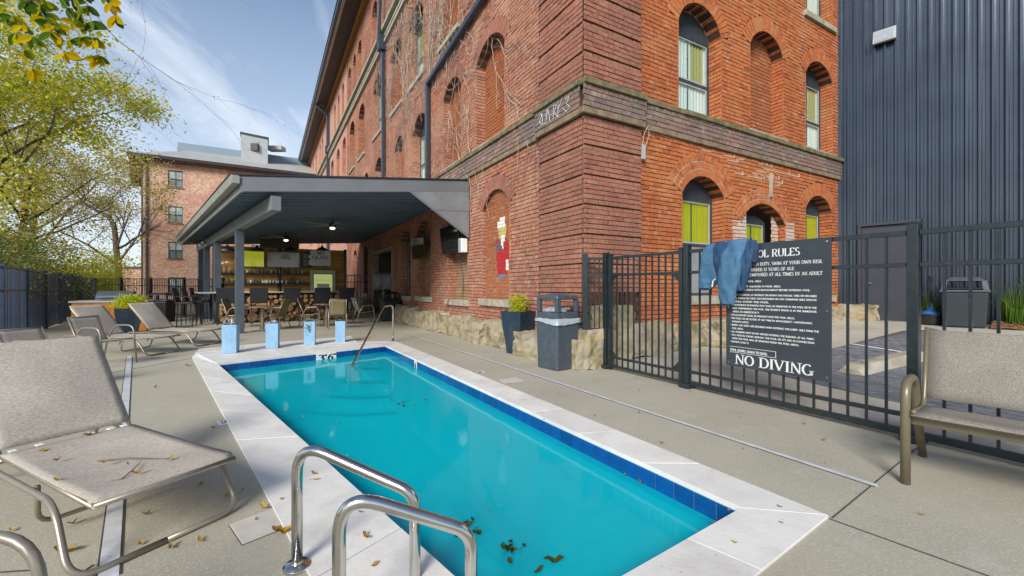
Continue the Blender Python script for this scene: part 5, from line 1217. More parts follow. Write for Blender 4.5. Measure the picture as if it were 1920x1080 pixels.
# ------------------------------------------------------------------ sun loungers
def make_lounger(label, ang=48, w=.62):
    t_ = thing('sun_lounger', label, 'sun lounger', group='sun loungers with grey slings')
    h = w/2; L1 = 1.22; BK = .765; zs = .335; tr_ = .0155
    hx = -L1
    b_ = MB()
    for s_ in (-1, 1):
        pts = fillet([(-1.95, s_*(h+.012), .03), (-1.75, s_*(h+.012), .30), (hx+.1, s_*(h+.03), .285), (-.27, s_*(h+.035), .305), (-.05, s_*(h+.05), .0+tr_), (-.05, 0, tr_)], [.1, .12, .1, .12, .11], 7)
        b_.tube(pts, tr_, 10)
    b_.build('frame', M['champ'], t_, smooth=True)
    b_ = MB()
    b_.tube(fillet([(hx+.62, -h, .30), (hx+.55, -h+.02, .08), (hx+.55, h-.02, .08), (hx+.62, h, .30)], .08, 4), .012, 8); b_.build('prop_leg', M['bronze'], t_, smooth=True); b_ = MB(); b_.tube([(hx, -h-.02, .30), (hx, h+.02, .30)], .014, 8); b_.build('cross_bar', M['bronze'], t_, smooth=True)
    a = R(ang); cx_, sz = -math.cos(a), math.sin(a)
    b_ = MB(); 
    b_.tube(fillet([(hx+.0, -h+.012, zs), (hx+cx_*BK, -h+.012, zs+sz*BK), (hx+cx_*BK, h-.012, zs+sz*BK), (hx, h-.012, zs)], .03, 4), .013, 8)
    b_.tube(fillet([(0.0, -h+.012, zs-.004), (hx, -h+.012, zs)], .03, 3), .013, 8); b_.tube([(0.0, h-.012, zs-.004), (hx, h-.012, zs)], .013, 8); b_.tube([(-.0, -h+.012, zs-.004), (-.0, h-.012, zs-.004)], .013, 8)
    b_.build('sling_frame', M['champ'], t_, smooth=True)
    b_ = MB()
    for s_ in (-1, 1): b_.tube([(hx+cx_*.33, s_*(h-.03), zs+sz*.33-.01), (hx-.42, s_*(h-.03), .28)], .008, 6)
    b_.build('support_strut', M['black'], t_)
    cloth(lambda u, v: (-.0+.012-(L1-.03)*u*1.0, -h+.004+(w-.008)*v, zs+.012-.028*math.sin(math.pi*u)*math.sin(math.pi*v)-(.035*max(0, 1-u*22))+.045*max(0, .25-u)*1.0), 22, 12, 'seat', 'sling', t_)
    cloth(lambda u, v: (hx+cx_*(.02+(BK)*u)+sz*.02*0+ .03*math.sin(math.pi*u)*math.sin(math.pi*v), -h+.004+(w-.008)*v, zs+.014+sz*(.02+BK*u)), 16, 12, 'backrest', 'sling', t_)
    for s_ in (-.8, -.45, .3, .62, .85): MB().box((0, 0, 0), (.05, .03, .006)).build('sling_strap', M['white'], t_, loc=(hx+.008, s_*h, zs+.012))
    return t_
lo = make_lounger('large foreground sun lounger with twigs and leaves lying on its seat')
# foot end: right corner (-1.60, 2.41), left corner (-1.81, 1.86) in the photograph's ground survey
FX = Vector((.89, -.456, 0)).normalized(); rzL = math.atan2(FX.y, FX.x)
cF = (G(435, 862, .32)+G(178, 957, .32))/2; cF.z = 0
lo.location = cF; lo.rotation_euler = (0, 0, rzL)
lo2 = copy_tree(lo); lo2['label'] = 'sun lounger behind the armchair, between the black fence and the pool corner'; lo2.location = (-6.70, 8.28, 0); lo2.rotation_euler = (0, 0, math.atan2(-.10, .97))
lo3 = copy_tree(lo); lo3['label'] = 'farthest sun lounger, beside the pale blue planters'; lo3.location = (-6.74, 9.55, 0); lo3.rotation_euler = (0, 0, math.atan2(-.12, .97))
for l_ in (lo2, lo3):
    for c in l_.children:
        pass
# twigs and leaves lying on the near lounger and on the deck
rl = random.Random(3)
def onseat(x, y): return lo.matrix_basis @ Vector((x, y, .345-.028*math.sin(math.pi*min(1, max(0, -x/1.2)))*math.sin(math.pi*(y/.62+.5))))
def px_on(x, y, z=.335): return G(x, y, z)
tw = MB()
p0, p1, p2, p3 = G(182, 864, .33), G(300, 860, .335), G(180, 908, .335), G(265, 865, .34)
tw.tube([p0, p0.lerp(p1, .5)+UP*.012, p1, G(334, 860, .34)], [.003, .0035, .003, .0015], 5); tw.tube([p2, G(228, 898, .345), G(250, 880, .345), p3], [.0025, .003, .003, .0015], 5)
b0 = p0.copy(); tw.v = [tuple(Vector(v)-b0) for v in tw.v]; tag(tw.build('fallen_twig', M['twig'], loc=b0), 'forked dark twig lying across the seat of the near lounger', 'twig')
tw = MB(); tw.tube([G(20, 872, .34), G(60, 868, .335), G(112, 862, .33)], [.002, .003, .002], 5); b0 = G(20, 872, .34); tw.v = [tuple(Vector(v)-b0) for v in tw.v]; tag(tw.build('fallen_twig', mat('straw_twig', (.42, .36, .14), .8), loc=b0), 'straw-coloured twig at the left of the near lounger seat', 'twig')
def leafmesh(size, rnd, curl=.25, name='leaf', mt='fall'):
    b_ = MB(); n_ = 5; L_ = size; pts = []
    for i in range(n_+1):
        f = i/n_; w_ = math.sin(math.pi*(f*.9+.05))**.8*size*.30; x = (f-.5)*L_; z_ = curl*size*((f-.5)**2)*2+.05*size*math.sin(f*9); w_ *= (1+.3*math.sin(f*17))*.8
        pts += [(x, -w_, z_+w_*curl*1.6), (x, 0, z_), (x, w_, z_+w_*curl*1.6)]
    b_.v = pts
    for i in range(n_):
        for j in (0, 1): b_.f.append((i*3+j, i*3+j+1, i*3+3+j+1, i*3+3+j)); b_.m.append(0)
    return b_
lmesh = {}
def fallen(p, size, mt, label, rot=None, cat='leaf', curl=.3, grp='fallen leaves'):
    key = (mt, round(curl, 1))
    if key not in lmesh: o = leafmesh(1, rl, curl).build('fallen_leaf', M[mt], smooth=True); lmesh[key] = o.data; bpy.data.objects.remove(o)
    o = bpy.data.objects.new('fallen_leaf', lmesh[key]); col.objects.link(o); o.location = p+UP*.004; o.scale = (size*.9, size*rl.uniform(.55, .95), size*rl.uniform(.6, 2)); o.rotation_euler = rot or (rl.uniform(-.3, .3), rl.uniform(-.2, .2), rl.uniform(0, 6.3)); tag(o, label, cat, grp); return o
for (x, y, s, l) in ((258, 888, .06, 'bright yellow leaf in the middle of the near lounger seat'), (318, 861, .06, 'yellow leaf at the right end of the forked twig'), (196, 868, .05, 'tan leaf at the left end of the forked twig'), (108, 864, .05, 'brown leaf at the tip of the straw-coloured twig'), (80, 846, .06, 'dull green-yellow leaf near the lounger hinge'), (240, 872, .03, 'small pale leaf under the forked twig'), (107, 902, .04, 'tan leaf at the front left edge of the lounger seat'), (168, 817, .07, 'curled brown leaf against the lounger backrest foot')):
    fallen(G(x, y, .345), s, 'fall' if 'yellow' in l or 'tan' in l else 'fallb', l)
for (x, y, s, mt, l) in ((120, 1036, .11, 'fall', 'large yellow-brown leaf on the deck at the lower left'), (22, 995, .05, 'fall', 'pale yellow leaf on the deck left of the large one'), (138, 982, .05, 'fallb', 'rust leaf beside the lounger leg'), (275, 965, .05, 'fallb', 'brown leaf on the deck right of the drain, under the lounger'), (376, 909, .06, 'fall', 'narrow yellow leaf on the deck under the seat corner'), (426, 932, .05, 'fall', 'yellow leaf just inside the lounger leg loop'), (375, 1014, .06, 'fall', 'yellow leaf in front of the lounger leg loop'), (320, 1028, .07, 'fallb', 'orange leaf touching the lounger leg loop'), (262, 1022, .04, 'fall', 'faint green-yellow leaf inside the leg loop'), (496, 953, .08, 'fall', 'twisted yellow leaf above the cream skimmer lid'), (527, 937, .04, 'fall', 'tiny yellow leaf near the pool coping'), (533, 1000, .09, 'fall', 'golden leaf at the right corner of the skimmer lid'), (518, 996, .07, 'fallb', 'brown leaf beside the golden one at the skimmer lid'), (480, 975, .03, 'fallb', 'small tan leaf lying on the cream skimmer lid'), (588, 889, .05, 'fallb', 'red-brown leaf on the coping behind the near grab rail'), (592, 900, .05, 'fall', 'olive leaf on the coping beside the red-brown one'), (702, 1062, .05, 'fall', 'yellow-green leaf on the coping between the grab rails'), (676, 961, .04, 'fallb', 'faint grey leaf on the coping left of the front rail'), (686, 1008, .07, 'fallb', 'grey dried leaf on the coping beside the front rail'), (1728, 966, .04, 'fall', 'yellow-brown leaf on the deck at the lower right'), (1462, 951, .04, 'fallb', 'small brown leaf on the near right coping corner'), (1377, 1019, .03, 'fall', 'tiny leaf on the near coping slab'), (1465, 981, .03, 'fallb', 'tiny tan leaf on the corner coping slab'), (400, 803, .05, 'fallb', 'tan leaf on the deck by the small tile marker'), (352, 686, .09, 'fallb', 'dark leaf on the deck by the pool corner'), (291, 727, .07, 'fallb', 'curled grey leaf on the deck right of the drain'), (1198, 774, .04, 'fallb', 'dry leaf on the deck by the right channel drain'), (1240, 831, .04, 'fallb', 'dry brown leaf beside the right coping'), (1507, 795, .04, 'fallb', 'brown leaf on the deck under the sign'), (1545, 826, .04, 'fallb', 'small brown leaf on the deck near the fence bottom'), (898, 700, .06, 'fallb', 'brown leaf by the skimmer marker on the right')):
    fallen(G(x, y, .012 if 'coping' in l else .004), s, mt, l)
for k in range(70):                      # crumbs of bark and leaf scattered on the deck
    if k == 0: cr_ = MB()
    x, y = rl.uniform(-3, 3.4), rl.uniform(1.9, 7); q = Vector((x, y, .012)); leafquad(cr_, q, rl.uniform(.012, .03), rl)
tag(cr_.build('leaf_crumbs', M['fallb'], recalc=False), 'fine dark leaf crumbs strewn over the deck and coping', 'leaf litter', kind='stuff')
for (x, y, s, mt, l) in ((1038, 1052, .12, 'wetleaf', 'dark wet leaf with a stalk floating near the front of the pool'), (1010, 1070, .08, 'wetleaf', 'brown leaf floating at the lower edge of the pool'), (956, 1054, .06, 'wetleaf', 'round olive leaf floating under the dark clump'), (1203, 905, .07, 'fallb', 'orange-brown leaf floating by the blue tiles'), (1172, 890, .05, 'fallb', 'brown leaf floating by the blue tiles left of the orange one'), (1120, 861, .05, 'fallb', 'tan leaf floating by the tiles under the coping joint'), (1270, 935, .06, 'fallb', 'curled leaf floating by the last blue tiles'), (920, 763, .06, 'fallb', 'pale leaf floating beside the tile band past the depth mark'), (918, 958, .02, 'wetleaf', 'tiny dark speck of leaf in the middle of the pool'), (1338, 981, .05, 'fallb', 'brown leaf caught in the near right pool corner'), (632, 792, .05, 'fallb', 'tan leaf floating off the left coping')):
    fallen(G(x, y, WZ+.004), s, mt, l, curl=.1, rot=(.05, .05, rl.uniform(0, 6)))
for (x, y, n_, l) in ((870, 990, 26, 'dark clump of leaves and foam floating by the front grab rail'), (955, 1030, 22, 'dark leaf clump floating right of the front grab rail'), (895, 1000, 5, 'few wet leaves touching the front grab rail'), (750, 760, 7, 'loose dark leaves drifting in the middle of the pool')):
    q = G(x, y, WZ+.006); b_ = MB(); sp = .03 if n_ > 10 else .02
    if 'loose' in l: sp = .16
    for i in range(n_): leafquad(b_, Vector((rl.gauss(0, sp), rl.gauss(0, sp), rl.uniform(0, .012))), rl.uniform(.02, .05) if sp < .1 else .05, rl)
    tag(b_.build('floating_leaves', M['wetleaf'], loc=q, recalc=False), l, 'floating leaves', kind='stuff')

# ------------------------------------------------------------------ deck fittings
def flush(pts, name, label, cat, mt, h=.006):
    c = sum(pts, Vector((0, 0, 0)))/len(pts); c.z = 0; t_ = thing(name, label, cat, c)
    MB().prism([p-c for p in pts], 0, h).build('lid', M[mt], t_, bevel=.002)
    o = [c+(p-c)*1.035-c for p in pts]; MB().prism(o, .0005, h*.4).build('lid_gap', M['joint'], t_); return t_
flush([G(430, 985), G(455, 1022), G(547, 985), G(528, 948)], 'skimmer_lid', 'large cream skimmer lid set in the deck by the near grab rails', 'skimmer lid', 'lid')
flush([G(934, 713), G(945, 720), G(983, 715), G(968, 708)], 'skimmer_lid', 'small cream skimmer lid set in the deck right of the pool', 'skimmer lid', 'lid')
def tilemark(pts, lab):
    t_ = flush(pts, 'no_diving_tile', lab, 'deck marker', 'ptfe'); c = t_.location; a = sum(pts, Vector())/4-c
    e = (pts[1]-pts[0]); f = (pts[3]-pts[0]); o_ = pts[0]-c; b_ = MB()
    def q(x, y): return o_+e*x+f*y+UP*.0075
    b_.bar(q(.2, .45), q(.55, .6), .012, .001); b_.bar(q(.5, .55), q(.8, .35), .012, .001); b_.bar(q(.35, .7), q(.5, .5), .01, .001); b_.bar(q(.1, .3), q(.9, .25), .006, .001); b_.build('diver_symbol', M['ink'], t_)
tilemark([G(405, 791), G(410, 799), G(441, 793), G(436, 785)], 'small white tile with a black no-diving mark left of the pool')
tilemark([G(893, 697), G(900, 702), G(911, 699), G(904, 695)], 'small white tile with a black mark right of the pool, beyond the skimmer lid')
def depthtile(px, py, Y, s, lab, fx, w):
    pass
ln, d, n_ = wallrun(pA, pB)
for k, (f, s) in enumerate(((.552, "3'"), (.612, '6"'))):
    if k == 0: dm = thing('depth_marker', 'white depth marker tiles reading 3 feet 6 inches on the far pool wall', 'depth marker', pA.lerp(pB, .58)+UP*-.12)
    c = pA.lerp(pB, f)+n_*.016+UP*-.098-dm.location; b_ = MB(); b_.bar(c-d*.105, c+d*.105, .006, .165); b_.build('white_tile', M['white'], dm)
    b_ = MB(); text(b_, s, c-d*.07-UP*.055+n_*.005, d, UP, .11, .17, .22, .12); b_.build('lettering', M['ink'], dm, recalc=False)
ln, d, n_ = wallrun(pB, pC); c0 = G(856, 722); fr0 = (c0-pB).length/(pC-pB).length
fr0 = .268
c = pB.lerp(pC, fr0)+n_*.016+UP*-.098; dm = thing('depth_marker', 'white depth marker tile reading 4 on the right pool wall', 'depth marker', c); b_ = MB(); b_.bar(-d*.06, d*.06, .006, .165); b_.build('white_tile', M['white'], dm)
b_ = MB(); text(b_, '4', d*-.045-UP*.055+n_*.005, d, UP, .11, .09, .22, .12); b_.build('lettering', M['ink'], dm, recalc=False)

# ------------------------------------------------------------------ stainless rails
def grab(base, water, lab, hp, grp):
    """base on the deck, water = where the tube enters the pool, hp = heights"""
    t_ = thing('grab_rail', lab, 'grab rail', base, 0, grp); d_ = water-base; d_.z = 0
    pts = fillet([Vector((0, 0, 0)), Vector((0, 0, hp[0])), d_+UP*hp[1], d_+UP*-1.0], [0, .16, .07], 9)
    MB().tube(pts, .024, 16).build('tube', M['steel'], t_, smooth=True)
    MB().lathe([(.062, .0), (.062, .012), (.05, .020), (.026, .024), (.024, .034)], (0, 0, 0), 24).build('escutcheon', M['steel'], t_, smooth=False, bevel=.002)
r1 = G(557, 1064); w1 = Vector((-.418, 2.19, 0)); 
r2 = Vector((-.622, 1.535, 0)); 
w1 = Vector((-.43, 1.89, 0)); w2 = Vector((-.155, 1.62, 0))
grab(r1, w1, 'left stainless grab rail of the near pair by the pool edge', (.585, .385), 'near grab rails')
grab(r2, w2, 'right stainless grab rail of the near pair, closest to the camera', (.565, .37), 'near grab rails')
hr = G(737, 640); t_ = thing('stair_handrail', 'stainless stair handrail rising from the far pool steps', 'handrail', hr)
e0 = at(658, 690, 7.75)-hr; MB().tube(fillet([Vector((0, 0, 0)), Vector((0, 0, .87)), Vector((-.16, -.22, .84)), Vector((e0.x, e0.y, -.17)), Vector((e0.x+.01, e0.y-.05, -.6))], [0, .11, .05, .05], 6), .021, 12).build('tube', M['steel'], t_, smooth=True)
MB().lathe([(.055, .0), (.055, .012), (.03, .02)], (0, 0, 0), 18).build('escutcheon', M['steel'], t_)

# ------------------------------------------------------------------ bins and planters by the brick wall
def square_bin(lab, loc, rz, w, h, mt, liner=True):
    t_ = thing('rubbish_bin', lab, 'rubbish bin', loc, rz); a = w*.46; zb = h*.66
    m_ = MB(); m_.hexa([(-a, -a, 0), (a, -a, 0), (a, a, 0), (-a, a, 0), (-w/2, -w/2, zb), (w/2, -w/2, zb), (w/2, w/2, zb), (-w/2, w/2, zb)]); body = m_.build('bin_body', mt, t_, bevel=.025, seg=3)
    m_ = MB()
    for s_ in (-1, 1):
        m_.hexa([(-a+.04, s_*(a+.006), .11), (a-.04, s_*(a+.006), .11), (a-.04, s_*(a-.02), .11), (-a+.04, s_*(a-.02), .11), (-w/2+.05, s_*(w/2-.002), zb-.05), (w/2-.05, s_*(w/2-.002), zb-.05), (w/2-.05, s_*(w/2-.03), zb-.05), (-w/2+.05, s_*(w/2-.03), zb-.05)])
        m_.hexa([(s_*(a+.006), -a+.04, .11), (s_*(a+.006), a-.04, .11), (s_*(a-.02), a-.04, .11), (s_*(a-.02), -a+.04, .11), (s_*(w/2-.002), -w/2+.05, zb-.05), (s_*(w/2-.002), w/2-.05, zb-.05), (s_*(w/2-.03), w/2-.05, zb-.05), (s_*(w/2-.03), -w/2+.05, zb-.05)])
    m_.build('side_panel', mt, t_, bevel=.01)
    b2 = w/2-.008; z1 = zb+.005; z2 = h-.09; m_ = MB()
    m_.box((0, 0, z1+.055), (2*b2, 2*b2, .11)); m_.build('hood_skirt', mt, t_, bevel=.02)
    for sx in (-1, 1):
        for sy in (-1, 1): MB().box((sx*(b2-.035), sy*(b2-.035), (z1+.11+z2)/2), (.07, .07, z2-z1-.11)).build('hood_post', mt, t_, bevel=.012)
    m_ = MB(); m_.hexa([(-b2, -b2, z2), (b2, -b2, z2), (b2, b2, z2), (-b2, b2, z2), (-b2*.94, -b2*.94, h-.02), (b2*.94, -b2*.94, h-.02), (b2*.94, b2*.94, h-.02), (-b2*.94, b2*.94, h-.02)]); m_.lathe([(b2*.9, h-.022), (b2*.5, h), (.05, h+.006)], (0, 0, 0), 20); m_.build('hood_top', mt, t_, bevel=.022, seg=3)
    if liner:
        m_ = MB(); n_ = 48; rb = random.Random(2)
        def ring(z_, o_): 
            r_ = []
            for i in range(n_):
                a_ = 2*math.pi*i/n_; c_, s_ = math.cos(a_), math.sin(a_); k_ = 1/max(abs(c_), abs(s_)); r_.append((c_*k_*(w/2+o_), s_*k_*(w/2+o_), z_+rb.uniform(-.006, .006)+(-.05*max(0, math.sin(a_*1.0-2.6)) if z_ < zb-.0 else 0)))
            return r_
        m_.v = ring(zb-.005, .010)+ring(zb-.03, .02)+ring(zb+.02, .012)+ring(zb+.012, -.03)
        for a_, c_ in ((1, 0), (0, 2), (2, 3)):
            for i in range(n_): m_.f.append((a_*n_+i, a_*n_+(i+1) % n_, c_*n_+(i+1) % n_, c_*n_+i)); m_.m.append(0)
        m_.build('bin_liner', M['bag'], t_, smooth=True)
        m_ = MB(); rc = random.Random(8)
        for i in range(30): m_.box((rc.uniform(-b2*.7, b2*.7), rc.uniform(-b2*.7, b2*.7), z1+.12+rc.random()*.05), (.08, .06, .03), M=Matrix.Rotation(rc.random()*3, 3, 'Z'))
        m_.build('rubbish', M['bag'], t_)
    return t_
fc = G(1045, 697); angc = R(38)
cw = .50; cc = fc+Vector((math.cos(angc)*cw*.5-math.sin(angc)*cw*.5, math.sin(angc)*cw*.5+math.cos(angc)*cw*.5, 0))*.94
square_bin('slate blue-grey bin with open hood and clear liner at the brick corner', cc, angc, cw, 1.19, M['canb'])
def tall_planter(lab, loc, rz, wt, wb_, h, mt, grp=None):
    t_ = thing('tall_planter', lab, 'planter', loc, rz, grp); m_ = MB(); secs = [(0, wb_*.86), (.33, wb_), (.66, wt*.9), (1, wt)]
    for (f0, a0), (f1, a1) in zip(secs, secs[1:]):
        a, b = a0/2, a1/2; m_.add([(-a, -a, f0*h), (a, -a, f0*h), (a, a, f0*h), (-a, a, f0*h), (-b, -b, f1*h), (b, -b, f1*h), (b, b, f1*h), (-b, b, f1*h)], [(0, 1, 5, 4), (1, 2, 6, 5), (2, 3, 7, 6), (3, 0, 4, 7)])
    b = wt/2; c = b-.03; m_.add([(-b, -b, h), (b, -b, h), (b, b, h), (-b, b, h), (-c, -c, h-.003), (c, -c, h-.003), (c, c, h-.003), (-c, c, h-.003), (-c, -c, h-.06), (c, -c, h-.06), (c, c, h-.06), (-c, c, h-.06)], [(0, 1, 5, 4), (1, 2, 6, 5), (2, 3, 7, 6), (3, 0, 4, 7), (4, 5, 9, 8), (5, 6, 10, 9), (6, 7, 11, 10), (7, 4, 8, 11)])
    m_.build('planter_body', mt, t_); MB().box((0, 0, h-.055), (2*c, 2*c, .02)).build('soil', M['soil'], t_); return t_
fp = G(975, 666); ap_ = R(48); pw = .44
pc_ = fp+Vector((math.cos(ap_)-math.sin(ap_), math.sin(ap_)+math.cos(ap_), 0))*pw*.5*.84
tp_ = tall_planter('tall dark slate planter with a yellow-green bush beside the hooded bin', pc_, ap_, .52, .40, .83, M['navy'])
rs = random.Random(21); b_ = MB(); shrub(b_, Vector((0, 0, .95)), .23, .23, .18, 1900, .035, rs, 26, .25); b_.build('bush', M['leafb'], tp_, recalc=False)
b_ = MB(); 
for i in range(8): b_.tube([(0, 0, .78), (rs.uniform(-.1, .1), rs.uniform(-.1, .1), .95)], .006, 4)
b_.build('stems', M['bark'], tp_)
# four pale blue planters on the far coping platform
for k, (px, py, w_, h_, lab, pl) in enumerate(((430, 664, .25, .55, 'leftmost pale blue box planter with dry stems on the pool platform', 'dry'), (510, 655, .235, .52, 'second pale blue box planter from the left, with a dried rosette', 'ros'), (580.5, 649, .225, .52, 'third pale blue box planter, with a trailing green succulent', 'trail'), (638.5, 643.5, .22, .49, 'rightmost pale blue box planter, low greenery at its rim', 'low'))):
    q = G(px, py); q += Vector((-.05, .12, 0)); q.z = .016
    t_ = thing('box_planter', lab, 'planter', q, math.atan2(B.y, B.x)-R(10), 'pale blue planters on the pool platform')
    b_ = MB(); a = w_/2; b_.hexa([(-a*.96, -a*.96, 0), (a*.96, -a*.96, 0), (a*.96, a*.96, 0), (-a*.96, a*.96, 0), (-a, -a, h_), (a, -a, h_), (a, a, h_), (-a, a, h_)]); b_.build('planter_body', M['pale'], t_, bevel=.006)
    b_ = MB(); b_.box((0, 0, h_+.002), (w_*.86, w_*.86, .006)); b_.build('soil', M['soil'], t_)
    b_ = MB(); rp = random.Random(k)
    if pl == 'dry':
        for i in range(16): a_ = rp.random()*6.3; b_.tube([(0, 0, h_), (math.cos(a_)*.07, math.sin(a_)*.07, h_+rp.uniform(.02, .12)), (math.cos(a_)*.13, math.sin(a_)*.13, h_+rp.uniform(-.0, .08))], .004, 3)
        b_.build('dry_stems', M['ptfe'], t_)
    else:
        n_ = {'ros': 26, 'trail': 70, 'low': 22}[pl]
        for i in range(n_):
            a_ = rp.random()*6.3; r_ = rp.uniform(0, .12)+(.08 if pl == 'trail' and rp.random() < .3 else 0); leafquad(b_, Vector((math.cos(a_)*r_, math.sin(a_)*r_, h_+rp.uniform(0, .06))), .05, rp)
        if pl == 'trail':
            for i in range(34): leafquad(b_, Vector((rp.gauss(-.02, .035), -a-.015, h_-.12-rp.gauss(.03, .05))), .045, rp)
        b_.build('succulent', M['suc'] if pl != 'ros' else M['ptfe'], t_, recalc=False)
#@@PAV
# ------------------------------------------------------------------ pavilion
E1, F1, F2, E2 = Vector((-5.44, 8.62, 0)), Vector((-1.11, 11.11, 0))+B*-.03, Vector((-8.5, 24.0, 0))+B*-.03, Vector((-15.2, 19.6, 0))
pv = thing('bar_pavilion', 'open lean-to pavilion with grey fascia and dark ribbed ceiling against the brick wall', 'pavilion', E1)
def RF(t, s, z0=3.30, z1=3.82):
    p = E1.lerp(F1, s).lerp(E2.lerp(F2, s), t); p.z = z0+(z1-z0)*s; return p-E1
b_ = MB(); nr_ = 40; pr = [(0, .07), (.42, .07), (.47, 0), (.95, 0)]
ts = []
for i in range(nr_):
    for (f, h_) in pr: ts.append(((i+f)/nr_, h_))
ts.append((1, 0))
for i in range(len(ts)-1):
    (a, ha), (c, hc_) = ts[i], ts[i+1]
    b_.quad(RF(a, 0)-UP*ha, RF(a, 1)-UP*ha, RF(c, 1)-UP*hc_, RF(c, 0)-UP*hc_)
b_.build('ceiling', M['ceil'], pv, recalc=False)
b_ = MB(); b_.hexa([RF(0, 0)+UP*.06, RF(0, 1)+UP*.06, RF(1, 1)+UP*.06, RF(1, 0)+UP*.06, RF(0, 0)+UP*.22, RF(0, 1)+UP*.22, RF(1, 1)+UP*.22, RF(1, 0)+UP*.22]); b_.build('roof', M['roofm'], pv)
fd = (F1-E1); fd.z = 0; fd.normalize(); fnv = Vector((fd.y, -fd.x, 0))
def FP_(s, z, d=0): p = E1.lerp(F1, s)-E1; p = Vector((p.x, p.y, z)); return p+fnv*d
b_ = MB(); b_.hexa([FP_(-.0, 3.22, .05), FP_(1, 3.76, .05), FP_(1, 3.76, 0), FP_(-.0, 3.22, 0), FP_(-.0, 3.53, .05), FP_(1, 4.05, .05), FP_(1, 4.05, 0), FP_(-.0, 3.53, 0)]); b_.build('front_fascia', M['fascia'], pv, bevel=.004)
b_ = MB(); b_.hexa([FP_(-.015, 3.53, .075), FP_(1, 4.05, .075), FP_(1, 4.05, -.06), FP_(-.015, 3.53, -.06), FP_(-.015, 3.565, .075), FP_(1, 4.085, .075), FP_(1, 4.085, -.06), FP_(-.015, 3.565, -.06)]); b_.build('roof_edge_trim', M['black'], pv)
sl_ = (3.76-3.22)
b_ = MB(); b_.slab([FP_(.69, 3.22+sl_*.69-.002, .052), FP_(1, 3.758, .052), FP_(1, 2.58, .052)], fnv*-.05); b_.build('gable_brace_panel', M['beam'], pv, bevel=.004)
b_ = MB(); a_, c_ = FP_(.69, 3.59-.0, .058), FP_(1, 2.58, .058); b_.bar(a_, c_, .05, .035, up=fnv); b_.bar(FP_(.79, 3.20, .056), FP_(1, 3.26, .056), .008, .008); b_.build('panel_trim', M['fascia'], pv)
b_ = MB(); q0, q1 = RF(0, 0), RF(1, 0); 
ex = -LN*.0
b_.hexa([q0+UP*-.09, q1+UP*-.09, q1+UP*-.09-LN*.04, q0+UP*-.09-LN*.04, q0+UP*.2, q1+UP*.2, q1+UP*.2-LN*.04, q0+UP*.2-LN*.04]); b_.build('side_fascia', M['beam'], pv)
b_ = MB(); g0, g1 = q0-LN*.045+fnv*.04, q1-LN*.045
b_.hexa([g0+UP*.07, g1+UP*.07, g1+UP*.07-LN*.13, g0+UP*.07-LN*.13, g0+UP*.235, g1+UP*.235, g1+UP*.235-LN*.16, g0+UP*.235-LN*.16]); b_.build('gutter', M['gutter'], pv, bevel=.008)
b_ = MB(); b_.hexa([g0+UP*.236, g1+UP*.236, g1+UP*.236-LN*.175, g0+UP*.236-LN*.175, g0+UP*.255, g1+UP*.255, g1+UP*.255-LN*.175, g0+UP*.255-LN*.175]); b_.build('gutter_lip', M['black'], pv)
b_ = MB(); bk0, bk1 = RF(1, 0), RF(1, 1); b_.hexa([bk0-UP*.06, bk1-UP*.06, bk1-UP*.06+A*.05, bk0-UP*.06+A*.05, bk0+UP*.22, bk1+UP*.22, bk1+UP*.22+A*.05, bk0+UP*.22+A*.05]); b_.build('rear_fascia', M['fascia'], pv)
BM0 = Vector((-4.93, 8.92, 0))
b_ = MB(); b_.bar(BM0-E1+UP*3.05, BM0-E1+LD*14.1+UP*3.05, .19, .30); b_.build('beam', M['beam'], pv, bevel=.006)
for t_ in (4.12, 8.35, 11.3, 13.2):
    p = BM0-E1+LD*t_; x = MB().box((0, 0, 1.45), (.20, .20, 2.9)).build('post', M['post'], pv, loc=(p.x, p.y, 0), bevel=.005); x.rotation_euler = (0, 0, math.atan2(LD.y, LD.x))
    MB().box((0, 0, .01), (.30, .30, .02)).build('base_plate', M['post'], x)
p = BM0-E1+LD*12.2; b_ = MB(); b_.tube([p-LN*.2+UP*.1, p-LN*.2+UP*2.95], .022, 6); b_.build('conduit', M['gutter'], pv)
fl2 = thing('twin_floodlight', 'small twin white floodlight under the left eave of the pavilion', 'light fixture', BM0+LD*10.4-LN*.2+UP*2.98)
MB().box((0, 0, .04), (.1, .1, .08)).build('junction_box', M['gutter'], fl2)
for s_ in (-1, 1): b_ = MB(); b_.lathe([(.03, 0), (.05, .05), (.075, .13), (.07, .135)], (0, 0, 0), 12); o = b_.build('lamp_head', M['gutter'], fl2, loc=(s_*.05, 0, -.02)); o.rotation_euler = (R(120), 0, R(s_*50+40))
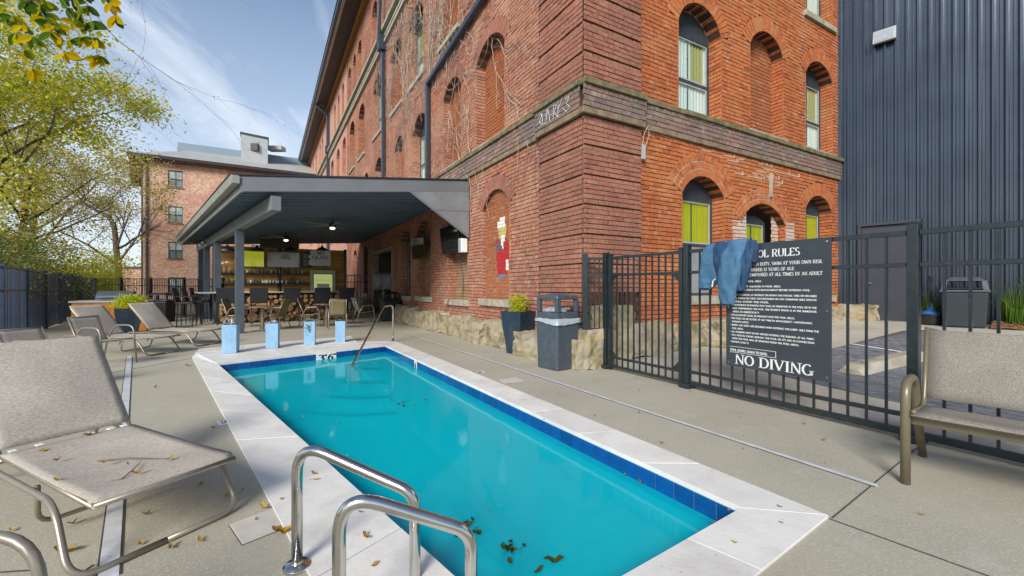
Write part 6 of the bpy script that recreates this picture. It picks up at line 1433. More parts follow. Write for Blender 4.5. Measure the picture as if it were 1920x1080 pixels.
# tube lights under the beam
for t_ in (5.2, 8.0): b_ = MB(); p = BM0-E1+LD*t_+LN*.25+UP*2.18; b_.bar(p, p+LD*1.2, .05, .04); b_.build('strip_light', M['white'], pv)
def ceilz(x, y):
    best = min(((RF(i/40, j/20)+E1-Vector((x, y, 0))).to_2d().length, (RF(i/40, j/20)).z) for i in range(41) for j in range(21)); return best[1]
def bulb(root, z_, w_):
    l_ = bpy.data.lights.new('bulb', 'POINT'); l_.energy = w_; l_.color = (1, .86, .62); l_.shadow_soft_size = .08
    o = bpy.data.objects.new('bulb', l_); col.objects.link(o); o.parent = root; o.location = (0, 0, z_)
def fan(x, y, rz, lab):
    zc_ = ceilz(x, y); t_ = thing('ceiling_fan', lab, 'ceiling fan', (x, y, zc_-.02), rz, 'ceiling fans under the pavilion roof')
    MB().tube([(0, 0, 0), (0, 0, -.22)], .015, 8).build('down_rod', M['black'], t_)
    MB().lathe([(.05, -.18), (.11, -.21), (.12, -.28), (.08, -.32)], (0, 0, 0), 18).build('motor', M['black'], t_)
    for k in range(5):
        a = k*2*math.pi/5; c_, s_ = math.cos(a), math.sin(a); b_ = MB()
        def q(r, w, z_): return (c_*r-s_*w, s_*r+c_*w, z_)
        b_.hexa([q(.12, -.03, -.262), q(.9, -.075, -.275), q(.9, .075, -.255), q(.12, .03, -.25), q(.12, -.03, -.254), q(.9, -.075, -.267), q(.9, .075, -.247), q(.12, .03, -.242)]); b_.build('blade', M['beam'], t_)
    MB().lathe([(.02, -.40), (.07, -.385), (.09, -.35), (.07, -.325)], (0, 0, 0), 16).build('light_bowl', M['lampw'], t_, smooth=True)
fan(-5.85, 13.9, .3, 'nearer ceiling fan, over the tan chairs'); fan(-8.9, 16.8, .8, 'farther ceiling fan, over the bar counter')
for (x, y) in ((480, 392), (478, 430)):
    q = at(x, y, 13.5) if 0 else None

# ------------------------------------------------------------------ bar
K0 = Vector((-10.35, 15.0, 0)); W0 = Vector((-11.85, 17.0, 0))
bar = thing('bar_counter', 'bar counter faced with round log ends under a pale top', 'bar counter', K0)
b_ = MB(); LBC = 4.35
b_.hexa([B*0, B*LBC, B*LBC+A*.55, A*.55, B*0+UP*1.08, B*LBC+UP*1.08, B*LBC+A*.55+UP*1.08, A*.55+UP*1.08]); b_.build('counter_body', M['soil'], bar)
b_ = MB(); b_.hexa([B*-.1-A*.2, B*(LBC+.1)-A*.2, B*(LBC+.1)+A*.6, B*-.1+A*.6]+[q+UP*.045 for q in (B*-.1-A*.2, B*(LBC+.1)-A*.2, B*(LBC+.1)+A*.6, B*-.1+A*.6)]); o = b_.build('counter_top', M['tank'], bar, loc=(0, 0, 1.085), bevel=.006)
rb = random.Random(6); placed = []
lg = None
for _ in range(2500):
    s_, z_, r_ = rb.uniform(.08, LBC-.08), rb.uniform(.1, .98), rb.choice((.06, .08, .11, .14, .17))
    if z_-r_ < 0.02 or z_+r_ > 1.08: continue
    if all(math.hypot(s_-a, z_-c) > (r_+d_)*.95 for a, c, d_ in placed): placed.append((s_, z_, r_))
for (s_, z_, r_) in placed:
    if lg is None: o = MB(); o.lathe([(1, 0), (1, .06), (.97, .07), (.3, .074)], (0, 0, 0), 10); oo = o.build('log_end', M['log'], bar); lg = oo.data; bpy.data.objects.remove(oo)
    o = inst(lg, 'log_end', bar, B*s_+UP*z_, (R(90), 0, math.atan2(B.y, B.x)), (r_, r_, 1))
bw = thing('back_bar', 'wood-plank back bar wall with two shelves of bottles and cups', 'back bar', W0)
LW = 4.95
b_ = MB(); b_.hexa([B*0+A*.02, B*LW+A*.02, B*LW+A*.1, A*.1]+[q+UP*2.95 for q in (B*0+A*.02, B*LW+A*.02, B*LW+A*.1, A*.1)]); b_.build('wall_board', M['soil'], bw)
rw = random.Random(9)
for i in range(20):
    z_ = .02+i*.147; x = 0; cuts = sorted([0]+[rw.uniform(.6, 4.4) for _ in range(3)]+[LW])
    for a, c in zip(cuts, cuts[1:]):
        if c-a < .15: continue
        b_ = MB(); d_ = rw.uniform(0, .012); b_.hexa([B*(a+.003)-A*d_, B*(c-.003)-A*d_, B*(c-.003)+A*.018, B*(a+.003)+A*.018]+[q+UP*.141 for q in (B*(a+.003)-A*d_, B*(c-.003)-A*d_, B*(c-.003)+A*.018, B*(a+.003)+A*.018)]); b_.build('plank', M['wood'], bw, loc=(0, 0, z_))
for z_ in (1.44, 1.86):
    b_ = MB(); b_.bar(B*.1-A*.13+UP*z_, B*3.4-A*.13+UP*z_, .24, .035); b_.build('shelf', M['black'], bw)
b_ = MB(); b_.bar(B*.1-A*.2+UP*.92, B*3.4-A*.2+UP*.92, .5, .04); b_.build('worktop', M['tank'], bw)
for f in (0, .46, .99): b_ = MB(); p = B*(LW*f); b_.box((p.x, p.y, 1.5), (.1, .1, 3.0)); b_.build('upright', M['black'], bw)
b_ = MB(); b_.hexa([B*1.55-A*.3+UP*2.95, B*3.0-A*.3+UP*2.95, B*3.0+A*.2+UP*2.95, B*1.55+A*.2+UP*2.95]+[q+UP*.42 for q in (B*1.55-A*.3+UP*2.95, B*3.0-A*.3+UP*2.95, B*3.0+A*.2+UP*2.95, B*1.55+A*.2+UP*2.95)]); b_.build('air_duct', M['bark'], bw)
cnt = {}; ORD = 'first second third fourth fifth sixth seventh eighth ninth tenth eleventh twelfth thirteenth fourteenth fifteenth sixteenth seventeenth eighteenth nineteenth twentieth twenty-first twenty-second twenty-third twenty-fourth twenty-fifth twenty-sixth twenty-seventh twenty-eighth twenty-ninth thirtieth'.split()
for z_, n_ in ((1.46, 30), (1.88, 24), (.94, 16)):
    for i in range(n_):
        s_ = .25+i*(3.0/n_)+rw.uniform(-.03, .03); h_ = rw.uniform(.12, .3); p = W0+B*s_-A*(.12+rw.uniform(-.04, .04))+UP*(z_)
        cup = (1.6 < s_ < 2.4 and z_ < 1.5) or rw.random() < .15
        prof_ = [(.03, 0), (.038, .02), (.042, .12)] if cup else [(.035, 0), (.036, h_*.6), (.014, h_*.75), (.013, h_)]
        o = MB().lathe(prof_, (0, 0, 0), 8).build('cup' if cup else 'bottle', M['cup'] if cup else M['bottle'], loc=p)
        sh_ = {1.46: 'lower shelf of the back bar', 1.88: 'upper shelf of the back bar', .94: 'worktop behind the bar counter'}[z_]
        kk = (z_, cup); cnt[kk] = cnt.get(kk, 0)+1
        tag(o, ORD[cnt[kk]-1]+(' white cup' if cup else ' small dark bottle')+' from the left on the '+sh_, 'cup' if cup else 'bottle', ('cups on the ' if cup else 'bottles on the ')+sh_)
def panelthing(name, lab, cat, s0, s1, z0, z1, mt, fr_=.02, d=.05, base=W0, off=.06, grp=None):
    o_ = base+B*((s0+s1)/2)-A*off+UP*((z0+z1)/2); t_ = thing(name, lab, cat, o_, math.atan2(B.y, B.x), grp); w, h = s1-s0, z1-z0
    MB().box((0, 0, 0), (w, d, h)).build('casing', M['black'], t_, bevel=.006); MB().box((0, -d/2-.002, 0), (w-2*fr_, .004, h-2*fr_)).build('screen', M[mt], t_); return t_
panelthing('television', 'wall television with a yellow-green glossy screen at the left of the back bar', 'television', .78, 1.72, 2.12, 2.80, 'screeny')
panelthing('television', 'wide grey-brown glossy television in the middle of the back bar', 'television', 1.80, 3.05, 2.12, 2.80, 'screeng')
mb_ = panelthing('menu_board', 'black menu board with white lists between the television and the sign', 'menu board', 3.1, 3.52, 2.14, 2.80, 'sign')
b_ = MB()
for i in range(10): b_.box((-.08+.02*(i % 3), -.032, .26-i*.055), (.18, .003, .014))
b_.box((.12, -.032, .15), (.1, .003, .14)); b_.box((.12, -.032, -.1), (.1, .003, .2)); b_.build('white_lists', M['letter'], mb_)
fr_o = W0+B*3.95-A*.32; fz = thing('drinks_fridge', 'pale green glass-door drinks fridge at the right of the bar', 'fridge', fr_o, math.atan2(B.y, B.x))
MB().box((0, .3, 1.02), (1.0, .5, 2.04)).build('cabinet', M['fridge'], fz, bevel=.01); MB().box((0, .04, 1.05), (.74, .012, 1.6)).build('glass_door', M['fridgein'], fz)
b_ = MB(); b_.box((0, .043, 1.05), (.86, .006, 1.72)); b_.build('door_frame', M['tank'], fz)
for z_ in (.55, .9, 1.25, 1.6): MB().box((0, .03, z_), (.7, .01, .015)).build('fridge_shelf', M['white'], fz)
b_ = MB(); b_.box((0, .028, 1.3), (.5, .008, .28)); b_.build('poster', M['cup'], fz); MB().tube([(.33, -.0, .8), (.33, .0, 1.3)], .012, 6).build('door_handle', M['steel'], fz)
so2 = at(601, 484, 15.9); ns = thing('no_glass_sign', 'pale hanging sign reading NO GLASS in dark serif letters over the bar', 'sign', so2, math.atan2(B.y, B.x))
MB().box((0, 0, 0), (.68, .02, .56)).build('sign_board', M['tank'], ns, bevel=.004)
X_, Y_ = Vector((1, 0, 0)), UP
b_ = MB(); text(b_, 'NO', Vector((-.13, -.0125, .13)), X_, Y_, .12, .26, .22, .1); b_.build('lettering', M['ink'], ns, recalc=False)
b_ = MB(); text(b_, 'GLASS', Vector((-.28, -.0125, -.04)), X_, Y_, .12, .56, .22, .1); b_.build('lettering', M['inkr'], ns, recalc=False)
b_ = MB()
for i in range(3): b_.box((0, -.0115, -.10-i*.05), (.5-.08*i, .002, .012))
b_.build('small_print', M['panel'], ns)
for s_ in (-1, 1): b_ = MB(); b_.tube([(s_*.3, 0, .28), (s_*.3, 0, .9)], .004, 4); b_.build('hanging_wire', M['black'], ns)
for k, (px, Y_d, lab) in enumerate(((426, 14.6, 'leftmost dark pendant lamp, beside the pavilion post'), (482, 15.3, 'second dark pendant lamp from the left over the bar'), (545, 16.0, 'third dark pendant lamp over the middle of the bar'), (604, 16.8, 'rightmost dark pendant lamp, above the hanging sign'))):
    q = at(px, 471, Y_d); zc_ = ceilz(q.x, q.y); t_ = thing('pendant_lamp', lab, 'pendant lamp', q, 0, 'pendant lamps over the bar')
    MB().lathe([(.23, 0), (.24, 0), (.22, .06), (.12, .13), (.05, .16), (.045, .2), (.015, .22)], (0, 0, 0), 18).build('lamp_shade', M['black'], t_); MB().tube([(0, 0, .2), (0, 0, zc_-q.z)], .006, 4).build('cord', M['black'], t_)
    MB().lathe([(.17, .035), (.17, .04)], (0, 0, 0), 16).build('diffuser', M['lampd'], t_)
def stool(loc, rz, lab, sling=False):
    t_ = thing('bar_stool', lab, 'bar stool', loc, rz, 'black bar stools at the counter' if not sling else 'bar chairs at the high table')
    w = .26
    for sx in (-1, 1):
        for sy in (-1, 1): b_ = MB(); b_.tube([(sx*.21, sy*.25, 0), (sx*.19, sy*.235, .74)], .016, 6); b_.build('leg', M['black'], t_)
    b_ = MB(); b_.tube([(.2, -.24, .28), (.2, .24, .28)], .011, 6); b_.tube([(-.2, -.24, .28), (-.2, .24, .28)], .011, 6); b_.build('footrest', M['steel'] if not sling else M['black'], t_)
    b_ = MB(); b_.box((0, 0, .765), (.47, .54, .07)); b_.build('seat', M['wicker'], t_, bevel=.02)
    b_ = MB(); b_.hexa([(-.25, -.27, .75), (-.21, -.27, .75), (-.21, .27, .75), (-.25, .27, .75), (-.36, -.28, 1.27), (-.325, -.28, 1.27), (-.325, .28, 1.27), (-.36, .28, 1.27)]); b_.build('backrest', M['wicker'], t_, bevel=.012)
    if sling: b_ = MB(); [b_.tube(fillet([(-.24, s_*.27, .98), (.1, s_*.27, .98), (.2, s_*.25, .74)], .06), .014, 6) for s_ in (-1, 1)]; b_.build('arms', M['black'], t_)
    return t_
def onb(px, base, off):   # position along the counter seen at photo column px
    p = base-A*off; r_ = (px-CX)/F; s_ = (r_*p.y-p.x)/(B.x-r_*B.y); return p+B*s_
for px, lab in ((425, 'leftmost black bar stool, partly behind the pavilion post'), (486, 'second black bar stool from the pavilion post'), (547, 'third black bar stool, in front of the middle of the counter'), (603, 'fourth black bar stool, in front of the fridge'), (648, 'rightmost black bar stool, at the end of the counter')):
    stool(onb(px, K0, .55), math.atan2(A.y, A.x), lab)
for (x, y), lab in (((350, 611), 'nearest bar chair at the left side of the high table'), ((366, 607), 'middle bar chair at the left side of the high table'), ((379, 603), 'farthest bar chair at the left side of the high table')):
    stool(G(x, y), math.atan2(B.y, B.x)-.1, lab, True)
ht = thing('high_table', 'narrow black high table beside the pavilion posts', 'table', G(393, 608))
ra = math.atan2(LD.y, LD.x); ht.rotation_euler = (0, 0, ra)
MB().box((0.8, 0, 1.09), (2.0, .6, .04)).build('tabletop', M['tank'], ht, bevel=.006)
for sx in (0, 1.6):
    for sy in (-.22, .22): MB().box((sx, sy, .53), (.05, .05, 1.06)).build('leg', M['black'], ht)
def chair(loc, rz, lab, mt='slingt', tube='champ', grp='tan sling chairs under the pavilion', high=.92):
    t_ = thing('sling_chair', lab, 'chair', loc, rz, grp); w = .27
    for s_ in (-1, 1):
        b_ = MB(); b_.tube(fillet([(.30, s_*w, 0), (.24, s_*w, .64), (-.12, s_*w, .64), (-.24, s_*(w-.02), .42), (-.36, s_*w, 0)], [0, .12, .1, .05, 0], 6), .0145, 8); b_.build('arm', M[tube], t_, smooth=True)
    b_ = MB()
    for s_ in (-1, 1): b_.tube(fillet([(.26, s_*.235, .42), (-.20, s_*.235, .39), (-.40, s_*.235, high)], .08, 5), .012, 6)
    b_.tube([(.26, -.235, .42), (.26, .235, .42)], .01, 6); b_.tube([(-.4, -.235, high), (-.4, .235, high)], .01, 6); b_.build('sling_frame', M[tube], t_, smooth=True)
    cloth(lambda u, v: (.26-.45*u, -.235+.47*v, .43-.03*u-.02*math.sin(math.pi*v)), 6, 6, 'seat', mt, t_)
    cloth(lambda u, v: (-.20-.2*u, -.235+.47*v, .40+(high-.40)*u), 6, 6, 'backrest', mt, t_); return t_
rB, rA = math.atan2(B.y, B.x), math.atan2(A.y, A.x)
chair(G(447, 614), rB-.35, 'tan sling chair in side view beside the front pavilion post')
chair(G(515, 616), rB+math.pi-.5, 'tan sling chair at the right of the round table')
chair(G(586, 612), rB-.3, 'tan sling chair in side view behind the trailing planter')
chair(G(632, 616), rA-.05, 'tan sling chair seen from the back behind the rightmost planter')
chair(G(683, 606), rB+.1, 'tan sling chair farthest right, its arm toward the door')
def rtable(loc, r_, lab):
    t_ = thing('round_table', lab, 'table', loc, 0, 'round tables under the pavilion'); MB().lathe([(r_, .715), (r_, .735), (r_-.01, .74)], (0, 0, 0), 28).build('tabletop', M['bronze'], t_); MB().tube([(0, 0, .03), (0, 0, .715)], .045, 12).build('pedestal', M['bronze'], t_); MB().lathe([(.26, 0), (.26, .015), (.06, .04)], (0, 0, 0), 20).build('base', M['bronze'], t_)
rtable(G(492, 621), .45, 'round taupe table between two tan chairs near the front post'); rtable(G(612, 611), .42, 'round taupe table behind the chair seen from the back')
# wall televisions on the brick wall
for (s0, s1, z0, z1, lab, tilt) in ((4.55, 5.75, 2.18, 2.86, 'black television on the brick wall behind the brace panel', .12), (7.15, 8.4, 2.18, 2.88, 'black television on the brick wall nearer to the door', .10)):
    c = fA((s0+s1)/2, (z0+z1)/2, .16); t_ = thing('television', lab, 'television', c, math.atan2(-A.y, -A.x)); w = (s1-s0)*S; h = (z1-z0)*S
    o = MB().box((0, 0, 0), (w, .06, h)).build('casing', M['black'], t_, bevel=.008); o.rotation_euler = (tilt, 0, 0); o2 = MB().box((0, -.032, 0), (w-.04, .004, h-.04)).build('screen', M['screen'], t_); o2.rotation_euler = (tilt, 0, 0); MB().box((0, .12, 0), (.2, .2, .2)).build('wall_bracket', M['black'], t_)
wl = thing('wall_speaker', 'small white box speaker on the brick wall beside the brace panel', 'speaker', fA(4.42, 2.3, .12), math.atan2(-A.y, -A.x)); MB().box((0, 0, 0), (.2, .18, .36)).build('cabinet', M['white'], wl, bevel=.015); MB().box((0, -.093, 0), (.16, .006, .32)).build('grille', M['bag'], wl)
lc = thing('wall_cable', 'dark cable running down the pale bricked window below the television', 'cable', fA(5.3, 1.1, -.2)); b_ = MB(); b_.tube([fA(5.3, 2.1, -.2)-lc.location, fA(5.32, 1.8, -.2)-lc.location, fA(5.18, 1.6, -.2)-lc.location, fA(5.2, 1.05, -.2)-lc.location, fA(5.45, .98, .09)-lc.location, fA(5.7, .6, .1)-lc.location], .014, 5); b_.build('flex', M['bronze'], lc)
# black bin, folded loungers, low fence at the door
dome_bin('rubbish_bin', 'black bin with an open hood and liner beside the doorway', G(731, 601), rA, .66, 1.12, M['black'], M['black'])
for k, (px, lab) in enumerate(((709, 'left of two folded grey sling loungers standing upright by the doorway'), (727, 'right of two folded grey sling loungers standing upright by the doorway'))):
    q = at(px, 540, 18.2); q.z = 0; t_ = thing('folded_lounger', lab, 'sun lounger', q, rB-.2, 'folded loungers by the doorway')
    b_ = MB(); b_.tube(fillet([(-.2, 0, 0), (-.2, 0, 1.88), (.2, 0, 1.88), (.2, 0, 0)], .06), .016, 6); b_.tube([(-.2, 0, 1.2), (.2, 0, 1.2)], .015, 6); b_.build('frame', M['champ'], t_)
    cloth(lambda u, v: (-.19+.38*u, .01, .25+.9*v), 3, 3, 'seat', 'wicker', t_); cloth(lambda u, v: (-.19+.38*u, .01, 1.22+.62*v), 3, 3, 'backrest', 'panel', t_)
# fences at the back
def simple_fence(root, p, q, h0, h1, pick, mtl, rails, postsp=2.3, pw=.02, pm='picket', postw=.06, both=True):
    o = root.location; d_ = q-p; ln = d_.length; dn_ = d_.normalized(); ang = math.atan2(dn_.y, dn_.x); me = None
    for f in rails:
        a = p-o+UP*(h0*f); c = q-o+UP*(h1*f); MB().bar(a, c, .035, .035).build('rail', mtl[1], root)
    n_ = int(ln/pick)
    for i in range(n_+1):
        x = p+d_*(i/n_)-o; h = (h0+(h1-h0)*i/n_)
        if me is None: oo = MB().box((0, 0, .5), (pw, .018, .96)).build(pm, mtl[0], root); me = oo.data; bpy.data.objects.remove(oo)
        inst(me, pm, root, x, (0, 0, ang), (1, 1, h))
    m_ = max(1, round(ln/postsp))
    for i in range(m_+1):
        x = p+d_*(i/m_)-o; h = h0+(h1-h0)*i/m_+.04; oo = MB().box((0, 0, h/2), (postw, postw+.02, h)).build('post', mtl[0], root, loc=x, bevel=.004); oo.rotation_euler = (0, 0, ang)
LF0, LF1 = Vector((-21.5, 22, 0)), Vector((-10.3, 8.02, 0))
f_ = thing('slatted_fence', 'black metal privacy fence of narrow vertical slats along the left of the deck', 'fence', LF1)
simple_fence(f_, LF1, LF0, 1.80, 1.74, .105, (M['fenceb'], M['fencer']), (.985, .685, .06), 2.2, .030, 'slat', .09)
f_ = thing('rear_fence', 'black open picket fence at the rear left between the slatted fence and the pavilion', 'fence', LF0); simple_fence(f_, LF0, Vector((-11.6, 17.1, 0)), 1.76, 1.64, .145, (M['black'], M['black']), (.985, .80, .06), 3.0)
f_ = thing('rear_fence', 'black open picket fence between the bar and the doorway', 'fence', at(634, 538, 19.6)-UP*EYE); simple_fence(f_, Vector((f_.location.x, f_.location.y, 0)), Vector((at(700, 538, 19.9).x, 19.9, 0)), 1.86, 1.86, .14, (M['black'], M['black']), (.985, .82, .06), 1.6); 
# grill station, bush planter, bin on the left
gs0 = Vector((-10.7, 12.5, 0)); gs = thing('grill_station', 'orange timber grill cabinet with a dark domed grill on top', 'grill', gs0, math.atan2(B.y, B.x))
for i in range(8): MB().box((-.10-i*.2, -.012, .44), (.192, .03, .84)).build('board', M['woodc'], gs)
for i in range(4): MB().box((.012, .11+i*.2, .44), (.03, .192, .84)).build('board', M['woodc'], gs)
MB().box((-.8, .42, .43), (1.56, .76, .84)).build('cabinet', M['soil'], gs); MB().box((-.8, .4, .885), (1.7, .9, .05)).build('worktop', M['tank'], gs, bevel=.005)
b_ = MB(); n_ = 12
for i in range(n_+1): a = math.pi*i/n_; b_.v += [(-1.15, .4-math.cos(a)*.28, .93+math.sin(a)*.25), (-.35, .4-math.cos(a)*.28, .93+math.sin(a)*.25)]
b_.f = [(2*i, 2*i+1, 2*i+3, 2*i+2) for i in range(n_)]+[tuple(range(0, 2*n_+2, 2)), tuple(range(1, 2*n_+2, 2))[::-1]]; b_.m = [0]*len(b_.f); b_.build('grill_hood', M['canb'], gs, smooth=False)
MB().tube([(-1.1, .08, 1.02), (-.4, .08, 1.02)], .015, 6).build('hood_handle', M['steel'], gs)
t_ = tall_planter('tall navy planter with a bushy yellow-green shrub between the sun loungers', Vector((-10.15, 11.3, 0)), .7, .56, .42, .74, M['navy'])
b_ = MB(); shrub(b_, Vector((0, 0, .88)), .42, .42, .22, 2600, .05, rs, 26, .25); b_.build('bush', M['leafb'], t_, recalc=False)
dome_bin('rubbish_bin', 'black bin with side openings in front of the rear picket fence', G(303, 603), .2, .66, 1.08, M['black'], M['black'])
# armchairs at the left
chair(Vector((-6.80, 7.12, 0)), -.12, 'grey sling armchair between the foreground lounger and the next lounger', 'sling', 'champ', 'grey sling armchairs left of the pool', .80)
chair(Vector((-5.95, 5.45, 0)), -.12, 'grey sling armchair mostly hidden behind the foreground lounger', 'sling', 'champ', 'grey sling armchairs left of the pool', .76)
c_ = chair(Vector((-1.50, .86, 0)), 0, 'grey sling armchair of which only the arm shows at the lower left corner', 'sling', 'champ', 'grey sling armchairs left of the pool', .85)

# ------------------------------------------------------------------ far brick apartment building
fb0 = Vector((-33.7, 39, 0)); fb = thing('apartment_building', 'four-storey pale brick building with a low roof beyond the pavilion', 'building', fb0)
M['farB2'] = fartex('rear_building_brick', (.52, .29, .20), (.64, .42, .31), (.58, .46, .36), B, noise_c=(.42, .20, .15))
layer(M['farB2'], (.62, .50, .38), 1.1, .55, .72, .7); HB = 12.9; wins = [(s_, z_) for s_ in (2.33, 9.0, 15.5, 22) for z_ in (11.45, 8.1, 4.75, 1.4)]
b_ = MB(); ops_ = [(s_-.55, s_+.55, z_-.8, z_+.8, 0) for s_, z_ in wins]
def fF(s_, z_, d_): q = B*s_-A*d_; q.z = z_; return q
zl = sorted(set([0, HB]+[o[2] for o in ops_]+[o[3] for o in ops_]))
for za_, zb_ in zip(zl, zl[1:]):
    zm_ = (za_+zb_)/2; ex_ = [(o[0], o[1]) for o in ops_ if o[2] < zm_ < o[3]]
    for a, c in spans(0, 30, sorted(ex_)): b_.quad(fF(a, za_, 0), fF(c, za_, 0), fF(c, zb_, 0), fF(a, zb_, 0))
SD = LD
b_.quad(fF(0, 0, 0), SD*14, SD*14+UP*HB, fF(0, HB, 0)); b_.build('wall', M['farB2'], fb, recalc=False)
for s_, z_ in wins:
    f = MB(); w_ = .55; fbox(f, fF, s_-w_, s_-w_+.05, z_-.8, z_+.8, -.05, -.15); fbox(f, fF, s_+w_-.05, s_+w_, z_-.8, z_+.8, -.05, -.15); fbox(f, fF, s_-w_, s_+w_, z_-.03, z_+.03, -.04, -.15); fbox(f, fF, s_-w_, s_+w_, z_+.72, z_+.8, -.052, -.15); fbox(f, fF, s_-w_, s_+w_, z_-.8, z_-.72, -.052, -.15); fbox(f, fF, s_-.015, s_+.015, z_-.8, z_+.8, -.06, -.15)
    fo = f.build('window', M['wframe'], fb); p_ = MB(); p_.quad(fF(s_-w_, z_-.8, -.12), fF(s_+w_, z_-.8, -.12), fF(s_+w_, z_, -.12), fF(s_-w_, z_, -.12)); p_.build('pane', M['glass'], fo); p_ = MB(); p_.quad(fF(s_-w_, z_, -.11), fF(s_+w_, z_, -.11), fF(s_+w_, z_+.8, -.11), fF(s_-w_, z_+.8, -.11)); p_.build('pane', M['glasslit'], fo)
    sl2 = MB(); fbox(sl2, fF, s_-w_-.1, s_+w_+.1, z_-.92, z_-.8, .05, -.1); sl2.build('sill', M['rust'], fo)
b_ = MB(); b_.hexa([fF(-.9, HB, .7), fF(30, HB, .7), B*30+A*10+UP*HB, SD*14-B*.9+UP*HB]+[q+UP*.3 for q in (fF(-.9, HB, .7), fF(30, HB, .7), B*30+A*10+UP*HB, SD*14-B*.9+UP*HB)]); b_.build('eave', M['bark'], fb)
b_ = MB(); b_.hexa([fF(-1.0, HB+.12, .85), fF(30, HB+.12, .85), fF(30, HB+.12, .7), fF(-1.0, HB+.12, .7), fF(-1.0, HB+.4, .9), fF(30, HB+.4, .9), fF(30, HB+.4, .7), fF(-1.0, HB+.4, .7)]); b_.build('gutter', M['eave'], fb)
b_ = MB(); b_.add([fF(-.9, HB+.35, .72), fF(30, HB+.35, .72), B*30+A*7+UP*(HB+3.2), B*2.6+A*7+UP*(HB+3.2), SD*14-B*.9+UP*(HB+.35)], [(0, 1, 2, 3), (0, 3, 4)]); b_.build('roof', M['roofw'], fb)
b_ = MB(); b_.hexa([B*1.5+A*6.8+UP*(HB+3.0), B*17+A*6.8+UP*(HB+3.0), B*17+A*9+UP*(HB+3.0), B*1.5+A*9+UP*(HB+3.0)]+[q+UP*.9 for q in (B*1.5+A*6.8+UP*(HB+3.0), B*17+A*6.8+UP*(HB+3.0), B*17+A*9+UP*(HB+3.0), B*1.5+A*9+UP*(HB+3.0))]); b_.build('parapet', M['roofm'], fb)
ph = at(478, 300, 48)-fb0; b_ = MB(); pw_ = 1.25
b_.hexa([ph-B*pw_-A*1.5-UP*3, ph+B*pw_-A*1.5-UP*3, ph+B*pw_+A*1.5-UP*3, ph-B*pw_+A*1.5-UP*3, ph-B*pw_-A*1.5+UP*2.3, ph+B*pw_-A*1.5+UP*2.1, ph+B*pw_+A*1.5+UP*2.1, ph-B*pw_+A*1.5+UP*2.3]); pho = b_.build('rooftop_housing', M['tank'], fb)
b_ = MB(); b_.hexa([ph-B*(pw_+.1)-A*1.6+UP*2.3, ph+B*(pw_+.1)-A*1.6+UP*2.1, ph+B*(pw_+.1)+A*1.6+UP*2.1, ph-B*(pw_+.1)+A*1.6+UP*2.3, ph-B*(pw_+.1)-A*1.6+UP*2.45, ph+B*(pw_+.1)-A*1.6+UP*2.3, ph+B*(pw_+.1)+A*1.6+UP*2.3, ph-B*(pw_+.1)+A*1.6+UP*2.45]); b_.build('housing_cap', M['wframe'], pho)
b_ = MB(); b_.box(ph-A*1.55+UP*1.0, (.8, .3, .8)); b_.build('louvre', M['black'], pho); b_ = MB(); q = ph+B*2.1+UP*1.6; b_.box(q, (1.7, 1, .45)); b_.build('side_duct', M['roofw'], pho)
b_ = MB(); b_.tube([fF(.25, 0, .1), fF(.25, HB, .1)], .09, 6); b_.tube([fF(-.15, 0, -.3), fF(-.15, HB, -.3)], .07, 6); b_.build('downpipe', M['wframe'], fb)
b_ = MB(); b_.hexa([B*12+UP*10+A*12, B*30+UP*10+A*12, B*30+UP*10+A*20, B*12+UP*10+A*20]+[q+UP*6.3 for q in (B*12+A*12+UP*10, B*30+A*12+UP*10, B*30+A*20+UP*10, B*12+A*20+UP*10)]); b_.build('rear_roof_block', M['roofw'], fb)
rb0 = at(250, 520, 75); rb0.z = 0; rd = thing('red_brick_building', 'small distant red brick building beyond the trees on the left', 'building', rb0)
MB().hexa([(-3, 0, 0), (9, 2, 0), (9, 10, 0), (-3, 10, 0), (-3, 0, 4.6), (9, 2, 4.6), (9, 10, 4.6), (-3, 10, 4.6)]).build('wall', M['farA'], rd); MB().hexa([(-3.3, -.3, 4.6), (9.3, 1.7, 4.6), (9.3, 10.3, 4.6), (-3.3, 10.3, 4.6), (-3.3, -.3, 4.9), (9.3, 1.7, 4.9), (9.3, 10.3, 4.9), (-3.3, 10.3, 4.9)]).build('roof', M['eave'], rd)
b_ = MB(); b_.quad((-60, 27, -.026), (5, 27, -.026), (5, 32, -.026), (-60, 36, -.026)); struct(b_, 'road', M['road'])

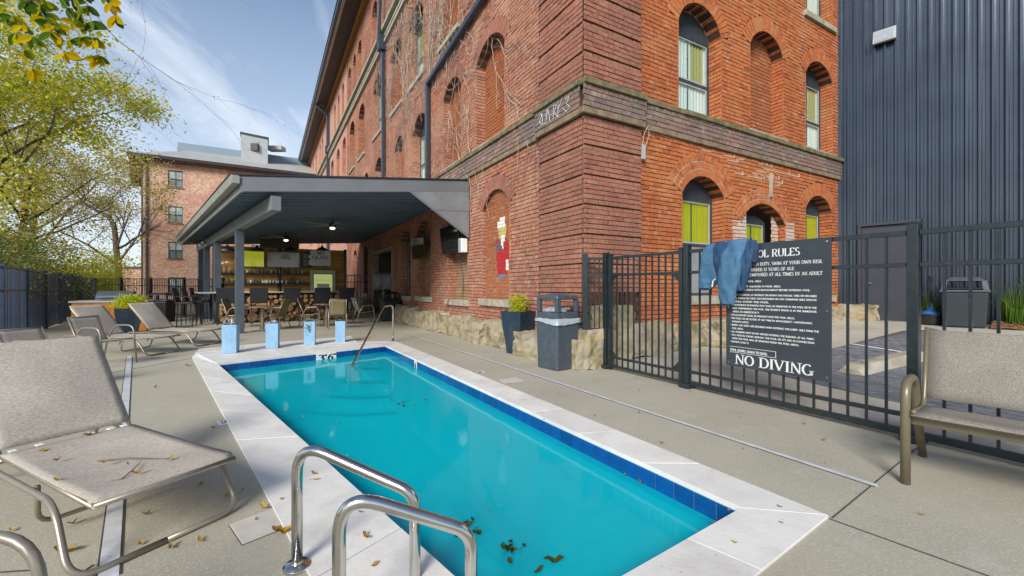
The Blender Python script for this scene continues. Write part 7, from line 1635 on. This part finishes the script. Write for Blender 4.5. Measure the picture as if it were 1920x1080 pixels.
# ------------------------------------------------------------------ trees
def tree(name, lab, base, h, r0, crown, n, size, mt, seed, depth=4, lean=(0, 0, 1), grp='trees beyond the fence', clump=.5, ln=None, sparse=1.0, first=.35, spread=.6):
    rnd = random.Random(seed); t_ = thing(name, lab, 'tree', base, 0, grp); tips = []; w = MB()
    d_ = Vector(lean).normalized(); pts = [Vector((0, 0, 0))]; rr = [r0]
    for i in range(6): pts.append(pts[-1]+(d_+Vector((rnd.gauss(0, .07), rnd.gauss(0, .07), 0)))*h*.1); rr.append(r0*(1-.06*(i+1)))
    w.tube(pts, rr, 9, cap=False); w.build('trunk', M['bark'], t_, smooth=True)
    br = MB()
    for i in range(6):
        p = pts[3+i % 4]; a = i*1.05+rnd.random()*.5; nd = Vector((math.cos(a)*.8, math.sin(a)*.8, rnd.uniform(.45, 1.1)))
        branchy(br, p, nd, (ln or h*.38)*rnd.uniform(.8, 1.1), rr[4]*.5, depth-1, rnd, tips, .04, spread)
    br.build('branches', M['bark'], t_, recalc=False)
    cr_ = MB(); cx, cy, cz = crown[:3]; rx, ry, rz_ = crown[3:]
    cands = [q for q in tips]
    if n:
        cl = [rnd.choice(cands) for _ in range(140)]+[Vector((cx+rnd.gauss(0, .5)*rx, cy+rnd.gauss(0, .5)*ry, cz+rnd.gauss(0, .5)*rz_)) for _ in range(60)]
        for i in range(n):
            b = rnd.choice(cl); sg = clump*rnd.uniform(.3, 1); q = b+Vector((rnd.gauss(0, sg), rnd.gauss(0, sg), rnd.gauss(0, sg*.6)))
            if ((q.x-cx)/rx)**2+((q.y-cy)/ry)**2+((q.z-cz)/rz_)**2 > 1.1+.5*rnd.random(): continue
            leafquad(cr_, q, size*rnd.uniform(.6, 1.4), rnd)
        cr_.build('crown', M[mt], t_, recalc=False)
    return t_
T1 = tree('leafy_tree', 'large yellow-green leafy tree leaning over the slatted fence at the left', (-15.9, 12.2, 0), 11.5, .13, (.2, .4, 6.9, 4.5, 4.2, 5.2), 44000, .11, 'leafy', 31, 5, (.05, .05, 1), clump=.7)
T2 = tree('thin_tree', 'thin pale autumn tree with long arching bare branches in the middle left', (-24.2, 20.5, 0), 11, .17, (1.2, .3, 6.2, 4.6, 4, 4.8), 20000, .12, 'leafp', 32, 5, (.12, .0, 1), clump=.55, spread=.7)
T3 = tree('bare_tree', 'mostly bare grey tree with a forked trunk left of the far brick building', (-28.3, 31, 0), 10, .24, (0, 0, 7, 4, 4, 4.5), 2500, .12, 'leafp', 37, 5, (-.03, 0, 1), clump=.8, spread=.55)
T4 = tree('thin_tree', 'pale autumn tree standing behind the thin one', (-34, 30, 0), 13, .25, (0, 0, 7.5, 6, 5, 6), 26000, .15, 'leafp', 45, 4, clump=.9)
T5 = tree('leafy_tree', 'bushy green tree deep behind the slatted fence at the far left', (-27, 19, 0), 10, .22, (0, 0, 5, 4.5, 4, 4.5), 26000, .12, 'leafy', 46, 4, clump=.9)
rr_ = random.Random(77)
for k, (x, y, z, rx, rz_, n, mt, lab) in enumerate(((-14.6, 11.4, 1.6, 1.5, 1.5, 7000, 'leafd', 'dark evergreen shrub showing over the nearest part of the slatted fence'), (-16.9, 13.8, 1.7, 1.7, 1.6, 7000, 'leafd', 'blue-green evergreen shrub second along the slatted fence'), (-18.6, 16.3, 1.5, 1.7, 1.6, 7000, 'leafd', 'rust-tinged dark shrub third along the slatted fence'), (-20.9, 18.9, 1.5, 1.6, 1.6, 8000, 'leafb', 'bright green shrub over the middle of the slatted fence'), (-23.9, 23.8, 1.5, 1.8, 1.7, 8000, 'leafb', 'bright green shrub just past the end of the slatted fence'), (-27.3, 28.5, 1.9, 1.9, 2.2, 8000, 'leafb', 'yellow shrub in front of the forked bare trunk'), (-20.2, 14.8, 2.6, 2.4, 2.4, 9000, 'leafy', 'tall mixed green shrub behind the dark evergreens'), (-24.5, 20.8, 2.5, 2.4, 2.3, 9000, 'leafp', 'tawny shrub behind the bright green ones'))):
    t_ = thing('shrub', lab, 'shrub', (x, y, 0), 0, 'shrubs behind the slatted fence'); b_ = MB(); shrub(b_, Vector((0, 0, z)), rx, rx, rz_, n, .10, rr_, 34, .24); b_.build('foliage', M[mt], t_, recalc=False)
    b_ = MB(); tt = []
    for i in range(4): branchy(b_, (0, 0, 0), (rr_.uniform(-.5, .5), rr_.uniform(-.5, .5), 1), z*1.2, .03, 1, rr_, tt)
    b_.build('stems', M['bark'], t_, recalc=False)
# long bare twigs of the big tree reaching over the deck, and its lowest leafy spray close to the camera
b_ = MB(); rt = random.Random(12); tips = []; o0 = Vector(T1.location)
for (p, q, r_) in ((at(90, -60, 9.5), at(330, 95, 9.2), .013), (at(120, -40, 9.0), at(280, 120, 8.8), .010), (at(200, -60, 8.5), at(420, 70, 8.4), .008), (at(40, 240, 12), at(330, 205, 12), .012), (at(20, 330, 13), at(250, 400, 13), .03)):
    d_ = q-p; branchy(b_, p-o0, d_, d_.length, r_*.8, 2, rt, tips, -.01, .4, 2, 3, 4, 9)
b_.build('bare_twigs', M['twig'], T1, recalc=False)
b_ = MB()
for i in range(160):
    q = rt.choice(tips)
    if rt.random() < .5: leafquad(b_, q+Vector((rt.gauss(0, .05), rt.gauss(0, .05), rt.gauss(0, .05))), .05, rt)
b_.build('last_leaves', M['leafn'], T1, recalc=False)
sp = MB(); lv = MB(); lg_ = MB()
def biga(mb, p, d_, size, rnd):
    d_ = d_.normalized(); side = d_.cross(Vector((0, 1, .2))).normalized(); nrm = d_.cross(side); o = []
    for i in range(6):
        f = i/5; w_ = math.sin(math.pi*min(1, f*.92+.04))**.75*size*.28; c_ = p+d_*f*size; o.append((c_-side*w_+nrm*w_*.25, c_, c_+side*w_+nrm*w_*.25))
    k0 = len(mb.v)
    for t3 in o: mb.v += [tuple(q) for q in t3]
    for i in range(5):
        for j in (0, 1): mb.f.append((k0+i*3+j, k0+i*3+j+1, k0+i*3+4+j, k0+i*3+3+j)); mb.m.append(0)
for (x0, y0, x1, y1) in ((-80, -60, 130, 75), (60, -80, 150, 70), (10, -70, 95, 60), (130, -90, 185, 110), (-90, -20, 60, 70), (160, -90, 215, 30), (-60, -60, 60, 130), (90, -60, 185, 105), (40, -40, 120, 100)):
    p, q = at(x0, y0, 3.6)-o0, at(x1, y1, 3.4)-o0; pts = [p.lerp(q, i/8)+UP*-.10*math.sin(math.pi*i/8)*-1 for i in range(9)]; sp.tube(pts, [.008*(1-.8*i/8) for i in range(9)], 4)
    for i in range(1, 9):
        for s_ in (-1, 1):
            for _ in range(2):
                gold = i >= 7 and rt.random() < .55
                biga(lg_ if gold else lv, pts[i], Vector((s_*rt.uniform(.2, .9)+.3, rt.uniform(-.7, .7), rt.uniform(-1.2, -.1))), rt.uniform(.07, .115), rt)
sp.build('spray_stems', M['twig'], T1, recalc=False); lv.build('near_leaves', M['leafn'], T1, recalc=False); lg_.build('golden_leaves', M['leafg'], T1, recalc=False)
# far wood along the horizon
b_ = MB(); rf = random.Random(55)
for i in range(85):
    a = rf.uniform(-1.5, .5); q = Vector((rf.uniform(-210, 20), rf.uniform(85, 120), 0)); 
    for j in range(420):
        v = Vector((rf.gauss(0, 3.2), rf.gauss(0, 3), abs(rf.gauss(0, 3.4)))); leafquad(b_, q+v, .9, rf)
tag(b_.build('far_wood', M['leafp'], recalc=False), 'distant line of trees on the horizon beyond the brick buildings', 'woodland', kind='stuff')
